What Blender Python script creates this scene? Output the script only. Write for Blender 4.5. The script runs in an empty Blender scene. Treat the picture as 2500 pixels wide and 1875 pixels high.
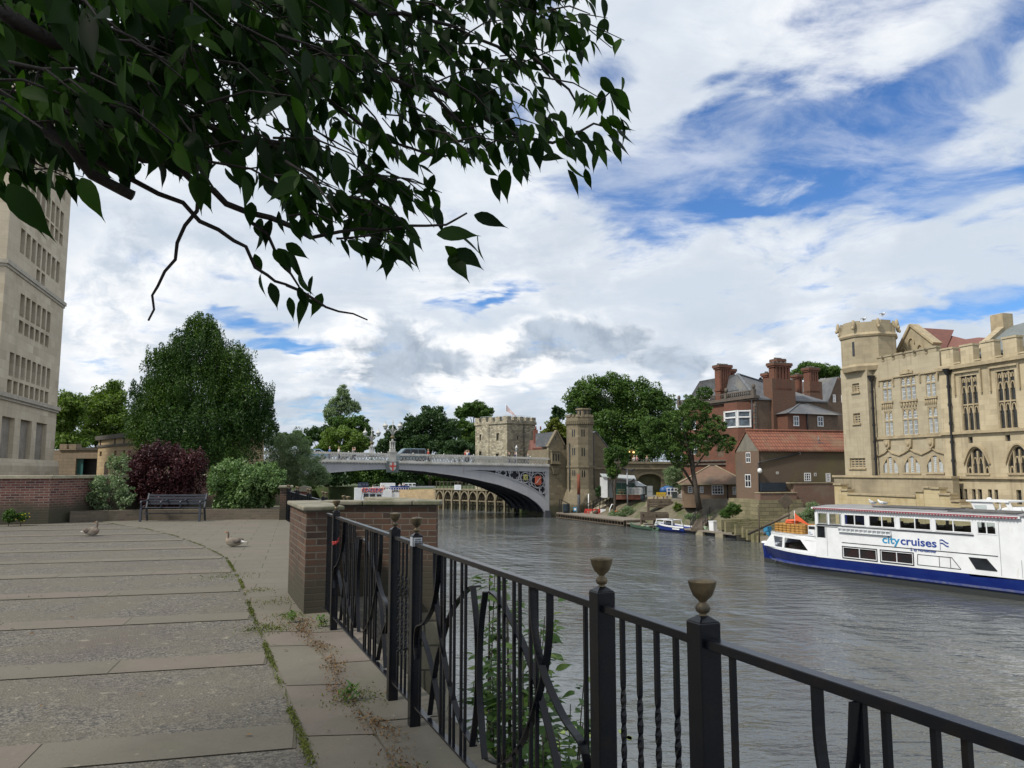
import bpy,math,random
import numpy as np
from mathutils import Vector,Matrix
R=math.radians
random.seed(7); rng=np.random.default_rng(11)
sc=bpy.context.scene
col=sc.collection

# ---------------------------------------------------------------- camera
EYE=1.6; PITCH=R(6.44); FOC=1878.0
cam_d=bpy.data.cameras.new('camera'); cam=bpy.data.objects.new('camera',cam_d); col.objects.link(cam)
cam.location=(0,0,EYE); cam.rotation_euler=(R(90)+PITCH,0,0)
cam_d.sensor_width=36; cam_d.sensor_fit='HORIZONTAL'; cam_d.lens=36*FOC/2500
cam_d.clip_start=0.05; cam_d.clip_end=5000
sc.camera=cam
# measuring helpers: photograph position (2500 x 1875) -> direction / point in the place
cF=np.array([0,math.cos(PITCH),math.sin(PITCH)]); cU=np.array([0,-math.sin(PITCH),math.cos(PITCH)])
def ray(u,v):return cF+(u-1250)/FOC*np.array([1.,0,0])+(937.5-v)/FOC*cU
def at(u,v,Y):
 d=ray(u,v); return np.array([0,0,EYE])+d*(Y/d[1])
def gnd(u,v,z=0.):
 d=ray(u,v); return np.array([0,0,EYE])+d*((z-EYE)/d[2])
def Zm(x0,y0,s):return lambda x,y:(x0+x/s,y0+y/s)
z1=Zm(0,800,3.16); z2=Zm(600,900,2.765); z3=Zm(1100,850,3.687); z4=Zm(1600,850,3.318)
z5=Zm(1950,750,3.318); z6=Zm(1800,1150,3.16); z7=Zm(650,1175,2.37); z8=Zm(1300,1275,1.843)
y1=Zm(0,0,2.458); y2=Zm(700,0,2.458); y3=Zm(0,1150,2.011); y4=Zm(0,380,2.075); y5=Zm(1300,1100,3.687)
y6=Zm(700,1020,3.16); a1=Zm(820,1000,7.373); a2=Zm(1100,1080,8.508); a3=Zm(1400,1060,7.9); a4=Zm(680,1160,11.06)
a5=Zm(800,1200,7.373); a6=Zm(2300,1180,11.06); a7=Zm(130,1040,11.06); a8=Zm(1780,1230,7.373)
WZ=-4.7 # water level

# ---------------------------------------------------------------- world, sun, exposure
SUN_EL,SUN_AZ=48,238 # azimuth clockwise from +Y
w=bpy.data.worlds.new('World'); sc.world=w; w.use_nodes=True
nt=w.node_tree; nt.nodes.clear()
class NT:
 def __init__(s,nt):s.nt=nt
 def n(s,t,**k):
  nd=s.nt.nodes.new(t)
  for a,b in k.items():setattr(nd,a,b)
  return nd
 def l(s,a,b):s.nt.links.new(a,b)
 def math(s,op,a,b=None,c=None,clamp=False):
  nd=s.n('ShaderNodeMath',operation=op,use_clamp=clamp)
  for i,x in enumerate((a,b,c)):
   if x is None:continue
   if isinstance(x,(int,float)):nd.inputs[i].default_value=x
   else:s.l(x,nd.inputs[i])
  return nd.outputs[0]
 def vmath(s,op,a,b=None):
  nd=s.n('ShaderNodeVectorMath',operation=op)
  for i,x in enumerate((a,b)):
   if x is None:continue
   if isinstance(x,(tuple,list)):nd.inputs[i].default_value=x
   else:s.l(x,nd.inputs[i])
  return nd.outputs[0]
 def noise(s,vec,scale,detail=4,rough=.55,dist=0,lac=2.0):
  nd=s.n('ShaderNodeTexNoise'); nd.inputs['Scale'].default_value=scale; nd.inputs['Detail'].default_value=detail
  nd.inputs['Roughness'].default_value=rough; nd.inputs['Distortion'].default_value=dist
  nd.inputs['Lacunarity'].default_value=lac
  if vec is not None:s.l(vec,nd.inputs['Vector'])
  return nd
 def ss(s,x,a,b,lo=0,hi=1):
  nd=s.n('ShaderNodeMapRange',interpolation_type='SMOOTHSTEP')
  s.l(x,nd.inputs[0])
  for i,k in zip((1,2,3,4),(a,b,lo,hi)):nd.inputs[i].default_value=k
  return nd.outputs[0]
 def mix(s,f,a,b,bt='MIX'):
  nd=s.n('ShaderNodeMix',data_type='RGBA',blend_type=bt)
  for sock,x in((nd.inputs[0],f),(nd.inputs[6],a),(nd.inputs[7],b)):
   if isinstance(x,(int,float)):sock.default_value=x
   elif isinstance(x,(tuple,list)):sock.default_value=(*x[:3],1)
   else:s.l(x,sock)
  return nd.outputs[2]
 def comb(s,x,y,z):
  nd=s.n('ShaderNodeCombineXYZ')
  for i,q in enumerate((x,y,z)):
   if isinstance(q,(int,float)):nd.inputs[i].default_value=q
   else:s.l(q,nd.inputs[i])
  return nd.outputs[0]
 def sep(s,v):
  nd=s.n('ShaderNodeSeparateXYZ'); s.l(v,nd.inputs[0]); return nd.outputs
W=NT(nt)
tc=W.n('ShaderNodeTexCoord'); dirv=W.vmath('NORMALIZE',tc.outputs['Generated'])
sx,sy,sz=W.sep(dirv)
sky=W.n('ShaderNodeTexSky'); sky.sky_type='NISHITA'; sky.sun_disc=False
sky.sun_elevation=R(SUN_EL); sky.sun_rotation=R(SUN_AZ); sky.air_density=1.0; sky.dust_density=0.3; sky.ozone_density=4.0
zc=W.math('MAXIMUM',sz,0.0)
den=W.math('ADD',zc,0.16)
pv=W.comb(W.math('DIVIDE',sx,den),W.math('DIVIDE',sy,den),0.0)
wob=W.noise(pv,1.1,3,.5)
pw=W.vmath('ADD',pv,W.vmath('MULTIPLY',W.vmath('SUBTRACT',wob.outputs['Color'],(.5,.5,.5)),(.55,.55,0)))
big=W.noise(pw,0.75,7,.62).outputs[0]
fin=W.noise(pw,2.6,8,.6).outputs[0]
# compass-fixed positions of the open blue patches and of the dark cloud bases
sa=W.math('ARCTAN2',sx,sy); se=W.math('ARCSINE',sz)
jit=W.noise(pw,2.2,4,.6)
jc=W.sep(jit.outputs['Color'])
sa2=W.math('ADD',sa,W.math('MULTIPLY',W.math('SUBTRACT',jc[0],.5),.16))
se2=W.math('ADD',se,W.math('MULTIPLY',W.math('SUBTRACT',jc[1],.5),.10))
def angs(u,v):
 d=ray(u,v); d=d/np.linalg.norm(d); return math.atan2(d[0],d[1]),math.asin(d[2])
def patch(u,v,su,sv,amp,tilt=0.):
 A,E_=angs(u,v); ra,re=su/FOC,sv/FOC
 da=W.math('SUBTRACT',sa2,A); de=W.math('SUBTRACT',se2,E_)
 c,s_=math.cos(R(tilt)),math.sin(R(tilt))
 x=W.math('ADD',W.math('MULTIPLY',da,c/ra),W.math('MULTIPLY',de,s_/ra))
 y=W.math('ADD',W.math('MULTIPLY',da,-s_/re),W.math('MULTIPLY',de,c/re))
 r2=W.math('ADD',W.math('MULTIPLY',x,x),W.math('MULTIPLY',y,y))
 return W.math('MULTIPLY',W.math('EXPONENT',W.math('MULTIPLY',r2,-1.0)),amp)
def summed(L):
 t=None
 for p in L:
  q=patch(*p); t=q if t is None else W.math('ADD',t,q)
 return t
blue=summed([(2120,300,520,260,.34,10),(1500,420,330,130,.25,0),(1960,335,250,75,.75,-6),(1540,470,130,55,.8,0),(1760,490,120,40,.6,0),(1800,300,160,60,.5,20),(2380,750,180,28,1.1,0),
      (705,852,95,24,1.15,0),(1165,725,110,18,.8,10),(2360,170,280,60,.72,32),(2420,400,170,30,.7,12),
      (1480,170,90,60,.5,0),(640,790,90,18,.7,0),(560,780,60,16,.6,0),(1350,30,80,50,.4,0),(1720,190,120,30,.45,15),(2250,330,200,50,.4,25),(2000,480,170,20,.5,0),(1250,300,90,70,.35,0),(900,1010,260,40,.35,0)])
hf=W.noise(pw,6.5,6,.62).outputs[0]
cov=W.math('ADD',W.math('ADD',W.math('MULTIPLY',blue,1.25),W.math('MULTIPLY',W.math('SUBTRACT',fin,.5),2.1)),W.math('MULTIPLY',W.math('SUBTRACT',hf,.5),1.7))
veil=W.noise(W.vmath('MULTIPLY',pw,(1.0,1.4,1.0)),2.4,8,.62,.2).outputs[0]
clear=W.math('MULTIPLY',W.ss(cov,.14,.95),W.ss(veil,.40,.66,1.0,.45))
puff=W.noise(W.vmath('ADD',dirv,W.vmath('MULTIPLY',W.vmath('SUBTRACT',jit.outputs['Color'],(.5,.5,.5)),(.05,.05,.05))),7.5,9,.6).outputs[0]
dark=summed([(900,850,190,70,.8,10),(1030,900,160,60,.7,0),(1260,880,170,55,.9,0),(1440,840,120,50,.8,0),(1640,885,110,30,.6,0),
      (1340,800,60,30,.4,0),(250,820,200,150,.45,0),(500,620,320,110,.35,0),(870,1000,260,45,.6,0),(1900,850,90,45,.4,0),(1750,640,700,60,.16,5)])
dk=W.ss(W.math('ADD',dark,W.math('MULTIPLY',W.math('SUBTRACT',puff,.5),2.6)),.30,.80)
white=W.mix(W.ss(fin,.32,.70),(5.9,6.5,7.3),(9.3,9.4,9.5))
white=W.mix(W.math('MULTIPLY',W.ss(puff,.60,.38),W.ss(sz,.55,.05,.25,.85)),white,(5.0,5.7,6.6))
white=W.mix(W.ss(big,.36,.58),(5.7,6.4,7.3),white)
cloud=W.mix(dk,white,W.mix(W.ss(W.noise(dirv,15,8,.6,.3).outputs[0],.36,.64),(3.3,3.9,4.7),(5.0,5.7,6.6)))
rim=W.math('MULTIPLY',W.ss(dark,.10,.45),W.ss(puff,.56,.40)); cloud=W.mix(W.math('MULTIPLY',rim,W.math('SUBTRACT',1.0,dk)),cloud,(9.6,9.6,9.6))
skyc=W.mix(1.0,sky.outputs[0],(0.62,0.92,1.25),'MULTIPLY')
skyb=W.vmath('MULTIPLY',skyc,(1.0,1.0,1.0))
full=W.mix(clear,cloud,skyb)
low=W.ss(sz,-.02,.10)
full=W.mix(low,(4.3,4.9,5.6),full)
below=W.ss(sz,-.06,-.01)
full=W.mix(below,(.9,.9,.85),full)
bg=W.n('ShaderNodeBackground'); bg.inputs[1].default_value=0.105
W.l(full,bg.inputs[0]); wo=W.n('ShaderNodeOutputWorld'); W.l(bg.outputs[0],wo.inputs[0])

sd=bpy.data.lights.new('sun','SUN'); so=bpy.data.objects.new('sun',sd); col.objects.link(so)
sd.energy=3.6; sd.angle=R(6); sd.color=(1.0,.94,.84)
az=R(SUN_AZ); el=R(SUN_EL)
sdir=Vector((math.sin(az)*math.cos(el),math.cos(az)*math.cos(el),math.sin(el)))
so.rotation_euler=sdir.to_track_quat('Z','Y').to_euler()
so.location=(-20,-10,60)
sc.view_settings.view_transform='Standard'; sc.view_settings.look='None'
sc.view_settings.exposure=0.12; sc.view_settings.gamma=1
sc.cycles.max_bounces=5; sc.cycles.transparent_max_bounces=6; sc.cycles.diffuse_bounces=3; sc.cycles.glossy_bounces=3
sc.cycles.transmission_bounces=4

# ---------------------------------------------------------------- materials
MT={}
def newmat(name):
 m=bpy.data.materials.new(name); m.use_nodes=True; m.node_tree.nodes.clear(); MT[name]=m
 N=NT(m.node_tree); o=N.n('ShaderNodeOutputMaterial'); b=N.n('ShaderNodeBsdfPrincipled'); N.l(b.outputs[0],o.inputs[0])
 return m,N,b,o
def bump(N,b,h,strength,dist):
 bp=N.n('ShaderNodeBump'); bp.inputs['Strength'].default_value=strength; bp.inputs['Distance'].default_value=dist
 N.l(h,bp.inputs['Height']); N.l(bp.outputs[0],b.inputs['Normal']); return bp
def surf(name,c1,c2=None,scale=3.,rough=.7,bm=.3,bs=None,metal=0.,lo=.35,hi=.65,spec=.5,det=6,c3=None,s3=.6,bd=.01):
 m,N,b,o=newmat(name); t=N.n('ShaderNodeTexCoord').outputs['Object']
 c2=c2 or tuple(x*.7 for x in c1)
 n=N.noise(t,scale,det,.65)
 c=N.mix(N.ss(n.outputs[0],lo,hi),c1,c2)
 if c3:
  n3=N.noise(t,s3,5,.6); c=N.mix(N.ss(n3.outputs[0],.48,.68),c,c3)
 N.l(c,b.inputs['Base Color']); b.inputs['Roughness'].default_value=rough; b.inputs['Metallic'].default_value=metal
 b.inputs['Specular IOR Level'].default_value=spec
 if bm:bump(N,b,N.noise(t,bs or scale*6,4,.6).outputs[0],bm,bd)
 return m
def wallvec(N):
 t=N.n('ShaderNodeTexCoord'); x,y,z=N.sep(t.outputs['Object']); nx,ny,nz=N.sep(t.outputs['Normal'])
 f=N.math('GREATER_THAN',N.math('ABSOLUTE',nx),N.math('ABSOLUTE',ny))
 u=N.math('ADD',N.math('MULTIPLY',y,f),N.math('MULTIPLY',x,N.math('SUBTRACT',1.0,f)))
 g=N.math('GREATER_THAN',N.math('ABSOLUTE',nz),.75)
 v=N.math('ADD',N.math('MULTIPLY',z,N.math('SUBTRACT',1.0,g)),N.math('MULTIPLY',y,g))
 return N.comb(u,v,0.0),t.outputs['Object'],z
def masonry(name,cols,mortar,bw,bh,ms=.012,rough=.85,stain=None,st_s=.5,bm=.6,off=.5,vary=.5,streak=None,z0=None,bdist=.01,damp=None):
 """courses of bricks or cut stone in wall coordinates; stain = weather patches, streak = vertical run-off marks"""
 m,N,b,o=newmat(name); uv,ob,z=wallvec(N)
 jn=N.noise(uv,1.3,3); uv2=N.vmath('ADD',uv,N.vmath('MULTIPLY',N.vmath('SUBTRACT',jn.outputs['Color'],(.5,.5,.5)),(bh*.25,bh*.12,0)))
 br=N.n('ShaderNodeTexBrick'); N.l(uv2,br.inputs['Vector']); br.offset=off
 br.inputs['Scale'].default_value=1; br.inputs['Brick Width'].default_value=bw; br.inputs['Row Height'].default_value=bh
 br.inputs['Mortar Size'].default_value=ms; br.inputs['Mortar Smooth'].default_value=.3; br.inputs['Bias'].default_value=0.0
 br.inputs['Color1'].default_value=(0,0,0,1); br.inputs['Color2'].default_value=(1,1,1,1); br.inputs['Mortar'].default_value=(.5,.5,.5,1)
 rnd=N.sep(br.outputs['Color'])[0]
 n1=N.noise(ob,1.4/max(bw,.2),5,.7).outputs[0]
 k=N.math('ADD',N.math('MULTIPLY',rnd,vary),N.math('MULTIPLY',n1,1-vary))
 rp=N.n('ShaderNodeValToRGB'); N.l(k,rp.inputs[0]); cr=rp.color_ramp
 for i,c in enumerate(cols):
  p=.2+.6*i/max(1,len(cols)-1)
  e=cr.elements[i]if i<2 else cr.elements.new(p)
  e.position=p; e.color=(*c,1)
 c=rp.outputs[0]
 c=N.mix(N.math('MULTIPLY',N.noise(ob,18,4,.7).outputs[0],.35),c,(.5,.5,.5),'OVERLAY')
 c=N.mix(br.outputs['Fac'],c,mortar)
 if stain:
  sn=N.noise(ob,st_s,6,.65).outputs[0]
  c=N.mix(N.math('MULTIPLY',N.ss(sn,.45,.72),.75),c,stain)
 if streak:
  sv=N.vmath('MULTIPLY',ob,(3.2,3.2,.22)); sn=N.noise(sv,1.0,4,.6).outputs[0]
  c=N.mix(N.math('MULTIPLY',N.ss(sn,.52,.75),.6),c,streak)
 if damp: # a tide mark: dark, greenish foot of the wall above the water / soil, with a ragged edge
  z0_,h_,dc=damp
  dn=N.math('ADD',z,N.math('MULTIPLY',N.noise(ob,2.0,5).outputs[0],-.6))
  c=N.mix(N.ss(dn,z0_+h_-.5,z0_+h_+.1,1,0),c,dc)
 N.l(c,b.inputs['Base Color']); b.inputs['Roughness'].default_value=rough; b.inputs['Specular IOR Level'].default_value=.25
 h=N.math('SUBTRACT',N.math('MULTIPLY',N.noise(ob,30,4).outputs[0],.3),br.outputs['Fac'])
 bump(N,b,h,bm,bdist)
 return m
def leafmat(name,cols,trans=.3,rough=.5,spec=.3,scale=.6):
 m,N,b,o=newmat(name)
 g=N.n('ShaderNodeNewGeometry'); t=N.n('ShaderNodeTexCoord').outputs['Object']
 nn=N.noise(t,scale,3,.6).outputs[0]
 k=N.math('ADD',N.math('MULTIPLY',g.outputs['Random Per Island'],.55),N.math('MULTIPLY',N.ss(nn,.3,.7),.45))
 rp=N.n('ShaderNodeValToRGB'); N.l(k,rp.inputs[0]); cr=rp.color_ramp
 for i,c in enumerate(cols):
  p=.1+.8*i/max(1,len(cols)-1)
  e=cr.elements[i]if i<2 else cr.elements.new(p)
  e.position=p; e.color=(*c,1)
 N.l(rp.outputs[0],b.inputs['Base Color']); b.inputs['Roughness'].default_value=rough; b.inputs['Specular IOR Level'].default_value=spec
 tr=N.n('ShaderNodeBsdfTranslucent'); N.l(N.mix(1.0,rp.outputs[0],(1.3,1.5,.7),'MULTIPLY'),tr.inputs[0])
 mx=N.n('ShaderNodeMixShader'); mx.inputs[0].default_value=trans; N.l(b.outputs[0],mx.inputs[1]); N.l(tr.outputs[0],mx.inputs[2]); N.l(mx.outputs[0],o.inputs[0])
 return m
def glassmat(name,c,rough=.08,var=.5,spec=.6):
 """a window pane seen from outside: dark room behind, sky in the glass"""
 m,N,b,o=newmat(name); t=N.n('ShaderNodeTexCoord').outputs['Object']
 n=N.noise(t,1.3,2).outputs[0]
 N.l(N.mix(N.ss(n,.35,.65),c,tuple(x*var for x in c)),b.inputs['Base Color']); b.inputs['Roughness'].default_value=rough
 b.inputs['Specular IOR Level'].default_value=spec
 bump(N,b,N.noise(t,2.0,2).outputs[0],.15,.05)
 return m

# ---------------------------------------------------------------- mesh builder
class MB:
 def __init__(s):s.v=[]; s.f=[]; s.sm=[]
 def add(s,V,F,smooth=False):
  n=len(s.v); s.v.extend([tuple(map(float,p))for p in V]); s.f.extend([tuple(i+n for i in f)for f in F]); s.sm.extend([smooth]*len(F)); return s
 def box(s,x0,x1,y0,y1,z0,z1):
  V=[(x,y,z)for z in(z0,z1)for y in(y0,y1)for x in(x0,x1)]
  return s.add(V,[(0,2,3,1),(4,5,7,6),(0,1,5,4),(2,6,7,3),(0,4,6,2),(1,3,7,5)])
 def taper(s,x0,x1,y0,y1,z0,z1,k,ky=None):
  ky=k if ky is None else ky; cx,cy=(x0+x1)/2,(y0+y1)/2
  V=[(x,y,z0)for y in(y0,y1)for x in(x0,x1)]+[(cx+(x-cx)*k,cy+(y-cy)*ky,z1)for y in(y0,y1)for x in(x0,x1)]
  return s.add(V,[(0,2,3,1),(4,5,7,6),(0,1,5,4),(2,6,7,3),(0,4,6,2),(1,3,7,5)])
 def prism(s,poly,axis,a,b,smooth=False):
  """poly extruded along axis; poly is (x,z) for 'y', (x,y) for 'z', (y,z) for 'x'"""
  n=len(poly); mk={'y':lambda p,t:(p[0],t,p[1]),'z':lambda p,t:(p[0],p[1],t),'x':lambda p,t:(t,p[0],p[1])}[axis]
  V=[mk(p,a)for p in poly]+[mk(p,b)for p in poly]
  F=[tuple(range(n-1,-1,-1)),tuple(range(n,2*n))]+[(i,(i+1)%n,(i+1)%n+n,i+n)for i in range(n)]
  return s.add(V,F,smooth)
 def strip(s,top,bot,a,b):
  """solid between two (x,z) polylines with equal counts, extruded y a..b"""
  n=len(top); V=[]
  for y in(a,b):V+=[(p[0],y,p[1])for p in top]+[(p[0],y,p[1])for p in bot]
  F=[]
  for i in range(n-1):
   F+=[(n+i,n+i+1,i+1,i),(2*n+i,2*n+i+1,3*n+i+1,3*n+i),(i,i+1,2*n+i+1,2*n+i),(n+i,3*n+i,3*n+i+1,n+i+1)]
  F+=[(0,2*n,3*n,n),(n-1,2*n-1,4*n-1,3*n-1)]
  return s.add(V,F)
 def bar(s,p,q,w,h=None,up=(0,0,1)):
  h=h or w; p=Vector(p); q=Vector(q); d=(q-p).normalized(); u=Vector(up)
  if abs(d.dot(u))>.98:u=Vector((1,0,0))
  r=d.cross(u).normalized(); t=r.cross(d)
  V=[c+r*(i*w/2)+t*(j*h/2)for c in(p,q)for i,j in((-1,-1),(1,-1),(1,1),(-1,1))]
  return s.add(V,[(3,2,1,0),(4,5,6,7),(0,1,5,4),(1,2,6,5),(2,3,7,6),(3,0,4,7)])
 def ribbon(s,pts,w,h,up):
  """rectangular section swept along points: w across 'up', h along up"""
  P=[Vector(p)for p in pts]; V=[]; n=len(P); u=Vector(up)
  for i,p in enumerate(P):
   d=(P[min(i+1,n-1)]-P[max(i-1,0)]).normalized(); r=d.cross(u).normalized()
   V+=[p-r*w/2-u*h/2,p+r*w/2-u*h/2,p+r*w/2+u*h/2,p-r*w/2+u*h/2]
  F=[(3,2,1,0),tuple(4*(n-1)+k for k in range(4))]
  for i in range(n-1):
   for k in range(4):a=4*i+k; b=4*i+(k+1)%4; F.append((a,b,b+4,a+4))
  return s.add(V,F)
 def tube(s,pts,r,n=8,cap=True,smooth=True):
  P=[Vector(p)for p in pts]; m=len(P); rs=r if isinstance(r,(list,tuple))else[r]*m
  V=[]; pr_=None
  for i,p in enumerate(P):
   d=(P[min(i+1,m-1)]-P[max(i-1,0)]).normalized()
   if pr_ is None:
    a=Vector((0,0,1))if abs(d.z)<.9 else Vector((1,0,0)); u=d.cross(a).normalized()
   else:u=(pr_-d*pr_.dot(d)).normalized()
   pr_=u; t=d.cross(u)
   V+=[p+(u*math.cos(2*math.pi*k/n)+t*math.sin(2*math.pi*k/n))*rs[i]for k in range(n)]
  F=[]
  for i in range(m-1):
   for k in range(n):a=i*n+k; b=i*n+(k+1)%n; F.append((a,b,b+n,a+n))
  if cap:F+=[tuple(range(n-1,-1,-1)),tuple(range((m-1)*n,m*n))]
  return s.add(V,F,smooth)
 def lathe(s,prof,cx=0,cy=0,n=16,smooth=True,rot=0.):
  V=[]; m=len(prof)
  for r,z in prof:V+=[(cx+r*math.cos(2*math.pi*k/n+rot),cy+r*math.sin(2*math.pi*k/n+rot),z)for k in range(n)]
  F=[]
  for i in range(m-1):
   for k in range(n):a=i*n+k; b=i*n+(k+1)%n; F.append((a,b,b+n,a+n))
  F+=[tuple(range(n-1,-1,-1)),tuple(range((m-1)*n,m*n))]
  return s.add(V,F,smooth)
 def ell(s,c,r,n=10,m=7,smooth=True,rot=None):
  V=[]; F=[]
  for i in range(m+1):
   t=math.pi*i/m
   for k in range(n):
    p=Vector((r[0]*math.sin(t)*math.cos(2*math.pi*k/n),r[1]*math.sin(t)*math.sin(2*math.pi*k/n),r[2]*math.cos(t)))
    if rot is not None:p=rot@p
    V.append(Vector(c)+p)
  for i in range(m):
   for k in range(n):a=i*n+k; b=i*n+(k+1)%n; F.append((a,a+n,b+n,b))
  return s.add(V,F,smooth)
 def quad(s,*p):return s.add(p,[tuple(range(len(p)))])
 def wall(s,x0,x1,z0,z1,holes,y=0.,depth=.3,back=None):
  """front sheet at y with rectangular openings (x0,x1,z0,z1) and their reveals; plus a solid shell to y=back"""
  xs=sorted({x0,x1,*[min(max(h[i],x0),x1)for h in holes for i in(0,1)]}); zs=sorted({z0,z1,*[min(max(h[i],z0),z1)for h in holes for i in(2,3)]})
  for i in range(len(xs)-1):
   run=None
   for j in range(len(zs)-1):
    mx,mz=(xs[i]+xs[i+1])/2,(zs[j]+zs[j+1])/2
    if any(h[0]<mx<h[1]and h[2]<mz<h[3]for h in holes):continue
    s.quad((xs[i],y,zs[j]),(xs[i+1],y,zs[j]),(xs[i+1],y,zs[j+1]),(xs[i],y,zs[j+1]))
  for h in holes:
   a,b,c,d=h[:4]; e=y+depth
   s.quad((a,y,c),(a,y,d),(a,e,d),(a,e,c)); s.quad((b,y,c),(b,e,c),(b,e,d),(b,y,d))
   s.quad((a,y,c),(a,e,c),(b,e,c),(b,y,c)); s.quad((a,y,d),(b,y,d),(b,e,d),(a,e,d))
  if back is not None:
   s.quad((x0,y,z0),(x0,y,z1),(x0,back,z1),(x0,back,z0)); s.quad((x1,y,z0),(x1,back,z0),(x1,back,z1),(x1,y,z1))
   s.quad((x0,back,z0),(x0,back,z1),(x1,back,z1),(x1,back,z0)); s.quad((x0,y,z1),(x1,y,z1),(x1,back,z1),(x0,back,z1))
  return s
 def xf(s,i0,M):
  for i in range(i0,len(s.v)):s.v[i]=tuple(M@Vector(s.v[i]))
 def build(s,name,mat,parent=None,bevel=0.,loc=None,rotz=0.,bseg=1):
  me=bpy.data.meshes.new(name); me.from_pydata(s.v,[],s.f); me.update()
  if any(s.sm):me.polygons.foreach_set('use_smooth',s.sm)
  if isinstance(mat,str):mat=MT[mat]
  me.materials.append(mat)
  o=bpy.data.objects.new(name,me); col.objects.link(o)
  if parent is not None:o.parent=parent
  if loc is not None:o.location=loc
  if rotz:o.rotation_euler=(0,0,rotz)
  if bevel:
   b=o.modifiers.new('bevel','BEVEL'); b.width=bevel; b.segments=bseg; b.limit_method='ANGLE'; b.angle_limit=R(40)
  return o
def tag(o,label,cat,group=None):
 o['label']=label; o['category']=cat
 if group:o['group']=group
 return o
def struct(o,label=None):
 o['kind']='structure'
 if label:o['label']=label
 return o
def stuff(o,label,cat):o['kind']='stuff'; o['label']=label; o['category']=cat; return o
def T(name,label,cat,loc=(0,0,0),rotz=0.,group=None):
 o=bpy.data.objects.new(name,None); col.objects.link(o); o.location=tuple(loc); o.rotation_euler=(0,0,rotz); o.empty_display_size=.3
 return tag(o,label,cat,group)
class Fr:
 """upright frame: origin on plan, x along a facade, y into it"""
 def __init__(s,ox,oy,dx,dy,oz=0.):
  l=math.hypot(dx,dy); s.o=np.array([ox,oy,oz],float); s.dx,s.dy=dx/l,dy/l; s.rot=math.atan2(dy,dx)
 def st(s,uv,off=0.):
  """photograph position -> (x,z) on the plane y=off"""
  n=np.array([-s.dy,s.dx,0]); d=ray(*uv); c=np.array([0,0,EYE])
  t=(np.dot(s.o-c,n)+off)/np.dot(d,n); p=c+d*t-s.o
  return p[0]*s.dx+p[1]*s.dy,p[2]
 def rect(s,A,B,off=0.):
  x0,za=s.st(A,off); x1,zb=s.st(B,off); return(min(x0,x1),max(x0,x1),min(za,zb),max(za,zb))
 def w(s,x,y,z=0.):return(s.o[0]+x*s.dx-y*s.dy,s.o[1]+x*s.dy+y*s.dx,s.o[2]+z)
 def thing(s,name,label,cat,group=None):return T(name,label,cat,tuple(s.o),s.rot,group)
def copytree(o,parent=None):
 c=o.copy(); col.objects.link(c); c.parent=parent
 for ch in o.children:copytree(ch,c)
 return c
def window(par,x0,x1,z0,z1,y,nx,nz,fm,gm,fw=.06,d=.05,bars=.03,label=None,transom=None,arch=0,gname='pane'):
 f=MB(); f.box(x0,x0+fw,y,y+d,z0,z1); f.box(x1-fw,x1,y,y+d,z0,z1)
 f.box(x0+fw,x1-fw,y,y+d,z0,z0+fw); f.box(x0+fw,x1-fw,y,y+d,z1-fw,z1)
 for i in range(1,nx):
  x=x0+(x1-x0)*i/nx; f.box(x-bars/2,x+bars/2,y+.006,y+d-.006,z0+fw,z1-fw)
 for i in range(1,nz):
  z=z0+(z1-z0)*i/nz; f.box(x0+fw,x1-fw,y+.009,y+d-.009,z-bars/2,z+bars/2)
 if transom:f.box(x0+fw,x1-fw,y-.004,y+d,transom-fw/2,transom+fw/2)
 o=f.build('window',fm,par)
 g=MB(); g.quad((x0+.01,y+d*.6,z0+.01),(x1-.01,y+d*.6,z0+.01),(x1-.01,y+d*.6,z1-.01),(x0+.01,y+d*.6,z1-.01)); g.build(gname,gm,o)
 return o

# ---------------------------------------------------------------- foliage
def leaves(cent,size,aspect=.5,up=.35,seed=0,outn=None,droop=0.):
 """numpy leaf cloud: each leaf a rhombus folded by nothing but its own tilt"""
 g=np.random.default_rng(seed); n=len(cent)
 a=g.normal(size=(n,3)); 
 if droop:a[:,2]-=droop
 a /= np.linalg.norm(a,axis=1)[:,None]
 nn=g.normal(size=(n,3))*.8; nn[:,2]+=up*2
 if outn is not None:nn+=outn*1.0
 b=np.cross(nn,a); b /= np.linalg.norm(b,axis=1)[:,None]+1e-9
 s=size*g.uniform(.6,1.35,n)[:,None]
 V=np.empty((n,4,3)); V[:,0]=cent-a*s*.5; V[:,1]=cent+b*s*aspect*.5-a*s*.05
 V[:,2]=cent+a*s*.5; V[:,3]=cent-b*s*aspect*.5-a*s*.05
 return V.reshape(-1,3)
def quadmesh(name,V,mat,parent=None):
 n=len(V)// 4; me=bpy.data.meshes.new(name); me.vertices.add(len(V)); me.vertices.foreach_set('co',V.astype(np.float32).ravel())
 me.loops.add(4*n); me.loops.foreach_set('vertex_index',np.arange(4*n,dtype=np.int32))
 me.polygons.add(n); me.polygons.foreach_set('loop_start',np.arange(0,4*n,4,dtype=np.int32))
 try:me.polygons.foreach_set('loop_total',np.full(n,4,dtype=np.int32))
 except Exception:pass
 me.update(calc_edges=True); me.validate(); me.materials.append(MT[mat]if isinstance(mat,str)else mat)
 o=bpy.data.objects.new(name,me); col.objects.link(o)
 if parent is not None:o.parent=parent
 return o
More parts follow.
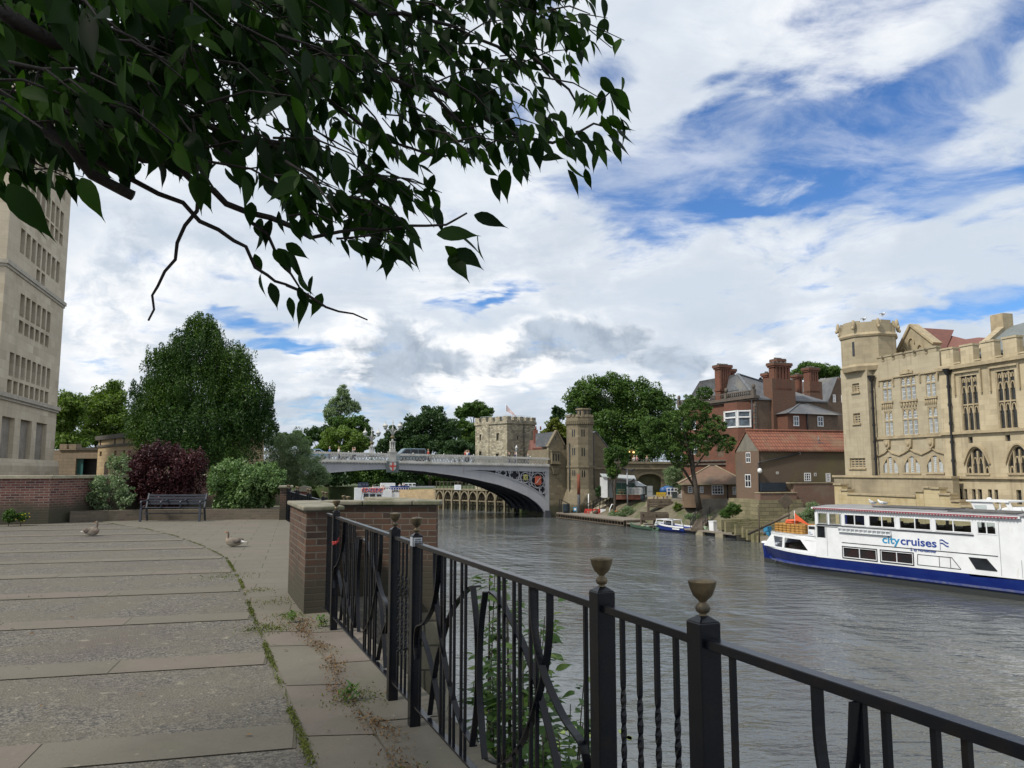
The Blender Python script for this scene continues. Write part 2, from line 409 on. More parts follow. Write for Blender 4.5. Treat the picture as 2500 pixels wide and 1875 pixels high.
def crown_pts(blobs,n,seed,sub=14,subr=(.22,.42),shell=.75,inner=.25,vst=.75):
 """blobs: (center, radii). clumps sit on each blob's surface; leaves fill clumps, fewer inside"""
 g=np.random.default_rng(seed); vol=np.array([b[1][0]*b[1][2]for b in blobs]); vol=vol/vol.sum(); P=[]; Q=[]
 for(c,r),k in zip(blobs,vol):
  c=np.array(c); r=np.array(r); m=int(n*k); mi=int(m*inner)
  p=g.normal(size=(mi,3)); p /= np.linalg.norm(p,axis=1)[:,None]; q=p*g.uniform(.1,.62,mi)[:,None]**.5*r
  P.append(c+q); Q.append(p)
  ns=max(6,sub); d=g.normal(size=(ns,3)); d[:,2]=np.abs(d[:,2])*g.choice([1,1,-.7],ns); d /= np.linalg.norm(d,axis=1)[:,None]
  sc_=c+d*r*g.uniform(.62,.92,ns)[:,None]; sr=r.mean()*g.uniform(*subr,ns)
  idx=g.integers(0,ns,m-mi); e=g.normal(size=(m-mi,3)); e /= np.linalg.norm(e,axis=1)[:,None]
  rad=g.uniform(shell-.3,1.0,m-mi)**.7
  e2=e.copy(); e2[:,2]*= vst; e2[:,:2]*= min(1,1.1/vst)
  P.append(sc_[idx]+e2*(sr[idx]*rad)[:,None]); Q.append(e)
 return np.vstack(P),np.vstack(Q)
def tree(name,label,Y,blobs,n,leaf,mat,base=None,trunk_r=.3,bark='bark',seed=1,sub=14,subr=(.22,.42),inner=.25,up=.35,aspect=.55,cat='tree',group=None,limbs=5,zb=0.,depth=.8,crown_name='crown',vst=.75,shell=.75,droop=0.):
 """blobs in photograph measure (u, v, ru, rv) at distance Y, turned into ellipsoids standing in the place"""
 B=[]
 for bl in blobs:
  u,v,ru,rv=bl[:4]; yy=Y+(bl[4]if len(bl)>4 else 0); p=at(u,v,yy); k=yy/FOC
  B.append((p,(ru*k,ru*k*depth,rv*k)))
 if base is None:
  zz=min(b[0][2]-b[1][2]for b in B); cx=sum(b[0][0]*b[1][0]for b in B)/sum(b[1][0]for b in B); base=(cx,Y,zb)
 base=np.array(base,float); t=T(name,label,cat,base,0,group)
 P,Q=crown_pts(B,int(n*1.3),seed,int(sub*1.8),subr,shell,min(.6,inner+.15),vst); leaf *= 1.15
 quadmesh(crown_name,leaves(P-base,leaf,aspect,up,seed,Q,droop),mat,t)
 top=np.array([sum(b[0][i]*b[1][0]for b in B)/sum(b[1][0]for b in B)for i in range(3)])-base
 m=MB(); g=random.Random(seed)
 pts=[(0,0,0)]+[(top[0]*k+g.uniform(-.1,.1)*trunk_r*4,top[1]*k,top[2]*k)for k in(.25,.5,.75,1.0)]
 m.tube(pts,[trunk_r*1.25,trunk_r,trunk_r*.85,trunk_r*.6,trunk_r*.25],8)
 for i in range(limbs):
  b=B[i%len(B)]; s0=Vector(pts[1+i%3]); d=Vector([g.gauss(0,1)for _ in range(3)]).normalized(); d.z=abs(d.z)*.6
  e=Vector(b[0]-base)+Vector((d.x*b[1][0],d.y*b[1][1],d.z*b[1][2]))*.7
  mdd=(s0+e)/2+Vector((0,0,abs(e.z-s0.z)*.12)); m.tube([s0,mdd,e],[trunk_r*.45,trunk_r*.28,trunk_r*.08],6)
 m.build('trunk',bark,t)
 return t
# ---------------------------------------------------------------- shared materials
surf('bark',(.075,.06,.045),(.035,.03,.024),6,.9,.8,20,bd=.02)
surf('coping',(.235,.215,.16),(.155,.145,.11),5,.9,.7,30,c3=(.085,.09,.05),s3=2.2,bd=.006)
surf('iron',(.005,.0065,.0105),(.008,.009,.012),9,.24,.25,90,spec=.28,c3=(.013,.011,.011),s3=11,bd=.002)
surf('brass',(.19,.145,.085),(.10,.08,.05),25,.5,.3,90,metal=.55,c3=(.06,.055,.045),s3=12,bd=.001)
surf('black_paint',(.012,.013,.018),(.02,.021,.025),6,.5,.2,60)
surf('white_paint',(.74,.75,.76),(.66,.67,.68),2,.45,.1,30)
surf('grey_paint',(.30,.32,.34),(.24,.26,.28),2,.6,.1,30)
surf('slate',(.105,.115,.13),(.065,.07,.082),5,.7,.5,25,c3=(.16,.16,.15),s3=1.2)
surf('lead',(.16,.17,.185),(.11,.12,.13),3,.6,.2,20)
surf('red_paint',(.55,.05,.035),(.42,.04,.03),3,.5,.1,30)
surf('skin',(.45,.27,.19),None,3,.6,0)
masonry('brick',[(.045,.030,.024),(.085,.050,.036),(.115,.064,.043),(.07,.047,.036),(.095,.06,.044)],(.125,.11,.09),.235,.076,.009,stain=(.07,.055,.045),st_s=1.8,vary=.65,bdist=.006,damp=(0,.3,(.055,.05,.036)))
masonry('brick_wall',[(.085,.04,.036),(.15,.062,.052),(.20,.09,.07),(.12,.06,.05)],(.25,.205,.18),.235,.076,.011,stain=(.10,.07,.055),st_s=.5,vary=.6,bdist=.006,damp=(0,.5,(.07,.065,.045)))
# paving
m,N,b,o=newmat('aggregate'); t=N.n('ShaderNodeTexCoord').outputs['Object']
vo=N.n('ShaderNodeTexVoronoi'); vo.inputs['Scale'].default_value=58; N.l(t,vo.inputs['Vector'])
cell=N.sep(vo.outputs['Color'])[0]
c=N.mix(N.ss(cell,.1,.9),(.060,.057,.053),(.165,.153,.13))
c=N.mix(N.ss(N.noise(t,1.1,6,.7).outputs[0],.38,.66),c,(.122,.11,.086))
c=N.mix(N.math('MULTIPLY',N.ss(N.noise(t,.45,5,.6,.6).outputs[0],.5,.72),.5),c,(.085,.07,.068))
blob=N.noise(t,7,5,.7).outputs[0]; c=N.mix(N.math('MULTIPLY',N.ss(blob,.58,.68),.7),c,(.25,.23,.175))
spk=N.n('ShaderNodeTexVoronoi'); spk.inputs['Scale'].default_value=9; N.l(t,spk.inputs['Vector'])
c=N.mix(N.ss(spk.outputs['Distance'],.05,.09,1,0),c,(.30,.27,.22))
N.l(c,b.inputs['Base Color']); b.inputs['Roughness'].default_value=.92; b.inputs['Specular IOR Level'].default_value=.3
bump(N,b,N.math('ADD',vo.outputs['Distance'],N.math('MULTIPLY',blob,.6)),.8,.008)
def flagmat(name,grid=False):
 m,N,b,o=newmat(name); tcn=N.n('ShaderNodeTexCoord'); t=tcn.outputs['Object']
 if grid:
  mp=N.n('ShaderNodeMapping'); mp.inputs['Rotation'].default_value=(0,0,R(-15.5)); N.l(t,mp.inputs[0])
  br=N.n('ShaderNodeTexBrick'); N.l(N.vmath('ADD',mp.outputs[0],N.vmath('MULTIPLY',N.noise(t,1.5,3).outputs['Color'],(.05,.05,0))),br.inputs['Vector'])
  br.inputs['Scale'].default_value=1; br.inputs['Brick Width'].default_value=.98; br.inputs['Row Height'].default_value=.62; br.inputs['Mortar Size'].default_value=.008
  br.inputs['Color1'].default_value=(0,0,0,1); br.inputs['Color2'].default_value=(1,1,1,1)
  k=N.sep(br.outputs['Color'])[0]
 else:k=N.n('ShaderNodeNewGeometry').outputs['Random Per Island']
 c=N.mix(k,(.128,.117,.094),(.148,.133,.106))
 c=N.mix(N.ss(k,.7,.95),c,(.148,.124,.104))
 c=N.mix(N.ss(N.noise(t,1.6,6,.7,.4).outputs[0],.4,.7),c,(.125,.115,.088)); c=N.mix(N.math('MULTIPLY',N.ss(N.noise(t,.5,5,.7,1).outputs[0],.5,.7),.6),c,(.11,.095,.08))
 c=N.mix(N.math('MULTIPLY',N.ss(N.noise(t,34,4,.8).outputs[0],.5,.72),.6),c,(.10,.095,.075))
 c=N.mix(N.ss(N.noise(t,12,4,.7).outputs[0],.66,.72),c,(.22,.20,.155))
 if grid:c=N.mix(br.outputs['Fac'],c,(.07,.068,.04))
 N.l(c,b.inputs['Base Color']); b.inputs['Roughness'].default_value=.9; b.inputs['Specular IOR Level'].default_value=.3
 h=N.noise(t,22,6,.7).outputs[0]
 if grid:h=N.math('SUBTRACT',h,N.math('MULTIPLY',br.outputs['Fac'],1.5))
 bump(N,b,h,.6,.006); return m
flagmat('flag'); flagmat('flag_grid',True)
surf('joint',(.075,.07,.05),(.09,.082,.057),14,.95,.6,60)
masonry('river_wall_stone',[(.13,.12,.09),(.20,.18,.13),(.26,.24,.18)],(.08,.075,.06),.7,.3,.014,stain=(.07,.075,.045),st_s=.7)
surf('earth',(.10,.09,.05),(.06,.065,.03),2,.95,.6,20)
surf('grass_ground',(.045,.075,.018),(.07,.085,.03),1.2,.95,.5,30)

# water
m,N,b,o=newmat('river'); t=N.n('ShaderNodeTexCoord').outputs['Object']
b.inputs['Base Color'].default_value=(.040,.033,.019,1); b.inputs['Roughness'].default_value=.07; b.inputs['IOR'].default_value=1.42
N.l(N.mix(N.ss(N.noise(t,.05,3).outputs[0],.4,.6),(.098,.108,.110),(.084,.090,.084)),b.inputs['Base Color'])
mp=N.n('ShaderNodeMapping'); mp.inputs['Rotation'].default_value=(0,0,R(20)); mp.inputs['Scale'].default_value=(.75,1.5,1); N.l(t,mp.inputs[0])
n1=N.noise(mp.outputs[0],.9,3,.5,.5).outputs[0]; n2=N.noise(mp.outputs[0],3.0,3,.6,.4).outputs[0]; n3=N.noise(mp.outputs[0],.16,3,.5).outputs[0]
gust=N.ss(N.noise(N.vmath('MULTIPLY',t,(1,.6,1)),.09,4,.6,.8).outputs[0],.38,.62,.35,1.1)
h=N.math('MULTIPLY',N.math('ADD',N.math('ADD',N.math('MULTIPLY',n1,.55),N.math('MULTIPLY',n2,.17)),N.math('MULTIPLY',n3,.5)),gust)
bump(N,b,h,1.0,.31)

wm=MB(); wm.quad((-400,-60,WZ),(400,-60,WZ),(400,900,WZ),(-400,900,WZ)); struct(wm.build('river','river'),'brown river with small ripples running under the bridge')

# ---------------------------------------------------------------- quay
FN=Fr(1.42,0,-.404,1) # near railing line
def fx(Y):return 1.42-.404*Y
W0,W1,W2=(-2.15,10.1),(-.95,10.1),(-2.02,11.55) # brick bay beside the river
E2=Fr(-2.02,11.55,-.384,1) # second railing line
def e2x(Y):return-2.02-.384*(Y-11.55)
moss=[(.35,.6),(-.33,2.5),(-1.09,4.4),(-1.64,5.74),(-2.3,7.37),(-3.04,9.17),(-3.97,11.49),(-5.24,14.38),(-6.57,16.67),(-8.29,19.24),(-10.1,21.57),(-13.04,24.56)]
edge=[(fx(-4)+.24,-4),(fx(9.2)+.24,9.2),(-1.2,10.0),(-1.3,11.0),(e2x(11.6)+.2,11.6),(e2x(60)+.2,60)]
qm=MB(); poly=edge+[(-60,60),(-60,-6),(fx(-4),-6)]
qm.prism(poly,'z',-.6,0.); struct(qm.build('pavement','aggregate'),'exposed aggregate paving of the riverside terrace')
# flagged margin along the river: everything riverward of the moss line
fm_=MB(); left=[(2.0,-3.2)]+moss; right=[(fx(-3.2)+.2,-3.2)]
for(mx,my)in moss:
 yy=my; xr=fx(yy)+.2 if yy<9.3 else(-1.3 if yy<11 else e2x(yy)+.17); right.append((xr,yy))
left[0]=(1.9,-3.2)
for i in range(len(left)-1):fm_.quad((*left[i],.004),(*right[i],.004),(*right[i+1],.004),(*left[i+1],.004))
ly,ry=left[-1],right[-1]; fm_.quad((*ly,.004),(*ry,.004),(e2x(27.5),27.5,.004),(-15,27.5,.004))
struct(fm_.build('flagstones','flag_grid'),'buff flagstones along the river edge beyond the mossy joint')
# near margin: individually cut stones between moss line and railing, and the narrow coping under it
mx_at=lambda Y:np.interp(Y,[p[1]for p in moss],[p[0]for p in moss])
em=MB(); g=random.Random(3); Y=-1.5; prevj=None
while Y<9.0:
 L=g.choice([.62,.75,.95,1.1,1.3]); Y2=min(Y+L,9.05); j=.009
 sl=.29
 if Y>.5:
  a,b_=mx_at(Y)+.035,fx(Y)-.30
  c_,d_=mx_at(Y2)+.035,fx(Y2)-.30
  em.quad((a,Y+j,.009),(b_,Y+j+sl*(b_-a)*.3,.009),(d_,Y2-j+sl*(d_-c_)*.3,.009),(c_,Y2-j,.009))
 Y=Y2
Y=-1.5
while Y<9.0:
 L=g.choice([.9,1.2,1.5]); Y2=min(Y+L,9.1)
 em.quad((fx(Y)-.275,Y+.01,.013),(fx(Y)+.235,Y+.15,.013),(fx(Y2)+.235,Y2+.13,.013),(fx(Y2)-.275,Y2-.01,.013)); Y=Y2
struct(em.build('edge_stones','flag'),'worn stone slabs between the mossy joint and the railing')
# bands of flags set across the terrace
e1=Vector((math.cos(R(14.5)),math.sin(R(14.5)),0)); en=Vector((-math.sin(R(14.5)),math.cos(R(14.5)),0))
bm_=MB(); jm=MB()
def cut(n_): # where the band meets the moss line
 for a,c in zip(moss[:-1],moss[1:]):
  na,nc=Vector((*a,0)).dot(en),Vector((*c,0)).dot(en)
  if na<=n_<=nc:k=(n_-na)/(nc-na); return(Vector((*a,0))*(1-k)+Vector((*c,0))*k).dot(e1)
 return Vector((*moss[-1],0)).dot(e1)if n_>20 else Vector((*moss[0],0)).dot(e1)
for k in range(-2,11):
 n0=4.83+2.08*k; n1_=n0+.44+g.uniform(-.02,.03)
 if n1_<.9:continue
 x=cut((n0+n1_)/2)-.04; x0_=x
 while x>-26:
  L=g.uniform(.95,1.75); a=x-L+.007; tilt=g.uniform(-.004,.004); zt=.0065+g.uniform(0,.002)
  P=[e1*a+en*(n0+tilt),e1*x+en*n0,e1*x+en*n1_,e1*a+en*(n1_+tilt)]
  bm_.quad(*[(p.x,p.y,zt)for p in P]); x-=L
 P=[e1*-26+en*(n0-.002),e1*(x0_+.02)+en*(n0-.002),e1*(x0_+.02)+en*(n1_+.006),e1*-26+en*(n1_+.006)]
 jm.quad(*[(p.x,p.y,.004)for p in P])
struct(bm_.build('flagstone_bands','flag'),'rows of buff flagstones crossing the aggregate paving')
struct(jm.build('paving_joints','joint'),'dark joints beside the flagstone rows')
# quay wall down to the river
qw=MB()
for(a,c)in zip(edge[:-1],edge[1:]):
 d=Vector((c[0]-a[0],c[1]-a[1],0)).normalized(); n_=Vector((d.y,-d.x,0))*.02
 P=[(a[0]+n_.x,a[1]+n_.y),(c[0]+n_.x,c[1]+n_.y),(c[0]-n_.x*20,c[1]-n_.y*20),(a[0]-n_.x*20,a[1]-n_.y*20)]
 qw.prism(P,'z',WZ-2,-.62)
tag(qw.build('quay_wall','river_wall_stone'),'stone wall of the terrace dropping straight into the river','wall')

# near brick pier and bay wall
pd=Vector((-.40,1,0)).normalized(); pr_=Vector((pd.y,-pd.x,0))
def boxalong(mb,p0,d,L,w_,z0,z1,over=0.):
 """box from p0 along d, width w_ to the right of d"""
 d=Vector((d[0],d[1],0)).normalized(); r=Vector((d.y,-d.x,0)); p0=Vector((*p0[:2],0))-d*over-r*over
 q=[p0,p0+d*(L+2*over),p0+d*(L+2*over)+r*(w_+2*over),p0+r*(w_+2*over)]
 mb.prism([(p.x,p.y)for p in q],'z',z0,z1)
pz=1.15
pier=T('brick_pier','low red-brown brick pier with stone coping at the end of the near railing','pier',(gnd(741,1502)[0],gnd(741,1502)[1],0),math.atan2(pd.y,pd.x)-math.pi/2)
mb=MB(); mb.box(0,.37,0,1.72,-.05,pz); mb.build('brickwork','brick',pier)
mb=MB(); mb.box(-.045,.42,-.05,.93,pz,pz+.05); mb.box(-.04,.415,.936,1.78,pz,pz+.052); mb.build('coping','coping',pier,bevel=.014,bseg=2)
bay=T('bay_wall','brick bay wall with stone coping jutting over the river behind the near pier','wall',(W0[0],W0[1],0))
mb=MB(); mb.box(-.3,1.17,0,.225,-.2,pz+.005); mb.build('brickwork','brick',bay)
mb=MB(); d2=(W2[0]-W1[0],W2[1]-W1[1]); boxalong(mb,(1.17-.2,.24),d2,1.62,.215,-.2,pz); mb.build('brickwork','brick',bay)
mb=MB(); xs=[-.34,.22,.86,1.23]
for a,c in zip(xs[:-1],xs[1:]):mb.box(a+.004,c-.004,-.05,.28,pz+.006,pz+.064)
boxalong(mb,(1.17-.2,.24),d2,1.66,.215,pz+.004,pz+.06,.045); mb.build('coping','coping',bay,bevel=.014,bseg=2)
mb=MB(); mb.box(-.2,1.22,-.04,.4,-1.2,-.2); mb.box(-.2,1.3,-.08,.6,WZ-1,-1.2); boxalong(mb,(1.02,.28),d2,1.6,.26,WZ-1,-.2); mb.build('footing','river_wall_stone',bay)

# ---------------------------------------------------------------- railings
RZ,BZ=1.118,.135 # rail heights
def bars_panel(par,x0,x1,kind):
 """one bay of a railing in its own line frame (x along)"""
 m=MB(); m.box(x0,x1,-.02,.02,RZ,RZ+.026); m.build('top_rail','iron',par,bevel=.002)
 m=MB(); m.box(x0,x1,-.02,.02,BZ,BZ+.012); m.build('bottom_rail','iron',par,bevel=.002)
 def bar(x,zt=RZ,zb=BZ+.012,w_=.014):
  q=MB(); q.box(x-w_/2,x+w_/2,-w_/2,w_/2,zb,zt); q.build('baluster','iron',par)
 if kind=='small':
  n=4
  for i in range(n):
   x=x0+(x1-x0)*(i+1)/(n+1); q=MB(); K=44; V=[]; w_=.0085
   for k in range(K+1):
    zf=k/K; z=BZ+.012+(RZ-BZ-.012)*zf
    tw=0 if zf<.22 or zf>.78 else(zf-.22)/.56*math.pi*5
    if zf>.78:tw=math.pi*5
    for a in range(4):
     th=tw+math.pi/4+a*math.pi/2; V.append((x+w_*1.2*math.cos(th),w_*1.2*math.sin(th),z))
   F=[(3,2,1,0),tuple(4*K+a for a in range(4))]
   for k in range(K):
    for a in range(4):p=4*k+a; r=4*k+(a+1)%4; F.append((p,r,r+4,p+4))
   q.add(V,F); q.build('twisted_baluster','iron',par)
  return
 c=(x0+x1)/2; L=x1-x0; s=L/2.36
 for off in(.175,.24,.355,.42,.53,.6,.94*1.0,.10):
  for sg in(-1,1):
   if off==.10:continue
   o_={.175:.235,.24:.30,.355:.42,.42:.485,.53:.60,.6:.66,.94:1.09}[off]
   bar(c+sg*o_*s)
 curves=[[(.09,1.02),(.20,1.0),(.33,.94),(.47,.86),(.58,.77),(.68,.65),(.78,.52),(.85,.38),(.90,.24),(.93,.155)],
     [(.79,RZ),(.785,.97),(.745,.82),(.66,.66),(.55,.50),(.42,.38),(.27,.29),(.09,.25)],
     [(.94,RZ),(.91,.98),(.86,.87),(.78,.78),(.76,.74)],
     [(1.10,.76),(.98,.70),(.87,.6),(.80,.48),(.77,.33),(.765,.155)],
     [(.09,1.02),(.03,.84),(.012,.63),(.03,.44),(.09,.25)]]
 curves[2]=[(.66,RZ),(.68,.97),(.74,.84),(.84,.75),(.96,.68),(1.10,.63),(1.13,.52),(1.10,.44)]
 curves[3]=[(1.13,.60),(1.0,.52),(.86,.40),(.74,.26),(.68,.155)]
 def smooth(pts,k=5):
  P=[Vector((p[0],0,p[1]))for p in pts]; P=[P[0]*2-P[1]]+P+[P[-1]*2-P[-2]]; out=[]
  for i in range(1,len(P)-2):
   for j in range(k):
    t_=j/k; a,b_,c_,d_=P[i-1:i+3]
    out.append(.5*((2*b_)+(c_-a)*t_+(2*a-5*b_+4*c_-d_)*t_*t_+(3*b_-a-3*c_+d_)*t_**3))
  out.append(P[-2]); return out
 for i,cv in enumerate(curves):
  for sg in(-1,1):
   q=MB(); dy=[-.018,.0,.018,-.018,.012][i]
   q.ribbon([(c+sg*p.x*s,dy*1.0,p.z)for p in smooth(cv)],.009,.03,(0,1,0)); q.build('scroll_bar','iron',par)
def post(par,x,h=1.185,lbl=None):
 m=MB(); m.box(x-.034,x+.034,-.034,.034,0.0,h)
 m.taper(x-.034,x+.034,-.034,.034,h,h+.016,.35)
 o=m.build('post','iron',par,bevel=.003)
 if lbl:o['label']=lbl
 f=MB(); f.lathe([(a*.86,h+.006+b*.74)for a,b in((.012,.006),(.015,.014),(.010,.018),(.021,.027),(.0245,.039),(.021,.051),(.011,.061),(.013,.066),(.031,.086),(.041,.114),(.0455,.136),(.0465,.139),(.040,.145),(.02,.151),(.002,.153))],x,0,20)
 f.build('finial','brass',o)
 return o
rail=FN.thing('iron_railing','black wrought iron railing with brass cup finials along the near river edge','railing')
tA,tB,tC,tD,tE=[FN.st(p)[0]for p in(z7(405,190),z7(745,270),z7(870,300),z8(312,300),z8(768,440))]
tEnd=9.15; tF=tE-(tB-tA)*0-2.42; tG=tF-.5
for x in(tF,tE,tD,tC,tB,tA,tG):po=post(rail,x)
for a,c,k in((tG,tF,'small'),(tF,tE,'big'),(tE,tD,'small'),(tD,tC,'big'),(tC,tB,'small'),(tB,tA,'big'),(tA,tEnd,'short')):
 if k=='short':
  m=MB(); m.box(a+.034,c,-.02,.02,RZ,RZ+.026); m.build('top_rail','iron',rail,bevel=.002)
  m=MB(); m.box(a+.034,c,-.02,.02,BZ,BZ+.012); m.build('bottom_rail','iron',rail,bevel=.002)
  for i in range(7):
   q=MB(); x=a+.034+(c-a-.034)*(i+.6)/7; q.box(x-.007,x+.007,-.007,.007,BZ+.012,RZ); q.build('baluster','iron',rail)
 else:bars_panel(rail,a+.034,c-.034,k)
# sticker on the fourth post, red ribbon on the panel
st_m=MB(); st_m.box(tC-.0365,tC+.026,.0345,.0355,1.115+.005,1.178); s_o=st_m.build('sticker',surf('paper',(.55,.58,.62),None,20,.6,0),rail)
s2_=MB(); s2_.box(tC-.0362,tC-.0352,-.028,.030,1.12,1.175); s2_.build('sticker','paper',rail)
s3_=MB()
for zz,a,b_ in((1.162,-.02,.02),(1.150,-.024,-.004),(1.150,.002,.022),(1.150,-.001,.001)):s3_.box(tC-.0372,tC-.0363,a,b_,zz-.0028,zz+.0028)
s3_.build('sticker_print','black_paint',s_o)
rb=MB(); p0=FN.w(tA-.13,.03,.88)
for i in range(14):
 a=i*1.1; rb.ell((p0[0]+.016*math.cos(a)*(i%3+1)/2,p0[1]+.016*math.sin(a),p0[2]+.012*math.sin(a*1.7)),(.012,.008,.009),6,4)
for sg in(1,-1):rb.tube([(p0[0]+.01,p0[1]-.01,p0[2]),(p0[0]+.035,p0[1]-.03,p0[2]+.025+.01*sg),(p0[0]+.055,p0[1]-.05,p0[2]+.045+.012*sg)],.0025,5)
tag(rb.build('ribbon',surf('ribbon_red',(.40,.02,.02),None,20,.6,0)),'small crumpled red ribbon tied to the near railing by the brick pier','ribbon')

# second railing, beyond the bay
r2=E2.thing('iron_railing','farther black railing running from the bay wall to the distant brick pier','railing')
L2=math.hypot(e2x(25.5)-E2.o[0],25.5-11.55)
def simple_bay(par,x0,x1,dz=0.):
 m=MB(); m.box(x0,x1,-.02,.02,.93+dz,.956+dz); m.build('top_rail','iron',par)
 m=MB(); m.box(x0,x1,-.02,.02,.0+dz,.02+dz); m.build('bottom_rail','iron',par)
 n=int((x1-x0)/.125); m=MB()
 for i in range(1,n):x=x0+(x1-x0)*i/n; m.box(x-.008,x+.008,-.008,.008,.02+dz,.93+dz)
 c=(x0+x1)/2
 if x1-x0>1:
  for sg in(-1,1):m.ribbon([(c+sg*(.1+.85*math.sin(t_*math.pi/2)),0.014,.88-t_*.8+dz)for t_ in(0,.15,.3,.45,.6,.75,.9,1)],.01,.02,(0,1,0))
 m.build('balusters','iron',par)
x=.1
while x<L2-.2:
 nx_=min(x+2.45,L2)
 simple_bay(r2,x,nx_-.03)
 for px in(nx_,nx_+.5):
  if px>L2+.1:break
  q=MB(); q.box(px-.034,px+.034,-.034,.034,-.15,1.03); o=q.build('post','iron',r2)
  f=MB(); h=1.02; f.lathe([(.012,h),(.0245,h+.03),(.011,h+.055),(.041,h+.10),(.0465,h+.12),(.002,h+.132)],px,0,12); f.build('finial','brass',o)
 if nx_+.5<L2:simple_bay(r2,nx_+.034,nx_+.466)
 x=nx_+.5

# far pier + left boundary walls
fp=T('brick_pier','distant brick pier at the corner beyond the green bush, where the farther railing ends','pier',(-7.62,25.5,0),R(16))
mb=MB(); mb.box(0,.36,0,1.6,-.1,1.03); mb.build('brickwork','brick',fp)
mb=MB(); mb.box(-.05,.42,-.05,1.7,1.03,1.10); mb.build('coping','coping',fp,bevel=.012)
def wallrun(name,label,pts,z0,z1,th,mat,ch=.1,cmat='coping',cw=.06,cat='wall',joints=.9):
 p0=pts[0]; t=T(name,label,cat,(p0[0],p0[1],0)); mb=MB(); cp=MB()
 L=[Vector((p[0]-p0[0],p[1]-p0[1],0))for p in pts]
 def off(i,s_):
  a=L[max(i-1,0)]; c=L[min(i+1,len(L)-1)]; d=(c-a).normalized(); return L[i]+Vector((-d.y,d.x,0))*s_
 for i in range(len(L)-1):
  q=[off(i,0),off(i+1,0),off(i+1,th),off(i,th)]; mb.prism([(p.x,p.y)for p in q],'z',z0,z1)
  n=max(1,int((L[i+1]-L[i]).length/joints)); A,B,C_,D_=off(i,-cw),off(i+1,-cw),off(i+1,th+cw),off(i,th+cw)
  for k in range(n):
   u0,u1=(k+.006)/n,(k+1-.006)/n
   cp.prism([((A+(B-A)*u0).x,(A+(B-A)*u0).y),((A+(B-A)*u1).x,(A+(B-A)*u1).y),((D_+(C_-D_)*u1).x,(D_+(C_-D_)*u1).y),((D_+(C_-D_)*u0).x,(D_+(C_-D_)*u0).y)],'z',z1,z1+ch)
 mb.build('brickwork',mat,t)
 if ch:cp.build('coping',cmat,t,bevel=.008)
 return t
surf('pale_coping',(.42,.38,.28),(.33,.30,.22),4,.85,.5,20,c3=(.22,.2,.14),s3=1.5)
wl=wallrun('boundary_wall','long red brick wall with pale stone coping below the tall stone office block',[(-24,20.3),(-15.4,23.2),(-14.1,23.7),(-12.9,29.2),(-9.3,31.0)],-.1,1.36,.33,'brick_wall',.1,'pale_coping')
masonry('planter_brick',[(.10,.085,.065),(.15,.12,.09),(.12,.095,.07)],(.14,.125,.10),.235,.076,.008,stain=(.07,.07,.045),st_s=1.2,vary=.5)
pl=wallrun('raised_planter','low curved brick edge of the raised bed behind the bench',[(-13.75,24.25),(-13.5,24.45),(-12.9,24.9),(-12.0,25.3),(-10.8,25.6),(-9,25.75),(-7.5,25.8)],-.02,.32,.22,'planter_brick',.02,'planter_brick',.0)
sm_=MB(); sm_.prism([(-13.5,24.6),(-12.9,25.1),(-12,25.5),(-10.8,25.8),(-7.7,26.0),(-7.6,30.6),(-11.4,28.4),(-13.0,24.9)],'z',.0,.28); struct(sm_.build('soil','earth'),'soil of the raised bed')

# bench ------------------------------------------------------------------
bn=T('park_bench','dark blue-black slatted park bench with three armrest divisions facing the terrace','bench',(float(gnd(367,1270)[0])+.05,24.55,0),R(3)); bw=1.88
surf('bench_paint',(.022,.028,.042),(.035,.04,.052),6,.45,.2,40)
mb=MB()
for i in range(5):mb.box(0.02,bw-.02,.05+i*.085,.05+i*.085+.065,.43-i*.006,.455-i*.006)
mb.build('seat','bench_paint',bn,bevel=.004)
mb=MB()
for i in range(4):z=.52+i*.085; mb.box(0.02,bw-.02,.50+i*.028,.525+i*.028,z,z+.062)
mb.build('backrest','bench_paint',bn,bevel=.004)
for x in(0,bw-.05):
 mb=MB(); mb.bar((x+.025,.02,0),(x+.025,.06,.43),.05,.06); mb.bar((x+.025,.06,.43),(x+.025,.03,.63),.05,.045); mb.build('leg','bench_paint',bn,bevel=.004)
 mb=MB(); mb.bar((x+.025,.56,0),(x+.025,.45,.43),.05,.06); mb.bar((x+.025,.45,.43),(x+.025,.63,.87),.05,.05); mb.build('leg','bench_paint',bn,bevel=.004)
for x in(0.025,.64,1.24,bw-.025):
 mb=MB(); mb.ribbon([(x,-.01,.60),(x,.02,.635),(x,.15,.65),(x,.35,.64),(x,.53,.68)],.045,.035,(0,0,1)); mb.bar((x,.05,.44),(x,.02,.62),.03,.03); mb.build('armrest','bench_paint',bn,bevel=.004)
mb=MB(); mb.bar((.02,.28,.25),(bw-.02,.28,.25),.03,.03); mb.build('stretcher','bench_paint',bn)

# geese --------------------------------------------------------------------
def goosemat(name):
 m,N,b,o=newmat(name); t=N.n('ShaderNodeTexCoord').outputs['Object']; x,y,z=N.sep(t)
 wv=N.n('ShaderNodeTexWave'); wv.inputs['Scale'].default_value=14; wv.inputs['Distortion'].default_value=3; N.l(t,wv.inputs['Vector'])
 c=N.mix(wv.outputs['Fac'],(.105,.085,.066),(.20,.17,.135))
 c=N.mix(N.ss(z,.05,.12,1,0),c,(.38,.34,.28)) # pale belly
 c=N.mix(N.ss(x,.19,.24),c,(.62,.60,.56)) # white stern
 c=N.mix(N.ss(x,-.17,-.10,1,0),c,(.22,.17,.13)) # breast
 c=N.mix(N.ss(z,.20,.26),c,(.13,.10,.078)) # neck, head
 N.l(c,b.inputs['Base Color']); b.inputs['Roughness'].default_value=.8; bump(N,b,N.noise(t,60,3).outputs[0],.5,.004); return m
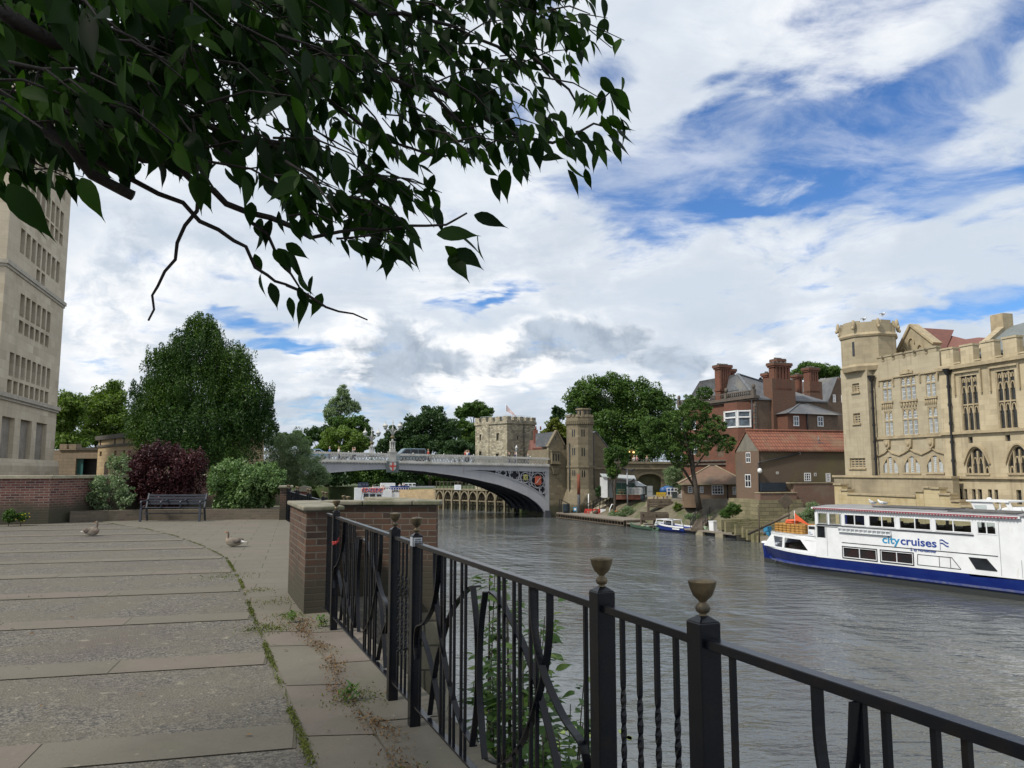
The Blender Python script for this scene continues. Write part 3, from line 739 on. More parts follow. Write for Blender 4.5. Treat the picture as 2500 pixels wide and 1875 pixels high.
goosemat('goose_feather'); surf('beak_orange',(.55,.20,.07),None,10,.5,0)
def goose(pos,label,rz,turn=0.):
 """sitting greylag, facing -x"""
 t=T('goose',label,'goose',pos,rz,None)
 # rings of an egg-shaped trunk swept tail->breast->neck->head as one surface
 ring=[(.30,.115,.010,.006),(.26,.11,.035,.02),(.20,.10,.075,.05),(.10,.105,.105,.085),(0,.11,.118,.105),(-.08,.115,.112,.108),(-.145,.13,.088,.09),(-.175,.165,.056,.056),(-.165,.21,.036,.038),(-.150,.25,.027,.029),(-.148,.285,.0255,.027),(-.160,.315,.030,.031),(-.185,.328,.029,.028),(-.208,.326,.019,.018),(-.222,.323,.010,.010)]
 V=[]; n=14
 P=[Vector((r[0],0,r[1]))for r in ring]
 for i,r in enumerate(ring):
  d=(P[min(i+1,len(P)-1)]-P[max(i-1,0)]).normalized(); u=Vector((0,1,0)); w_=d.cross(u)
  for k in range(n):
   a=2*math.pi*k/n; p=P[i]+u*math.cos(a)*r[2]+w_*math.sin(a)*r[3]
   if turn and i>=8:q=p-P[9]; c_,s_=math.cos(turn),math.sin(turn); p=P[9]+Vector((q.x*c_-q.y*s_,q.x*s_+q.y*c_,q.z))
   V.append((p.x,p.y,max(p.z,.004)))
 F=[tuple(range(n)),tuple(range((len(ring)-1)*n+n-1,(len(ring)-1)*n-1,-1))]
 for i in range(len(ring)-1):
  for k in range(n):a=i*n+k; b_=i*n+(k+1)%n; F.append((b_,a,a+n,b_+n))
 mb=MB(); mb.add(V,F,True); bo=mb.build('body','goose_feather',t); s_=bo.modifiers.new('s','SUBSURF'); s_.levels=1; s_.render_levels=1
 mb=MB()
 for sg in(-1,1):
  mb.ell((.06,sg*.085,.135),(.17,.032,.062),12,6,rot=Matrix.Rotation(R(6*sg),3,'Z')@Matrix.Rotation(R(-4),3,'Y'))
 mb.build('wing',surf('wing_grey',(.15,.125,.10),(.085,.07,.058),9,.8,.6,40),t)
 mb=MB(); hx=Vector((-.215,0,.322)); tip=Vector((-.268,0,.312))
 if turn:
  for q_ in(hx,tip):
   q=q_-P[9]; c_,s2=math.cos(turn),math.sin(turn); q_.x,q_.y=P[9].x+q.x*c_-q.y*s2,P[9].y+q.x*s2+q.y*c_
 mb.tube([hx,hx.lerp(tip,.5),tip],[.016,.013,.006],8); mb.build('beak','beak_orange',t)
 for sg in(-1,1):
  e=Vector((-.192,sg*.027,.334)); 
  if turn:q=e-P[9]; c_,s2=math.cos(turn),math.sin(turn); e=Vector((P[9].x+q.x*c_-q.y*s2,P[9].y+q.x*s2+q.y*c_,e.z))
  mb=MB(); mb.ell(e,(.005,.005,.005),6,4); mb.build('eye','black_paint',t)
 mb=MB(); mb.prism([(.25,-.05),(.33,-.03),(.345,0),(.33,.03),(.25,.05)],'z',.098,.112); mb.build('tail',surf('tail_white',(.62,.6,.56),(.5,.48,.44),8,.8,.3),t)
 return t
gp=gnd(224,1309); g1_=goose((gp[0],gp[1],.004),'greylag goose at the left, resting with its white stern to the left and looking back',R(176),R(165)); g1_.scale=(.84,1,1.05)
gp=gnd(570,1335.5); gg=goose((gp[0],gp[1],.004),'greylag goose resting on the paving in front of the bench and bushes',R(2),R(-25)); gg.scale=(.80,.95,.95)
# ---------------------------------------------------------------- land beyond
lm=MB()
lm.prism([(-20.5,60),(-28,78),(-33.5,88),(-38.5,100),(-40,108),(-400,108),(-400,60)],'z',-8,-1.0); lm.prism([(-40,108.1),(-41,121),(-41,150),(-40.5,200),(-60,300),(-400,300),(-400,108.1)],'z',-8,-2.4)
struct(lm.build('far_garden','grass_ground'),'grassy riverside gardens on the left bank past the bridge')
lm=MB(); lm.prism([(-400,900),(-400,300),(-130,205),(-62,172),(-34,158),(-22,146),(-15,135.5),(-8.6,128.3),(1.0,120),(5.6,107.2),(28,116),(33,104),(60,104),(400,104),(400,900)],'z',-8,-1.6)
struct(lm.build('far_bank','grass_ground'),'tree-covered ground of the opposite bank upstream of the bridge')
lm=MB(); lm.prism([(5.2,106.9),(28.6,116.8),(31,107),(34,97),(60,97),(300,97),(300,600),(-.2,600),(-.2,118.5),(1,118)],'z',-1.58,2.45)
struct(lm.build('street_level','earth'),'raised street level behind the bridge lodge and tunnel wall')
# right bank: slope between water line and terrace
surf('mud_bank',(.16,.14,.10),(.10,.09,.055),1.6,.95,.8,14,c3=(.07,.085,.03),s3=.55,bd=.04)
wl_=[(6.0,104.8),(11.3,97),(13.5,90),(15.9,83.6),(18.9,76.6),(23.2,67.2),(28,55),(34,42),(44,20),(60,-10)]
tp=[(13,108),(18.5,101),(20.5,93),(22.5,86),(25.2,79.5),(29,68),(31.5,57.5),(37,44),(47,21),(63,-9)]
V=[]; F=[]; K=14; g=random.Random(5); n=len(wl_)
fine=7; A=[]; B_=[]
for i in range(n-1):
 for j in range(fine):k=j/fine; A.append([wl_[i][q]*(1-k)+wl_[i+1][q]*k for q in(0,1)]); B_.append([tp[i][q]*(1-k)+tp[i+1][q]*k for q in(0,1)])
A.append(list(wl_[-1])); B_.append(list(tp[-1]))
for i,(p,q)in enumerate(zip(A,B_)):
 for k in range(K+1):
  f=k/K; z=WZ-.5+(2.85+.5)*(.25*f+.75*f*f*(3-2*f))+g.uniform(-.07,.07)*(0<k<K)
  x=p[0]+(q[0]-p[0])*(f*1.1-.1); y=p[1]+(q[1]-p[1])*(f*1.1-.1); V.append((x+g.uniform(-.1,.1),y+g.uniform(-.1,.1),z))
for i in range(len(A)-1):
 for k in range(K):a=i*(K+1)+k; F.append((a,a+1,a+K+2,a+K+1))
lm=MB(); lm.add(V,F,True); struct(lm.build('river_bank','mud_bank'),'muddy grassy slope between the river and the boatyard terrace')
surf('yard',(.19,.175,.145),(.13,.12,.10),1.5,.95,.5,20)
lm=MB(); lm.prism([(x-.1,y)for x,y in tp]+[(120,-9),(120,116),(28,115.5),(13,109.4)],'z',-3.2,-1.86); struct(lm.build('yard_ground','yard'),'trodden ground of the boatyard and building terraces')

# ---------------------------------------------------------------- tall stone office block
masonry('portland',[(.46,.39,.285),(.60,.52,.40),(.53,.455,.34),(.64,.565,.44)],(.40,.355,.28),1.15,.52,.008,stain=(.42,.36,.27),st_s=.25,vary=.6,streak=(.38,.35,.30),bm=.25)
glassmat('glass_dark',(.022,.026,.032)); glassmat('glass_sky',(.10,.13,.16),var=.35)
surf('stone_trim',(.46,.42,.35),(.36,.33,.27),3,.85,.3,15)
TB=Fr(-28.3,42,-.293,1)
tb=TB.thing('office_block','tall pale stone office block with slit windows at the left edge of the view','building')
LX=TB.st((129,1150))[0]
holes=[]; gl=[]
def slits(lp_,rp_,n,low=None,keep=None):
 (x0,zt0),(x0b,zb0)=TB.st(y4(*lp_[0])),TB.st(y4(*lp_[1]));(x1,zt1),(x1b,zb1)=TB.st(y4(*rp_[0])),TB.st(y4(*rp_[1]))
 zt,zb=(zt0+zt1)/2,(zb0+zb1)/2; xa,xb=(x0+x0b)/2,(x1+x1b)/2; st_=(xb-xa)/(n-.35)
 for i in range(n):
  if keep and i not in keep:continue
  holes.append((xa+i*st_,xa+(i+.72)*st_,zb,zt))
 gl.append((xa if not keep else xa+min(keep)*st_,xb if not keep else xa+(max(keep)+.65)*st_,zb,zt)); return xa,xb,zb,zt,st_
slits(((131,95),(129,205)),((323,272),(318,385)),8); slits(((122,210),(120,280)),((318,393),(315,447)),8)
slits(((106,375),(101,500)),((302,530),(297,640)),8); slits(((101,512),(99,575)),((297,652),(294,712)),8,keep=(3,4))
slits(((104,702),(99,815)),((256,790),(250,895)),6); slits(((97,835),(93,900)),((246,910),(243,970)),6)
slits(((50,995),(44,1112)),((254,1078),(248,1185)),8); slits(((38,1132),(33,1200)),((244,1197),(240,1255)),8)
for(a,c)in(((12,1318),(60,1560)),((106,1335),(150,1532)),((186,1350),(226,1545))):
 r=TB.rect(y4(*a),y4(*c)); holes.append((r[0],r[1],r[2]-.3,r[3]))
zr=[TB.st(y4(*p))[1]for p in((120,600),(300,735))]; ztop=27.0
r=TB.st(y4(130,95))[1]
for i in range(8): # upper storeys hidden by the cherry branches keep the same rhythm
 for(b0,b1)in((r+1.2,r+3.2),):
  x=holes[0][0]+i*(holes[1][0]-holes[0][0]); holes.append((x,x+holes[0][1]-holes[0][0],b0,b1))
gl.append((holes[0][0],holes[7][1],r+1.2,r+3.2))
mb=MB(); mb.wall(0,LX,-.6,ztop,holes,0,.26,back=18); mb.build('wall','portland',tb)
for i,q in enumerate(gl):mb=MB(); mb.quad((q[0]-.05,.25,q[2]-.05),(q[1]+.05,.25,q[2]-.05),(q[1]+.05,.25,q[3]+.05),(q[0]-.05,.25,q[3]+.05)); mb.build('window','glass_dark',tb)
mb=MB(); q=holes[-9-3 if False else 0]; mb.quad((0.2,.255,-.5),(LX-.2,.255,-.5),(LX-.2,.255,5.3),(.2,.255,5.3)); mb.build('recess_panel',surf('recess',(.30,.27,.225),None,2,.8,.1),tb)
zc1=(TB.st(y4(57,556))[1]+TB.st(y4(318,745))[1])/2; zc2=(TB.st(y4(20,1206))[1]+TB.st(y4(268,1280))[1])/2
for zz,dd in((zc1,.14),(zc2,.2),(ztop-.3,.3)):
 mb=MB(); mb.box(-dd,LX+dd,-dd,18,zz-.14,zz+.1); mb.box(-dd*.5,LX+dd*.5,-dd*.5,18,zz-.3,zz-.141); mb.build('string_course','stone_trim',tb)
mb=MB(); mb.box(-.12,LX+.1,-.35,0-.002,-.6,1.9); mb.taper(-.12,LX+.1,-.35,-.002,1.9,2.3,1,.3); mb.build('plinth','portland',tb)
s0=TB.st(y4(290,1040))[1]; mb=MB(); mb.box(LX+.01,LX+1.2,1.2,9,-.6,s0-.15); mb.build('stair_tower','portland',tb)
mb=MB(); mb.box(LX,LX+1.6,.8,9.3,s0-.15,s0+.1); mb.build('stair_roof',surf('copper_dark',(.13,.08,.07),None,3,.6,.2),tb)
# ---------------------------------------------------------------- gate wall and bath house beyond the boundary wall
masonry('tan_stone',[(.33,.25,.14),(.42,.32,.19),(.38,.28,.16),(.30,.24,.15)],(.22,.17,.10),.75,.28,.012,stain=(.26,.21,.14),st_s=.5)
masonry('brown_stone',[(.22,.175,.12),(.28,.22,.155),(.25,.19,.13)],(.16,.13,.095),.7,.26,.01,stain=(.15,.13,.10),st_s=.5)
surf('dark_trim',(.085,.075,.06),None,4,.85,.3,20)
GW=Fr(*at(132,1150,62)[:2],1,.0); gt=GW.thing('gate_wall','brown crenellated stone gate wall between the office block and the tan bath house','wall')
def rr(A,B):return GW.rect(a7(*A),a7(*B))
x0,x1,z0,z1_=rr((0,640),(600,1330)); xa,xb,zc_,zd_=rr((600,650),(1175,1330)); oa=rr((615,880),(1160,1330))
mb=MB(); mb.wall(x0-1.5,xb,-.5,zd_,[(oa[0],oa[1],-.5,oa[3])],0,.6,back=.7); mb.box(x0+.5,x1,-.12,.7-.01,zd_+.001,z1_+.05)
for(p,q)in(((200,490),(380,640)),((455,490),(630,640))):c_=rr(p,q); mb.box(c_[0],c_[1],-.125,.68,z1_+.04,c_[3])
mb.build('stonework','brown_stone',gt)
mb=MB(); mb.box(x1+.01,xb,-.1,.75,zd_+.002,zd_+.2); mb.build('coping','dark_trim',gt)
d_=rr((615,885),(750,1330)); mb=MB(); mb.box(d_[0],d_[1],.2,.26,-.5,d_[3]); mb.build('door',surf('teal',(.03,.13,.12),(.025,.10,.10),4,.5,.1),gt)
mb=MB(); mb.quad((oa[0],.69,-.5),(oa[1],.69,-.5),(oa[1],.69,oa[3]),(oa[0],.69,oa[3])); mb.build('dark_opening','black_paint',gt)
BH=Fr(*at(236,1150,61)[:2],6.2,-6.8); bh=BH.thing('bath_house','flat-topped tan stone house with slit windows behind the left shrubs','building')
x1b=BH.st(a7(2500,700))[0]; zt_=BH.st(a7(1180,395))[1]; zs_=BH.st(a7(1180,560))[1]
hs=[BH.rect(a7(*p),a7(*q))for p,q in(((1255,690),(1305,815)),((1645,670),(1700,790)),((1880,660),(1935,760)))]
mb=MB(); mb.wall(0,x1b+3,-.5,zt_,hs,0,.35,back=7); mb.build('stonework','tan_stone',bh)
for h_ in hs:window(bh,h_[0]+.01,h_[1]-.01,h_[2]+.01,h_[3]-.01,.22,1,1,'dark_trim','glass_dark',.04)
mb=MB(); mb.box(-.15,x1b+3.2,-.2,7.2,zt_+.002,zt_+.32); mb.build('roof_edge','dark_trim',bh)
mb=MB(); mb.box(-.05,x1b+3.05,-.08,-.002,zs_-.08,zs_+.08)
for px in(1285,1672,1915):x=BH.st(a7(px,450))[0]; mb.box(x-.05,x+.05,-.06,-.001,zs_+.09,zt_)
mb.build('string_course','dark_trim',bh)
ar=BH.rect(a7(1390,950),a7(1490,1060)); mb=MB(); n=12; c_=((ar[0]+ar[1])/2,ar[2]); rw,rh=(ar[1]-ar[0])/2,ar[3]-ar[2]
mb.prism([(c_[0]+rw*math.cos(math.pi*k/n),c_[1]+rh*math.sin(math.pi*k/n))for k in range(n+1)]+[(ar[0],-.4),(ar[1],-.4)],'y',-.012,-.004); mb.build('arched_door','glass_dark',bh)

# ---------------------------------------------------------------- the bridge
m,N,b,o=newmat('bridge_paint'); t=N.n('ShaderNodeTexCoord').outputs['Object']
c=N.mix(N.ss(N.noise(t,.35,4,.6).outputs[0],.35,.65),(.395,.40,.42),(.355,.36,.385)); sv=N.vmath('MULTIPLY',t,(2.3,2.3,.3))
x,y,z=N.sep(t)
rust=N.math('MULTIPLY',N.ss(N.noise(sv,1.6,5,.6).outputs[0],.63,.74),N.math('MULTIPLY',N.ss(x,8,11),N.ss(x,15,19,1,0)))
c=N.mix(rust,c,(.26,.10,.045)); c=N.mix(N.math('MULTIPLY',N.ss(N.noise(sv,.8,4).outputs[0],.5,.8),.3),c,(.22,.23,.25))
N.l(c,b.inputs['Base Color']); b.inputs['Roughness'].default_value=.55; bump(N,b,N.noise(t,5,2).outputs[0],.1,.02)
surf('bridge_white',(.50,.495,.47),(.42,.415,.39),2,.6,.2,20,c3=(.33,.32,.28),s3=.5)
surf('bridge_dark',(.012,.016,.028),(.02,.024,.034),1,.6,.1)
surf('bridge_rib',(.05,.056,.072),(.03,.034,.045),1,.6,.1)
asphalt=surf('asphalt',(.05,.05,.05),(.07,.07,.068),4,.9,.4,60)
BR=Fr(5.08,106,-.92,-.387); br=BR.thing('iron_arch_bridge','pale lilac-grey iron arch bridge with a white traceried parapet spanning the river','bridge')
BW=-12.0; TL=48.0
ZT=lambda t:np.interp(t,[-20,0,7,14,22,29,33,46,60],[3.2,3.34,3.52,3.66,3.76,3.88,3.94,4.05,4.1])
ZB=lambda t:np.interp(t,[-20,0,7,14,22,29,33,46,60],[2.15,2.28,2.40,2.50,2.66,2.74,2.78,2.86,2.9])
AL=lambda t:np.interp(t,[.55,.66,1.09,1.81,3.23,5.34,7.43,10.84,13.6,17.63,20,22,23.6,25.5,28.9,32,35,38,40,42,43.4,44.2],[-4.3,-3.98,-3.45,-2.73,-1.81,-.92,-.24,.52,.99,1.54,1.74,1.82,1.80,1.71,1.45,1.18,.75,0,-.75,-1.8,-3,-4.3])
AU=lambda t:np.interp(t,[.35,.51,1.08,2.51,4.64,6.74,8.8,12.0,13.5,32,34,36,38.5,41,43,44.2],[-2.5,-2.23,-1.64,-.72,.26,.95,1.41,1.66,1.75,2.0,1.9,1.75,1.3,.5,-.9,-2.5])
ts=list(np.arange(.55,44.15,.35))+[44.2]
mb=MB(); tl=[t for t in ts if t<=12.2]; mb.strip([(t,AU(t))for t in tl],[(t,AL(t))for t in tl],0,-.35)
tl=[t for t in ts if 12<=t<=34]; mb.strip([(t,ZB(t)-.01)for t in tl],[(t,AL(t))for t in tl],.0,-.35)
tl=[t for t in ts if 33.8<=t]; mb.strip([(t,AU(t))for t in tl],[(t,AL(t))for t in tl],0,-.35)
mb.build('arch_rib','bridge_paint',br)
mb=MB(); tl=[t for t in ts if t<=12.2]; mb.strip([(t,AU(t)+.07)for t in tl],[(t,AU(t)-.05)for t in tl],.07,-.3)
mb.strip([(t,AL(t)+.16)for t in ts],[(t,AL(t)-.02)for t in ts],.08,-.3)
mb.build('rib_moulding','bridge_paint',br)
mb=MB(); tl=[0]+[t for t in ts if t<=13.6]; mb.strip([(t,ZB(t)-.01)for t in tl],[(t,ZB(t)-.86+.12*t/12)for t in tl],.01,-.3)
mb.box(0,.62,.012,-.3,-3.75,ZB(0)-.87); mb.build('fascia','bridge_paint',br)
mb=MB(); mb.box(-.15,.75,.25,-.6,WZ-.6,-3.76); mb.build('rib_foot',surf('rib_foot_c',(.07,.075,.085),None,2,.7,.2),br)
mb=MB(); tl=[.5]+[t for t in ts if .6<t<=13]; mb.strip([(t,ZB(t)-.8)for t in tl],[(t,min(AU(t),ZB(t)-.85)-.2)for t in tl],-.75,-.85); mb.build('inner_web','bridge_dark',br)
for k in range(1,6):
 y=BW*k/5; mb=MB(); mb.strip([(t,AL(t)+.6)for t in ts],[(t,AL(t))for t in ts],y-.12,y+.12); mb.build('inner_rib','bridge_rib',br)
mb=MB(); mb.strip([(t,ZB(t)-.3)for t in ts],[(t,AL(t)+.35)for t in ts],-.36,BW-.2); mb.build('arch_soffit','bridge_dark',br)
mb=MB(); tl=list(np.arange(-1.5,TL,1.5)); mb.strip([(t,ZT(t)-1.05)for t in tl],[(t,ZB(t)-.31)for t in tl],-.3,BW+.3); mb.build('roadway','asphalt',br)
def parapet(y,sgn,nm='parapet'):
 par=MB(); tl=list(np.arange(0,TL,1.0))
 par.strip([(t,ZB(t)+.24)for t in tl],[(t,ZB(t)+.02)for t in tl],y+.16*sgn,y-.18*sgn)
 par.strip([(t,ZB(t)+.07)for t in tl],[(t,ZB(t)-.09)for t in tl],y+.26*sgn,y-.05*sgn)
 par.strip([(t,ZT(t)-.06)for t in tl],[(t,ZT(t)-.25)for t in tl],y+.17*sgn,y-.12*sgn)
 par.strip([(t,ZT(t)-.02)for t in tl],[(t,ZT(t)-.075)for t in tl],y+.08*sgn,y-.03*sgn)
 po=par.build(nm,'bridge_white',br)
 lt=MB(); t=.4
 while t<TL-.6:
  if abs(t-21.9)<.75:
   if lt.v:lt.build('tracery','bridge_white',po); lt=MB()
   t+=.42; continue
  a,b_=ZB(t)+.235,ZT(t)-.245; a2_,b2_=ZB(t+.42)+.235,ZT(t+.42)-.245; yy=y+.02*sgn
  lt.bar((t,yy,a),(t+.42,yy,b2_),.05,.06,(0,1,0)); lt.bar((t,yy+.005,b_),(t+.42,yy+.005,a2_),.05,.06,(0,1,0))
  cx,cz=t+.21,(a+b_)/2; pts=[(cx+.12*math.cos(q*math.pi/4),yy+.01,cz+.12*math.sin(q*math.pi/4))for q in range(9)]; lt.ribbon(pts,.045,.05,(0,1,0))
  t+=.42
 lt.build('tracery','bridge_white',po)
 dn=MB(); t=.1
 while t<TL-.3:dn.box(t,t+.24,y-.1*sgn,y+.17*sgn,ZB(t)-.22,ZB(t)-.085); t+=.4
 dn.build('dentils','bridge_white',po)
 cr=MB(); t=.2
 while t<TL-.3:cr.box(t,t+.12,y-.01*sgn,y+.05*sgn,ZT(t)-.03,ZT(t)+.05); t+=.24
 for t in(2.8+4.1*np.arange(11)):cr.ell((t,y+.02*sgn,ZT(t)+.06),(.1,.1,.12),8,5)
 cr.build('cresting','bridge_white',po)['kind']='stuff'
parapet(0,1); parapet(BW,-1)
mb=MB(); mb.box(21.45,22.35,.22,-.2,ZB(23)+.0,ZT(23)+.12); mb.box(21.35,22.45,.28,-.25,ZT(23)+.12,ZT(23)+.22); mb.build('parapet_pier','bridge_white',br)
# heraldic shield at the crown: red cross on white in a dark carved frame
sx_,sz_=21.9,ZB(23)-.55
mb=MB(); mb.prism([(sx_-.75,sz_-.72),(sx_+.75,sz_-.72),(sx_+.8,sz_+.2),(sx_+.72,sz_+.72),(sx_+.3,sz_+.62),(sx_-.3,sz_+.62),(sx_-.72,sz_+.72),(sx_-.8,sz_+.2)],'y',.1,.34); so_=mb.build('shield_frame',surf('shield_dark',(.06,.09,.11),(.13,.14,.13),6,.6,.4),br)
shp=lambda cx,cz,w_,h_:[(cx-w_,cz+h_),(cx+w_,cz+h_),(cx+w_,cz-h_*.2),(cx+w_*.65,cz-h_*.75),(cx,cz-h_*1.05),(cx-w_*.65,cz-h_*.75),(cx-w_,cz-h_*.2)]
mb=MB(); mb.prism(shp(sx_,sz_,.42,.52),'y',.342,.37); mb.build('shield','bridge_white',so_)
mb=MB(); mb.box(sx_-.09,sx_+.09,.371,.39,sz_-.5,sz_+.52); mb.box(sx_-.42,sx_-.091,.371,.39,sz_-.02,sz_+.16); mb.box(sx_+.091,sx_+.42,.371,.39,sz_-.02,sz_+.16); mb.build('red_cross','red_paint',so_)
# spandrel tracery
tr=MB()
def ring(cx,cz,r,y=-.02,w_=.09,foils=4,n=24):
 tr.ribbon([(cx+r*math.cos(2*math.pi*k/n),y,cz+r*math.sin(2*math.pi*k/n))for k in range(n+1)],w_,.14,(0,1,0))
 for q in range(foils):
  a=2*math.pi*q/foils; c2=(cx+r*.5*math.cos(a),cz+r*.5*math.sin(a)); rr_=r*.42
  pts=[(c2[0]+rr_*math.cos(a+s_),y,c2[1]+rr_*math.sin(a+s_))for s_ in np.linspace(-1.9,1.9,10)]; tr.ribbon(pts,w_*.6,.08,(0,1,0))
def A2(x,y):return BR.st(a2(x,y))
for(px,py,pr2)in((1810,790,155),(1555,730,108),(1330,680,110),(1090,640,70),(1915,985,75),(1440,800,34),(1680,630,36),(1230,620,26),(1960,630,40),(1660,860,34),(970,625,30)):
 cx,cz=A2(px,py); ring(cx,cz,pr2/8.508*106/FOC,foils=4 if pr2>60 else 3)
tr.build('spandrel_tracery',surf('lilac',(.42,.43,.47),None,3,.5,.1),br)
for(px,py,w_,h_,mt,nm)in((1815,795,70,95,'orange_shield','red_shield'),(1555,728,46,62,'yellow_shield','yellow_shield')):
 if mt not in MT:surf(mt,(.50,.11,.06)if 'orange' in mt else(.42,.40,.14),None,3,.6,.1)
 cx,cz=A2(px,py); k=106/FOC/8.508; mb=MB(); W_,H_=w_*k,h_*k
 mb.prism([(cx-W_,cz+H_*.85),(cx,cz+H_*1.02),(cx+W_,cz+H_*.85),(cx+W_*.95,cz),(cx+W_,cz-H_*.7),(cx,cz-H_),(cx-W_,cz-H_*.7),(cx-W_*.95,cz)],'y',.05,.14)
 o_=mb.build(nm,mt,br); mb=MB()
 if 'red' in nm:mb.bar((cx+W_*.6,.16,cz-H_*.55),(cx-W_*.6,.16,cz+H_*.6),.07,.03,(0,1,0))
 else:mb.bar((cx-W_*.5,.16,cz+H_*.45),(cx+W_*.1,.16,cz+H_*.05),.07,.03,(0,1,0)); mb.bar((cx+W_*.5,.16,cz+H_*.45),(cx-W_*.3,.163,cz-H_*.6),.07,.03,(0,1,0))
 mb.build('shield_charge','bridge_white' if 'red' in nm else 'shield_dark',o_)
# twin-lantern standards
glassmat('lantern_glass',(.40,.44,.42),.15,.8)
def lamp(t,y,z,label,k=1.0):
 L=T('bridge_lamp',label,'lamp',BR.w(t,y,z),BR.rot,'lamp standards on the bridge')
 mb=MB(); mb.box(-.38,.38,-.3,.3,0,.35)
 for sx2 in(-.27,0,.27):
  for sy2 in(-.18,.18):mb.lathe([(.085,.35),(.07,.5),(.07,1.2),(.10,1.3)],sx2,sy2,8)
 mb.box(-.36,.36,-.28,.28,1.3,1.42); mb.lathe([(.2,1.42),(.12,1.6),(.12,1.75)],0,0,8); mb.build('base','bridge_white',L)
 mb=MB(); mb.lathe([(.1,1.72),(.26,1.85),(.30,2.0),(.24,2.14),(.1,2.2)],0,0,12); mb.build('ball',surf('gilt_dark',(.03,.03,.02),(.25,.2,.08),9,.5,.2),L)
 mb=MB()
 for sg in(-1,1):
  for o2 in(.0,.1):mb.tube([(sg*.05,0,2.15+o2),(sg*.16,0,2.5+o2),(sg*.45,0,2.86+o2*.7),(sg*1.1,0,2.98)],[.08,.06,.055,.05],6)
  mb.tube([(sg*.35,0,2.8),(sg*.08,0,3.15),(0,0,3.4)],.045,6)
 mb.ribbon([(.15*math.cos(q),0,2.85+.17*math.sin(q))for q in np.linspace(0,2*math.pi,12)],.06,.06,(0,1,0))
 mb.tube([(0,0,2.2),(0,0,3.6)],[.09,.04],6); mb.lathe([(.03,3.5),(.15,3.62),(.05,3.72),(.09,3.9),(.015,4.45)],0,0,8); mb.build('bracket','bridge_white',L)
 for sg in(-1,1):
  mb=MB(); mb.lathe([(.1,3.02),(.2,3.05),(.34,3.42),(.31,3.44)],sg*1.02,0,6); lo_=mb.build('lantern','lantern_glass',L)
  mb=MB(); mb.lathe([(.40,3.44),(.36,3.56),(.22,3.72),(.10,3.80),(.05,4.0),(.015,4.25)],sg*1.02,0,8); mb.build('lantern_cap','bridge_white',lo_)
 L.scale=(k,k,k)
lamp(21.9,-.02,ZT(23)+.22,'nearer twin-lantern white lamp standard above the shield of the bridge',.93)
lamp(21.9,BW,ZT(23)-.1,'farther twin-lantern white lamp standard on the other side of the bridge',.93)
# approach embankment carrying the road on the left, behind the willow
mb=MB(); mb.box(44.2,50,.4,BW-.4,WZ-1,ZB(46)-.02); mb.build('abutment','river_wall_stone',br)
# van and car on the bridge
surf('car_glass',(.02,.025,.03),None,2,.1,0); surf('tyre',(.02,.02,.02),None,8,.8,.2); surf('alloy',(.4,.4,.42),None,8,.35,0,metal=.8)
def vehicle(name,label,cat,fr,x,y,z,prof,win,w_,colr,wheels,rz=0.,lights=True):
 t=T(name,label,cat,fr.w(x,y,z),fr.rot+rz); mt=name+'_paint'+str(len(MT)); surf(mt,colr,tuple(c*.9 for c in colr),2,.3,0)
 mb=MB(); mb.prism(prof,'y',-w_/2,w_/2); mb.build('body',mt,t,bevel=.08,bseg=2)
 for sg in(-1,1):
  for wn in win:mb=MB(); mb.prism(wn,'y',sg*(w_/2+.004),sg*(w_/2-.02)); mb.build('side_window','car_glass',t)
  for wx in wheels:
   mb=MB(); mb.prism([(wx+.33*math.cos(a),.33+.33*math.sin(a))for a in np.linspace(0,2*math.pi,17)[:-1]],'y',sg*(w_/2+.02),sg*(w_/2-.18)); wo_=mb.build('wheel','tyre',t)
   mb=MB(); mb.prism([(wx+.2*math.cos(a),.33+.2*math.sin(a))for a in np.linspace(0,2*math.pi,13)[:-1]],'y',sg*(w_/2+.03),sg*(w_/2+.018)); mb.build('hubcap','alloy',wo_)
 x0=min(p[0]for p in prof); 
 return t
tv,rv=BR.st(a1(1360,800),-3.2)
vehicle('van','blue-grey van with dark side windows driving over the bridge','van',BR,tv,-3.3,float(ZT(tv))-1.05,[(1.75,.3),(1.85,.9),(1.75,1.15),(1.15,1.78),(.9,1.86),(-1.7,1.84),(-1.85,1.5),(-1.9,.3)],[[(1.45,1.2),(.95,1.7),(.35,1.7),(.35,1.2)],[(.25,1.2),(.25,1.7),(-.65,1.7),(-.65,1.2)],[(-.75,1.2),(-.75,1.7),(-1.55,1.66),(-1.62,1.2)]],1.8,(.10,.15,.18),(1.15,-1.2))
cv_,_=BR.st(y6(190,262),-4)
vehicle('car','pale blue car crossing near the left end of the bridge','car',BR,cv_,-4,float(ZT(cv_))-.98,[(2.0,.3),(2.05,.75),(1.2,.95),(.6,1.38),(-.9,1.4),(-1.6,1.0),(-2.05,.9),(-2.05,.3)],[[(.98,.98),(.5,1.3),(-.1,1.32),(-.1,.98)],[(-.2,.98),(-.2,1.32),(-.85,1.32),(-1.35,.98)]],1.75,(.22,.36,.50),(1.3,-1.3))

# ---------------------------------------------------------------- medieval water tower
masonry('rubble',[(.28,.25,.18),(.40,.36,.27),(.50,.46,.35),(.33,.29,.20),(.22,.20,.155)],(.26,.235,.18),.52,.27,.022,stain=(.16,.15,.125),st_s=.35,vary=.7,bm=1.0,bdist=.05)
c0=at(1238,1150,132); ang=R(45)
wt=T('medieval_tower','square medieval rubble-stone tower with crenellated top standing behind the bridge','tower',(c0[0],c0[1],0),R(41))
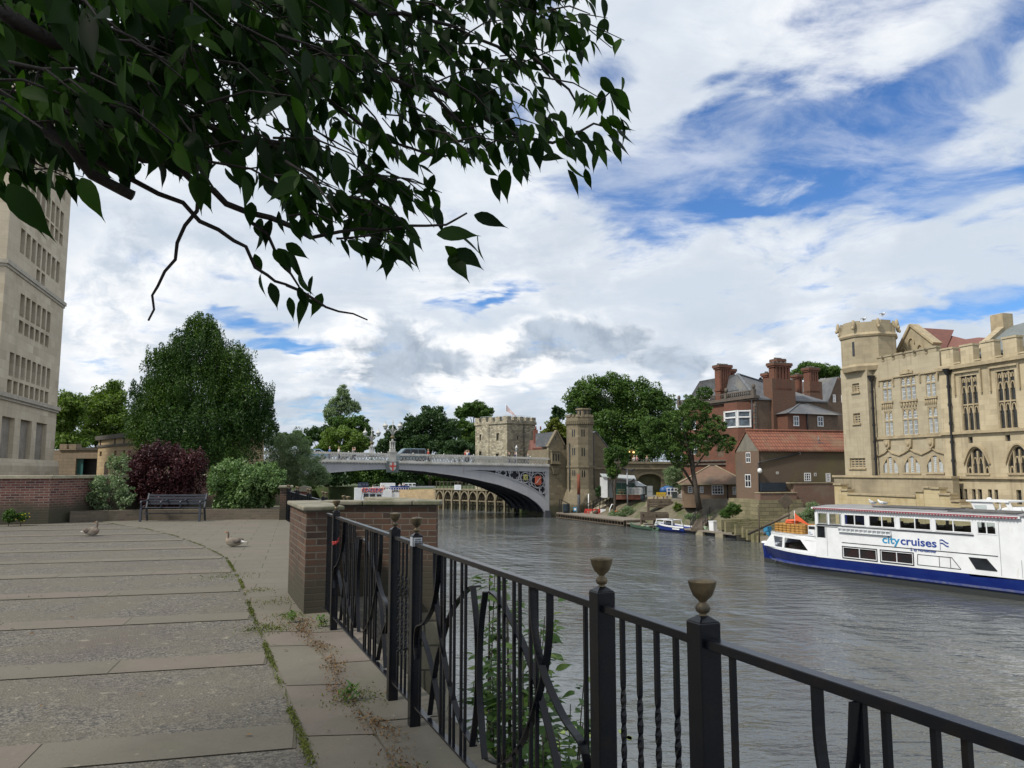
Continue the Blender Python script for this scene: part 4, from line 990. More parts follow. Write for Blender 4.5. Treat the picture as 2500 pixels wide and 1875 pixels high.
# local +x runs right-back, +y runs left-back
zt_=1.6+(1149.5-z2(0,352)[1])/FOC*132; zp_=1.6+(1149.5-z2(0,322)[1])/FOC*132
S1=Fr(c0[0],c0[1],math.cos(R(41)),math.sin(R(41))); S2=Fr(c0[0],c0[1],math.cos(R(131)),math.sin(R(131)))
wR=S1.st(z2(1955,400))[0]; wL=S2.st(z2(1550,400))[0]
hl=[S2.rect(z2(*p),z2(*q))for p,q in(((1578,445),(1590,485)),((1692,437),(1712,485)),((1575,558),(1598,584)),((1688,574),(1712,600)))]
hr=[S1.rect(z2(*p),z2(*q))for p,q in(((1828,455),(1840,482)),)]
mb=MB(); mb.wall(0,wR,-2,zt_,hr,0,.5); i0=len(mb.v)
w2=MB(); w2.wall(0,wL,-2,zt_,hl,0,.5)
mb.add([(p[1],p[0],p[2])for p in w2.v],w2.f)
mb.quad((wR,0,-2),(wR,wL,-2),(wR,wL,zt_),(wR,0,zt_)); mb.quad((0,wL,-2),(wR,wL,-2),(wR,wL,zt_),(0,wL,zt_)); mb.quad((0,0,zt_),(wR,0,zt_),(wR,wL,zt_),(0,wL,zt_))
mb.box(-.12,-.002,wL*.55,wL*.78,-2,zt_-.4)
mb.build('walls','rubble',wt)
mb=MB()
for(a,b_,ax)in((0,wR,0),(0,wL,1),(0,wR,2),(0,wL,3)):
 n=5; L_=b_/(n*1.6-.6)
 for k in range(n):
  s0_,s1_=k*L_*1.6,k*L_*1.6+L_
  bx={0:(s0_,s1_,-.1,.45),1:(-.1,.45,s0_,s1_),2:(s0_,s1_,wL-.45,wL+.1),3:(wR-.45,wR+.1,s0_,s1_)}[ax]
  mb.box(bx[0],bx[1],bx[2],bx[3],zt_+.003+ax*.002,zp_+.02*((k*7+ax)%3))
mb.box(-.16,wR+.16,-.16,wL+.16,zt_-.5,zt_+.0)
mb.build('battlements','rubble',wt)
for(q,fr_)in[(q,0)for q in hr]+[(q,1)for q in hl]:
 mb=MB(); a=(q[0]+.1,q[1]-.1)
 if fr_==0:mb.quad((q[0],.4,q[2]),(q[1],.4,q[2]),(q[1],.4,q[3]),(q[0],.4,q[3]))
 else:mb.quad((.4,q[0],q[2]),(.4,q[1],q[2]),(.4,q[1],q[3]),(.4,q[0],q[3])); 
 wi=mb.build('window','glass_dark',wt); mb=MB(); mm=(q[0]+q[1])/2
 if fr_:mb.box(.2,.32,mm-.06,mm+.06,q[2],q[3]); mb.box(-.03,.2,q[0]-.14,q[0],q[2]-.1,q[3]+.12); mb.box(-.03,.2,q[1],q[1]+.14,q[2]-.1,q[3]+.12)
 else:mb.box(q[0]-.12,q[0],-.03,.2,q[2],q[3]); mb.box(q[1],q[1]+.12,-.03,.2,q[2],q[3])
 mb.build('frame',surf('ashlar_pale',(.42,.38,.29),None,3,.85,.3)if 'ashlar_pale' not in MT else 'ashlar_pale',wi)
mb=MB(); mb.tube([(wR*.58,-.1,-1),(wR*.58,-.1,zt_-.2)],.07,6); mb.build('drainpipe','dark_trim',wt)
surf('glass_rail_m',(.55,.62,.62),None,2,.2,0)
mb=MB()
for k in range(9):mb.box(.6+k*(wR-1.2)/8-.02,.6+k*(wR-1.2)/8+.02,.7,.74,zt_,zp_+.28); mb.box(.7,.74,.6+k*(wL-1.2)/8-.02,.6+k*(wL-1.2)/8+.02,zt_,zp_+.28)
mb.box(.6,wR-.6,.7,.74,zp_+.25,zp_+.29); mb.box(.7,.74,.6,wL-.6,zp_+.255,zp_+.295); mb.build('roof_rail','glass_rail_m',wt)
pf=S2.st(z2(1780,300))[0]
fl=T('flagpole','thin flagpole with a pale pink pennant drooping on the medieval tower','flag',S1.w(1.0,1.5,zt_)); zf=1.6+(1149.5-z2(0,236)[1])/FOC*133-zt_
mb=MB(); mb.tube([(0,0,0),(0,0,zf)],[.05,.03],6); mb.build('pole','white_paint',fl)
V=[]; F=[]
for i in range(9):
 s_=i/8; 
 for j in range(4):V.append((.05+1.9*s_,.12*math.sin(s_*7),zf-.15-2.2*s_-(1.1*(1-s_))*j/3))
for i in range(8):
 for j in range(3):a=i*4+j; F.append((a,a+1,a+5,a+4))
mb=MB(); mb.add(V,F,True); mb.build('pennant',surf('flag_pink',(.60,.52,.52),(.55,.36,.36),2,.8,0),fl)
# arcaded wharf wall under the bridge
masonry('wharf_stone',[(.085,.07,.048),(.12,.10,.07),(.10,.08,.055)],(.06,.05,.04),.9,.35,.012,stain=(.12,.10,.07),st_s=.5,damp=(WZ,1.1,(.05,.05,.035)))
surf('wharf_frame',(.235,.205,.135),(.17,.145,.095),2,.8,.3,15)
WF=Fr(-9.9,126.8,9.7,-8.4); wf=WF.thing('arcaded_wharf','stone wharf wall with a row of pointed wooden arches under the bridge','wharf')
LW=12.8; zw=1.6+(1149.5-a2(0,1010)[1])/FOC*120
mb=MB(); mb.box(-4,LW,.8,1.4,WZ-1,zw); mb.build('back_wall','wharf_stone',wf)
mb=MB(); mb.box(-4.2,LW,-.1,1.5,zw+.002,zw+.25); mb.build('deck','wharf_frame',wf)
pxs=[WF.st(a2(x,1300))[0]for x in(22,183,345,518,718,925,1232)]; pxs=sorted(pxs)
step=(pxs[-2]-pxs[0])/5
for k in range(-2,9):
 x=pxs[0]+step*k
 if x>LW-.2:break
 mb=MB(); mb.box(x-.13,x+.13,-.05,.3,WZ-1,zw); mb.build('post','wharf_frame',wf)
 if x+step<LW:
  mb=MB(); n=8; H0=zw-1.35
  for sg in(0,1):
   pts=[]
   for q in range(n+1):
    s_=q/n; xx=(step/2-.1)*(1-math.cos(s_*math.pi/2)); zz=H0+1.15*math.sin(s_*math.pi/2*.95)+.1*s_*s_
    pts.append((x+.12+xx if sg==0 else x+step-.12-xx,.1,zz))
   mb.ribbon(pts,.2,.22,(0,1,0))
  mb.build('arch','wharf_frame',wf)
  mb=MB(); mb.bar((x+.13,.4,WZ+.5),(x+step-.13,.4,WZ+2.0),.07,.07); mb.bar((x+.13,.48,WZ+2.0),(x+step-.13,.48,WZ+.5),.07,.07); mb.build('brace','wharf_stone',wf)
mb=MB(); mb.tube([(-4,.2,WZ+1.5),(LW,.2,WZ+1.5)],.1,6); mb.build('fender_rail','wharf_frame',wf)
mb=MB()
for k in range(24):x=-3.8+k*.86; mb.box(x-.05,x+.05,.2,.3,zw+.26,zw+1.35)
mb.box(-4,LW,.2,.28,zw+1.3,zw+1.38); mb.build('railing','dark_trim',wf)
q=WF.rect(a2(92,880),a2(228,988)); sg_=T('notice_board','white rectangular notice board fixed above the arcaded wharf','sign',WF.w(q[0],-.15,q[2]),WF.rot)
mb=MB(); mb.box(0,q[1]-q[0],0,.06,0,q[3]-q[2]); mb.build('board',surf('board_white',(.62,.66,.70),None,3,.5,0),sg_)
mb=MB()
for k,(a,b_)in enumerate(((.25,.8),(.2,.85),(.3,.75))):mb.box((q[1]-q[0])*a,(q[1]-q[0])*b_,-.006,-.001,(q[3]-q[2])*(.72-.22*k),(q[3]-q[2])*(.80-.22*k))
mb.build('lettering',surf('sign_grey',(.30,.34,.38),None,3,.6,0),sg_)
# curved tan wall upstream of it
mb=MB(); pts=[(-30,156),(-24,147),(-18.5,137),(-15,132),(-12.2,129.0)]
cw_=T('curved_quay','curved tan quay wall upstream of the arcaded wharf','wall',(-12.2,129.0,0))
tops=[-1.9,-1.9,-1.7,-1.5,-1.45]
for i in range(4):
 a,c=pts[i],pts[i+1]; V=[]
 for(p,zt2)in((a,tops[i]),(c,tops[i+1])):
  for dx,dy in((0,0),(.5,.4)):
   for z in(WZ-1,zt2):V.append((p[0]+12.2+dx,p[1]-129.0+dy,z))
 mb.add(V,[(0,4,5,1),(2,3,7,6),(1,5,7,3),(0,1,3,2),(4,6,7,5)])
mb.build('stonework','tan_stone',cw_)

# red brick house between the tower and the lodge
masonry('red_brick',[(.14,.05,.038),(.19,.068,.05),(.165,.06,.045)],(.20,.12,.09),.25,.09,.008,stain=(.15,.06,.045),st_s=.5)
masonry('pantile',[(.20,.085,.055),(.27,.11,.07),(.23,.095,.06),(.17,.08,.06)],(.10,.04,.03),.3,.33,.03,stain=(.20,.14,.09),st_s=.5,off=0,bm=.8,bdist=.03)
RH=Fr(*at(1300,1150,125)[:2],1,.05); rh=RH.thing('red_house','red brick house with a white dormer window between medieval tower and bridge lodge','house')
q=RH.rect(z3(740,1000),z3(905,820)); zt2=q[3]; 
mb=MB(); mb.box(q[0],q[1]+1,.5,8,1,zt2-1.4); mb.build('walls','red_brick',rh)
mb=MB(); mb.prism([(.3,zt2-1.9),(4.2,zt2),(8.2,zt2-1.9)],'x',q[0]-.2,q[1]+1.2); mb.build('roof',surf('tile_red',(.17,.072,.055),(.13,.058,.046),3,.8,.4),rh)
q2=RH.rect(z3(762,820),z3(800,725)); ch_=MB(); ch_.box(q2[0],q2[1],3,4.4,zt2-2.5,q2[3]); 
for k in range(2):ch_.lathe([(.14,q2[3]),(.12,q2[3]+.6)],q2[0]+.4+k*.8,3.7,8)
ch_.build('chimney','red_brick',rh)
q=RH.rect(z3(820,875),z3(890,925)); mb=MB(); mb.prism([(q[0],q[2]),(q[1],q[2]),(q[1],q[3]-.1),((q[0]+q[1])/2,q[3]+.3),(q[0],q[3]-.1)],'y',.15,2.5); do_=mb.build('dormer','tile_red',rh)
q=RH.rect(z3(848,882),z3(884,922)); mb=MB(); mb.box(q[0],q[1],.10,.148,q[2],q[3]); mb.build('window_frame','white_paint',do_); mb=MB(); w_=(q[1]-q[0]); mb.box(q[0]+.12,q[0]+w_/2-.05,.08,.097,q[2]+.12,q[3]-.12); mb.box(q[0]+w_/2+.05,q[1]-.12,.08,.097,q[2]+.12,q[3]-.12); mb.build('pane','glass_dark',do_)
# ---------------------------------------------------------------- bridge lodge, approach wall and tunnel
masonry('lodge_stone',[(.145,.125,.085),(.20,.17,.115),(.175,.15,.10),(.26,.225,.155)],(.19,.155,.10),.8,.34,.010,stain=(.17,.14,.10),st_s=.35,vary=.55,streak=(.15,.125,.09),damp=(WZ,1.6,(.09,.085,.055)),bm=.5)
LG=Fr(5.08,106,.92,.387)
def lz(*p,off=0.):return LG.st(z3(*p),off)
lo=LG.thing('bridge_lodge','gabled stone toll lodge with an octagonal turret at the right end of the bridge','building')
xl0,zst=lz(885,1066); xl1=lz(1062,1066)[0]
xa_,za_=lz(955,745); ze_=lz(1010,872)[1]
slot=[LG.rect(z3(942,795),z3(950,832))]
ori=LG.rect(z3(902,930),z3(972,1055))
xm=xa_; xg0,xg1=xl0-.05,lz(1018,880)[0]
mb=MB()
# gable front with its small slot, rest of the block behind it
mb.wall(xg0,xl1,WZ-1,ze_-.6,[],0,.3,back=7)
poly=[(xg0,ze_-.6),(xg1,ze_-.6),(xg1,ze_),(xm+.15,za_+.0),(xm-.15,za_+.0),(xg0,ze_-.3)]
mb.prism(poly,'y',0,.5); mb.box(xg1+.01,xl1,.35,7,ze_-.6,ze_-.05)
mb.build('walls','lodge_stone',lo)
mb=MB(); mb.bar((xm,.2,za_+.08),(xg1+.12,.2,ze_+.02),.16,.7,(0,1,0)); mb.bar((xm,.2,za_+.08),(xg0-.1,.2,ze_-.25),.16,.7,(0,1,0)); mb.box(xg0-.1,xl1+.01,-.12,-.001,zst-.12,zst+.06); mb.build('gable_coping','lodge_stone',lo)
mb=MB(); mb.box(slot[0][0],slot[0][1],-.012,-.002,slot[0][2],slot[0][3]); mb.build('slit_window','glass_dark',lo)
mb=MB(); zr_=ze_+1.75; mb.prism([(.5,za_-.1),(7,za_-.1),(7,ze_-.1),(.5,ze_-.1)],'x',xm-.01,xm+.01); 
mb.add([(xm,.5,za_-.05),(xm,7,za_-.05),(xl1+1.2,7,ze_+.1),(xl1+1.2,.5,ze_+.1),(xg1,.5,ze_-.1),(xg1,7,ze_-.1)],[(0,1,5,4),(0,1,2,3),(4,3,2,5)]); mb.build('roof','slate',lo)
# oriel
mb=MB(); mb.taper(ori[0]-.05,ori[1]+.05,-.45,-.002,ori[2]+.3,ori[3],1,1); mb.box(ori[0]-.15,ori[1]+.15,-.6,-.003,ori[3],ori[3]+.15); mb.box(ori[0]-.12,ori[1]+.12,-.55,-.004,ori[2]+.2,ori[2]+.3)
mb.taper(ori[0]+.3,ori[1]-.3,-.3,-.005,zst-1.0,zst-.15,1.8,1.9); oo=mb.build('oriel','lodge_stone',lo)
for k in range(3):w_=(ori[1]-ori[0])/3; mb=MB(); mb.box(ori[0]+w_*k+.12,ori[0]+w_*(k+1)-.12,-.462,-.452,ori[2]+.6,ori[3]-.35); mb.build('window','glass_dark',oo)
# octagonal turret
tc_=at(z3(1166,1000)[0],1150,106.4); rT=(z3(1280,0)[0]-z3(1050,0)[0])/2/FOC*106.4
tt=T('octagonal_turret','octagonal stone turret with battlements and little rooftop lantern beside the bridge lodge','tower',(tc_[0],tc_[1],0),R(10))
zz=lambda y:1.6+(1149.5-z3(0,y)[1])/FOC*105.2
r8=rT*1.04; a0=math.pi/8
mb=MB(); mb.lathe([(r8,WZ-1),(r8,zz(684))],0,0,8,False,a0); mb.build('shaft','lodge_stone',tt)
mb=MB(); mb.lathe([(r8*1.02,zz(684)),(r8*1.07,zz(655)),(r8*1.07,zz(640)),(r8*1.01,zz(639)),(r8*1.02,zz(622))],0,0,8,False,a0)
mb.lathe([(r8*1.06,zst-.14),(r8*1.06,zst+.08)],0,0,8,False,a0)
for k in range(8):
 for j in range(5):
  a=a0+k*math.pi/4; p=Vector((math.cos(a),math.sin(a)))*r8; q=Vector((math.cos(a+math.pi/4),math.sin(a+math.pi/4)))*r8; c_=p.lerp(q,(j+.5)/5)*1.06; mb.box(c_.x-.1,c_.x+.1,c_.y-.1,c_.y+.1,zz(686),zz(660))
for k in range(8):
 a=a0+k*math.pi/4
 for(u0,u1)in((-.02,.22),(.4,.6),(.78,1.02)):
  p=Vector((math.cos(a),math.sin(a)))*r8*1.07; q=Vector((math.cos(a+math.pi/4),math.sin(a+math.pi/4)))*r8*1.07; A_,B2=p.lerp(q,max(u0,.0)),p.lerp(q,min(u1,1.))
  mb.add([(A_.x,A_.y,zz(622)),(B2.x,B2.y,zz(622)),(B2.x*.86,B2.y*.86,zz(622)),(A_.x*.86,A_.y*.86,zz(622)),(A_.x,A_.y,zz(600)),(B2.x,B2.y,zz(600)),(B2.x*.86,B2.y*.86,zz(600)),(A_.x*.86,A_.y*.86,zz(600))],[(0,1,5,4),(1,2,6,5),(2,3,7,6),(3,0,4,7),(4,5,6,7)])
mb.build('battlements','lodge_stone',tt)
mb=MB(); mb.lathe([(.95,zz(622)),(.95,zz(556)),(1.12,zz(552)),(1.1,zz(540)),(.3,zz(536))],.55,0,8,False,a0); ln=mb.build('roof_lantern','lodge_stone',tt)
mb=MB()
for k in range(8):a=k*math.pi/4; mb.ell((.55+.9*math.cos(a),.9*math.sin(a),zz(580)),(.12,.12,.45),6,6)
mb.build('lantern_opening','black_paint',ln)
# flared buttress foot
mb=MB(); mb.lathe([(r8*1.45,WZ-1),(r8*1.42,zz(1400)),(r8*1.02,zz(1268))],0,0,8,False,a0); mb.build('battered_foot','lodge_stone',tt)
fr8=lambda k:(a0+(k+.5)*math.pi/4)
for k,(ya,yb)in((4,(735,800)),(5,(735,800)),(4,(900,965)),(5,(900,975)),(5,(1100,1160)),(4,(1100,1150))):
 a=fr8(k); c_=Vector((math.cos(a),math.sin(a),0))*(r8*math.cos(math.pi/8)+.01); t_=Vector((-math.sin(a),math.cos(a),0)); w_=.17
 mb=MB(); z0_,z1_=zz(yb),zz(ya)
 for sg in(-1,1):mb.quad(*(tuple(c_+t_*(sg*.15-w_/2*.9)+Vector((0,0,z0_))),tuple(c_+t_*(sg*.15+w_/2*.9)+Vector((0,0,z0_))),tuple(c_+t_*(sg*.15+w_/2*.9)+Vector((0,0,z1_))),tuple(c_+t_*(sg*.15-w_/2*.9)+Vector((0,0,z1_)))))
 mb.build('slit_window','glass_dark',tt)
mb=MB(); c_=lz(1062,1000); mb.tube([(-r8*.93,-r8*.45,WZ+.4),(-r8*.93,-r8*.45,zz(860))],.07,6); mb.tube([(r8*.98,-r8*.28,WZ+1),(r8*.98,-r8*.28,zz(760))],.09,6); mb.build('drainpipe','black_paint',tt)
# right hand gable
rg=LG.thing('lodge_wing','plain stone gabled wing to the right of the octagonal turret','building')
xw0,xw1=lz(1262,1066)[0],lz(1442,1066)[0]; xap,zap=lz(1325,752); zer=lz(1440,905)[1]
mb=MB(); mb.prism([(xw0,-2.5),(xw1,-2.5),(xw1,zer),(xap,zap),(xw0,lz(1275,815)[1])],'y',.6,7); mb.build('walls','lodge_stone',rg)
mb=MB(); mb.bar((xap,3.8,zap+.08),(xw1+.3,3.8,zer-.2),.14,6.6,(0,1,0)); mb.bar((xap,3.8,zap+.08),(xw0-.2,3.8,lz(1270,815)[1]),.14,6.6,(0,1,0)); mb.build('roof','slate',rg)
# approach wall with the arched tunnel
aw=LG.thing('approach_wall','long stained stone approach wall with an arched tunnel mouth facing the boatyard','wall')
ztop_=lz(1700,1015,off=.4)[1]; xe=lz(1905,1015,off=.4)[0]+3
tl_,tr_=lz(1682,1250,off=.4)[0],lz(1900,1250,off=.4)[0]; ztp=lz(1790,1128,off=.4)[1]; zsp=lz(1700,1185,off=.4)[1]
cx=(tl_+tr_)/2; hw=(tr_-tl_)/2
mb=MB(); mb.box(xl1,tl_,.4,1.2,-4.8,ztop_-.4); mb.box(tr_,xe,.4,1.2,-3,ztop_-.4)
arc=[(cx-hw*math.cos(math.pi*k/16),zsp+(ztp-zsp)*math.sin(math.pi*k/16))for k in range(17)]
for p,q in zip(arc[:-1],arc[1:]):mb.prism([p,q,(q[0],ztop_-.4),(p[0],ztop_-.4)],'y',.4,1.2)
mb.build('stonework','lodge_stone',aw)
mb=MB(); mb.box(xw1-.3,xe,.25,1.4,ztop_-.4,ztop_-.1); mb.box(xw0,xe,.26,.399,zst-.35,zst-.12); mb.build('coping',surf('coping_tan',(.34,.29,.19),(.24,.20,.13),2,.9,.4,15),aw)
mb=MB(); mb.strip([(p[0],p[1])for p in arc],[(cx+(p[0]-cx)*1.0,p[1]-.01)for p in arc],1.2,9); 
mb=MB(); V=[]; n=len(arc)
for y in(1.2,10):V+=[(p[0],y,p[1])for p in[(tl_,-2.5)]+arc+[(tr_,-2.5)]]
m_=n+2; mb.add(V,[(i,i+1,i+1+m_,i+m_)for i in range(m_-1)]+[tuple(range(m_,2*m_))]); mb.build('tunnel_lining',surf('lining_dark',(.03,.027,.024),None,2,.9,.3),aw)  # one near-black colour over the whole tunnel lining
mb=MB(); mb.ribbon([(cx+(p[0]-cx)*1.04,.36,zsp+(p[1]-zsp)*1.06+.05)for p in arc],.32,.09,(0,1,0)); mb.build('arch_ring','lodge_stone',aw)
mb=MB()
for k in range(16):x=xw1+.4+k*(xe-xw1-.8)/15; mb.box(x-.03,x+.03,.7,.76,ztop_-.1,ztop_+.25)
mb.box(xw1+.3,xe-.3,.7,.76,ztop_+.2,ztop_+.25); mb.build('railing','lead',aw)
# lit canopy above the wall
lc=T('lit_pergola','small timber pergola hung with warm lights on top of the approach wall','pergola',LG.w(*[lz(1520,1000,off=3)[0],3,ztop_]),LG.rot)
zc_=1.6+(1149.5-z3(0,922)[1])/FOC*112-ztop_; mb=MB()
for x in(-2.2,0,2.2):mb.box(x-.06,x+.06,0,.12,0,zc_)
mb.box(-2.6,2.6,-.1,2.2,zc_,zc_+.14); mb.build('frame',surf('pergola_wood',(.30,.17,.05),None,4,.8,.2),lc)
m,N,b,o=newmat('bulb'); b.inputs['Base Color'].default_value=(1,.7,.3,1); b.inputs['Emission Color'].default_value=(1,.62,.22,1); b.inputs['Emission Strength'].default_value=1.6
mb=MB()
for k in range(7):mb.ell((-2.4+k*.8,-.1,zc_-.22+.04*(k%2)),(.2,.12,.13),6,4)
mb.build('string_lights','bulb',lc)

# ---------------------------------------------------------------- mansion
masonry('terracotta',[(.105,.053,.037),(.15,.07,.046),(.125,.06,.042)],(.11,.075,.06),.24,.08,.006,stain=(.20,.08,.055),st_s=.5,vary=.5)
masonry('dark_brick',[(.10,.072,.055),(.15,.10,.07),(.12,.085,.06),(.19,.12,.08)],(.15,.125,.10),.24,.08,.010,stain=(.085,.065,.05),st_s=.4,vary=.65)
surf('sandstone_dark',(.12,.10,.08),(.08,.07,.06),2,.85,.4,15)
surf('slate_roof',(.12,.125,.135),(.085,.09,.10),1.0,.7,.4,8,c3=(.16,.155,.14),s3=.4)
m,N,b,o=newmat('slate_courses'); uv,ob,z=wallvec(N); br_n=N.n('ShaderNodeTexBrick'); N.l(N.vmath('MULTIPLY',ob,(1,1,1)),br_n.inputs['Vector'])
YC=88.; c0=at(1852,1150,YC)
LR=15.0; MR=Fr(c0[0]-.37*LR/math.hypot(.37,.93),c0[1]+.93*LR/math.hypot(.37,.93),.37,-.93); MS=Fr(c0[0],c0[1],.93,.37)
mn=MS.thing('mansion','large red and brown brick Victorian mansion with slate roofs and clustered chimneys behind the warehouse','building')
def mzz(y,Y=YC):return 1.6+(1149.5-z4(0,y)[1])/FOC*Y
def toM(x,y,z): # point of the river facade frame -> mansion frame
 w_=MR.w(x,y,z); dx,dy=w_[0]-MS.o[0],w_[1]-MS.o[1]; return(dx*MS.dx+dy*MS.dy,-dx*MS.dy+dy*MS.dx,z)
def MBr(fn,mat,name,par=mn):
 q=MB(); fn(q); q.v=[toM(*p)for p in q.v]; return q.build(name,mat,par)
zcorn=mzz(405); zbal=mzz(338); zb0=-2.2
def Mw(p,q):return MR.rect(z4(*p),z4(*q))
bayL,bayR=MR.st(z4(590,450))[0],MR.st(z4(775,450))[0]
hr=[Mw((505,540),(545,640)),Mw((415,560),(450,660)),Mw((615,770),(650,860)),Mw((500,760),(555,880)),Mw((410,800),(440,890)),Mw((265,780),(340,860)),Mw((200,560),(235,660)),Mw((285,560),(330,660))]
MBr(lambda q:q.wall(0,LR,zb0,zcorn,hr,0,.3),'terracotta','river_front')
for h_ in hr:
 def f(q,h_=h_):q.box(h_[0],h_[1],.1,.2,h_[2],h_[2]+.12); q.box(h_[0],h_[1],.1,.2,h_[3]-.12,h_[3]); q.box(h_[0],h_[0]+.12,.1,.2,h_[2]+.12,h_[3]-.12); q.box(h_[1]-.12,h_[1],.1,.2,h_[2]+.12,h_[3]-.12); q.box(h_[0]+.12,h_[1]-.12,.11,.19,(h_[2]+h_[3])/2-.06,(h_[2]+h_[3])/2+.06)
 wo_=MBr(f,'white_paint','window'); MBr(lambda q,h_=h_:q.quad((h_[0],.22,h_[2]),(h_[1],.22,h_[2]),(h_[1],.22,h_[3]),(h_[0],.22,h_[3])),'glass_sky','pane',wo_)
def bands(q):
 for yy in(704,728,905,935):z=mzz(yy); q.box(-.1,LR+.12,-.22,-.002,z-.1,z+.09)
 q.box(-.2,LR+.3,-.5,.3,zcorn,zcorn+.28); q.box(-.1,LR+.2,-.3,.2,zcorn-.22,zcorn-.001)
MBr(bands,'sandstone_dark','cornice')
# bay
bz0,bz1=zb0,mzz(430)
def bay(q):q.prism([(bayL,0),(bayL+.9,-1.3),(bayR-.9,-1.3),(bayR,0)],'z',bz0,mzz(640)); q.prism([(bayL,0),(bayL+.9,-1.3),(bayR-.9,-1.3),(bayR,0)],'z',mzz(495),bz1); q.prism([(bayL+.3,0),(bayL+1.1,-1.0),(bayR-1.1,-1.0),(bayR-.3,0)],'z',mzz(640),mzz(495))
MBr(bay,'terracotta','bay_window')
def bayf(q):
 for(A_,B2)in(((bayL+.02,-.03),(bayL+.88,-1.27)),((bayL+.93,-1.3),(bayR-.93,-1.3)),((bayR-.88,-1.27),(bayR-.02,-.03))):
  A_,B2=Vector(A_),Vector(B2)
  for z in(mzz(640)+.1,mzz(497)-.1,(mzz(640)+mzz(497))/2+.2):q.bar((A_.x,A_.y,z),(B2.x,B2.y,z),.16,.16)
  for s_ in(0.04,.96):p=A_.lerp(B2,s_); q.bar((p.x,p.y,mzz(640)),(p.x,p.y,mzz(497)),.16,.16)
bf_=MBr(bayf,'white_paint','window')
MBr(lambda q:[q.quad((a[0],a[1],mzz(640)),(b2[0],b2[1],mzz(640)),(b2[0],b2[1],mzz(497)),(a[0],a[1],mzz(497)))for a,b2 in(((bayL+.08,0),(bayL+.93,-1.22)),((bayL+.93,-1.24),(bayR-.93,-1.24)),((bayR-.93,-1.22),(bayR-.08,0)))],'glass_sky','pane',bf_)
def bal(q):
 q.box(-.1,LR+.25,-.42,-.2,zbal-.12,zbal); q.box(-.1,LR+.25,-.4,-.22,zcorn+.281,zcorn+.4)
 x=.1
 while x<LR:q.lathe([(.06,zcorn+.4),(.1,zcorn+.65),(.05,zcorn+1.0),(.07,zbal-.12)],x,-.31,6); x+=.38
 for x in(0,5,10,LR):q.box(x-.2,x+.22,-.5,-.12,zcorn+.282,zbal+.1); q.ell((x,-.3,zbal+.4),(.22,.22,.32),8,6)
MBr(bal,'sandstone_dark','balustrade')
def quoin(q):
 z=mzz(690); k=0
 while z<zcorn-.3:w_=.55 if k%2 else .3; q.box(LR-w_,LR+.05,-.06,-.001,z,z+.3); z+=.34; k+=1
MBr(quoin,'sandstone_dark','quoins')
# side front
def S(p,q):return MS.rect(z4(*p),z4(*q))
xs1=MS.st(z4(1130,600))[0]; zeave=mzz(412)
mb=MB(); mb.box(.02,xs1+12,.02,11,zb0,zeave); mb.build('side_wall','dark_brick',mn)
for k in range(0):pass
def roofhip(q,x0,x1,y0,y1,z0,z1,ins,ridge=None):
 ym=(y0+y1)/2; V=[(x0,y0,z0),(x1,y0,z0),(x1,y1,z0),(x0,y1,z0),(x0+ins,ym,z1),(x1-ins,ym,z1)]
 q.add(V,[(0,1,5,4),(1,2,5),(2,3,4,5),(3,0,4),(0,3,2,1)])
mb=MB(); ridge_z=mzz(215,93)
mb.add([(.0,0,zeave+.05),(xs1+5,0,zeave+.05),(xs1+5,11,zeave+.05),(0,11,zeave+.05),(.0,14.5,zeave+.05),(-0,14.5,zeave),(.9,4.3,ridge_z),(xs1+1,5.5,ridge_z-.8),(.9,12,ridge_z)],[(0,1,7,6),(1,2,7),(2,4,8,6,7),(0,6,8,4)])
mb.build('roof','slate_roof',mn)
mb=MB(); mb.bar((0,0,zeave+.1),(.9,4.3,ridge_z+.05),.3,.12); mb.bar((.9,4.3,ridge_z+.05),(xs1+1,5.5,ridge_z-.75),.3,.12); mb.box(-.05,xs1+5,-.2,.02,zeave-.1,zeave+.06); mb.build('roof_ridges','lead',mn)
# dormer on river slope
def dorm(q):q.box(bayL-.2,bayL+1.4,.6,3,zcorn+.3,zbal+.35); q.prism([(bayL-.5,zbal+.35),(bayL+1.7,zbal+.35),(bayL+.6,zbal+1.15)],'y',.3,3)
MBr(dorm,'lead','dormer')
def chim(x0,x1,y0,y1,z0,zt,ribs,pots,nm='chimney',mat='terracotta'):
 q=MB(); q.box(x0,x1,y0,y1,z0,zt-.5); h=(zt-.5)
 q.box(x0-.12,x1+.12,y0-.12,y1+.12,zt-.5,zt-.3); q.box(x0-.22,x1+.22,y0-.22,y1+.22,zt-.3,zt-.05)
 q.box(x0-.1,x1+.1,y0-.1,y1+.1,zt-3.2,zt-2.95)
 for k in range(ribs):x=x0+(x1-x0)*(k+.5)/ribs; q.box(x-.12,x+.12,y0-.11,y0-.001,zt-2.94,zt-.51)
 o=q.build(nm,mat,mn); q=MB(); q.box(x0-.2,x1+.2,y0-.2,y1+.2,zt-.049,zt+.05)
 for k in range(pots):x=x0+(x1-x0)*(k+.5)/pots; q.lathe([(.15,zt+.05),(.13,zt+.25)],x,(y0+y1)/2,8)
 q.build('chimney_cap','sandstone_dark',o); return o
c=S((928,690),(1113,260)); mb=MB(); mb.box(c[0]+.3,c[1],-.35,1.2,zb0,mzz(238)-.01); mb.build('chimney_breast',masonry('breast_brick',[(.12,.065,.045),(.16,.08,.05),(.10,.06,.045)],(.13,.10,.08),.24,.08,.008,stain=(.11,.08,.06),st_s=.45,vary=.5),mn)
chim(c[0]+.75,c[1]-.55,-.25,.7,mzz(240),mzz(108),5,4)
c=MS.rect(z4(945,105),z4(1040,65),off=6.5); chim(c[0]+.8,c[1],6.5,7.5,ridge_z-2,mzz(62,95),4,5)
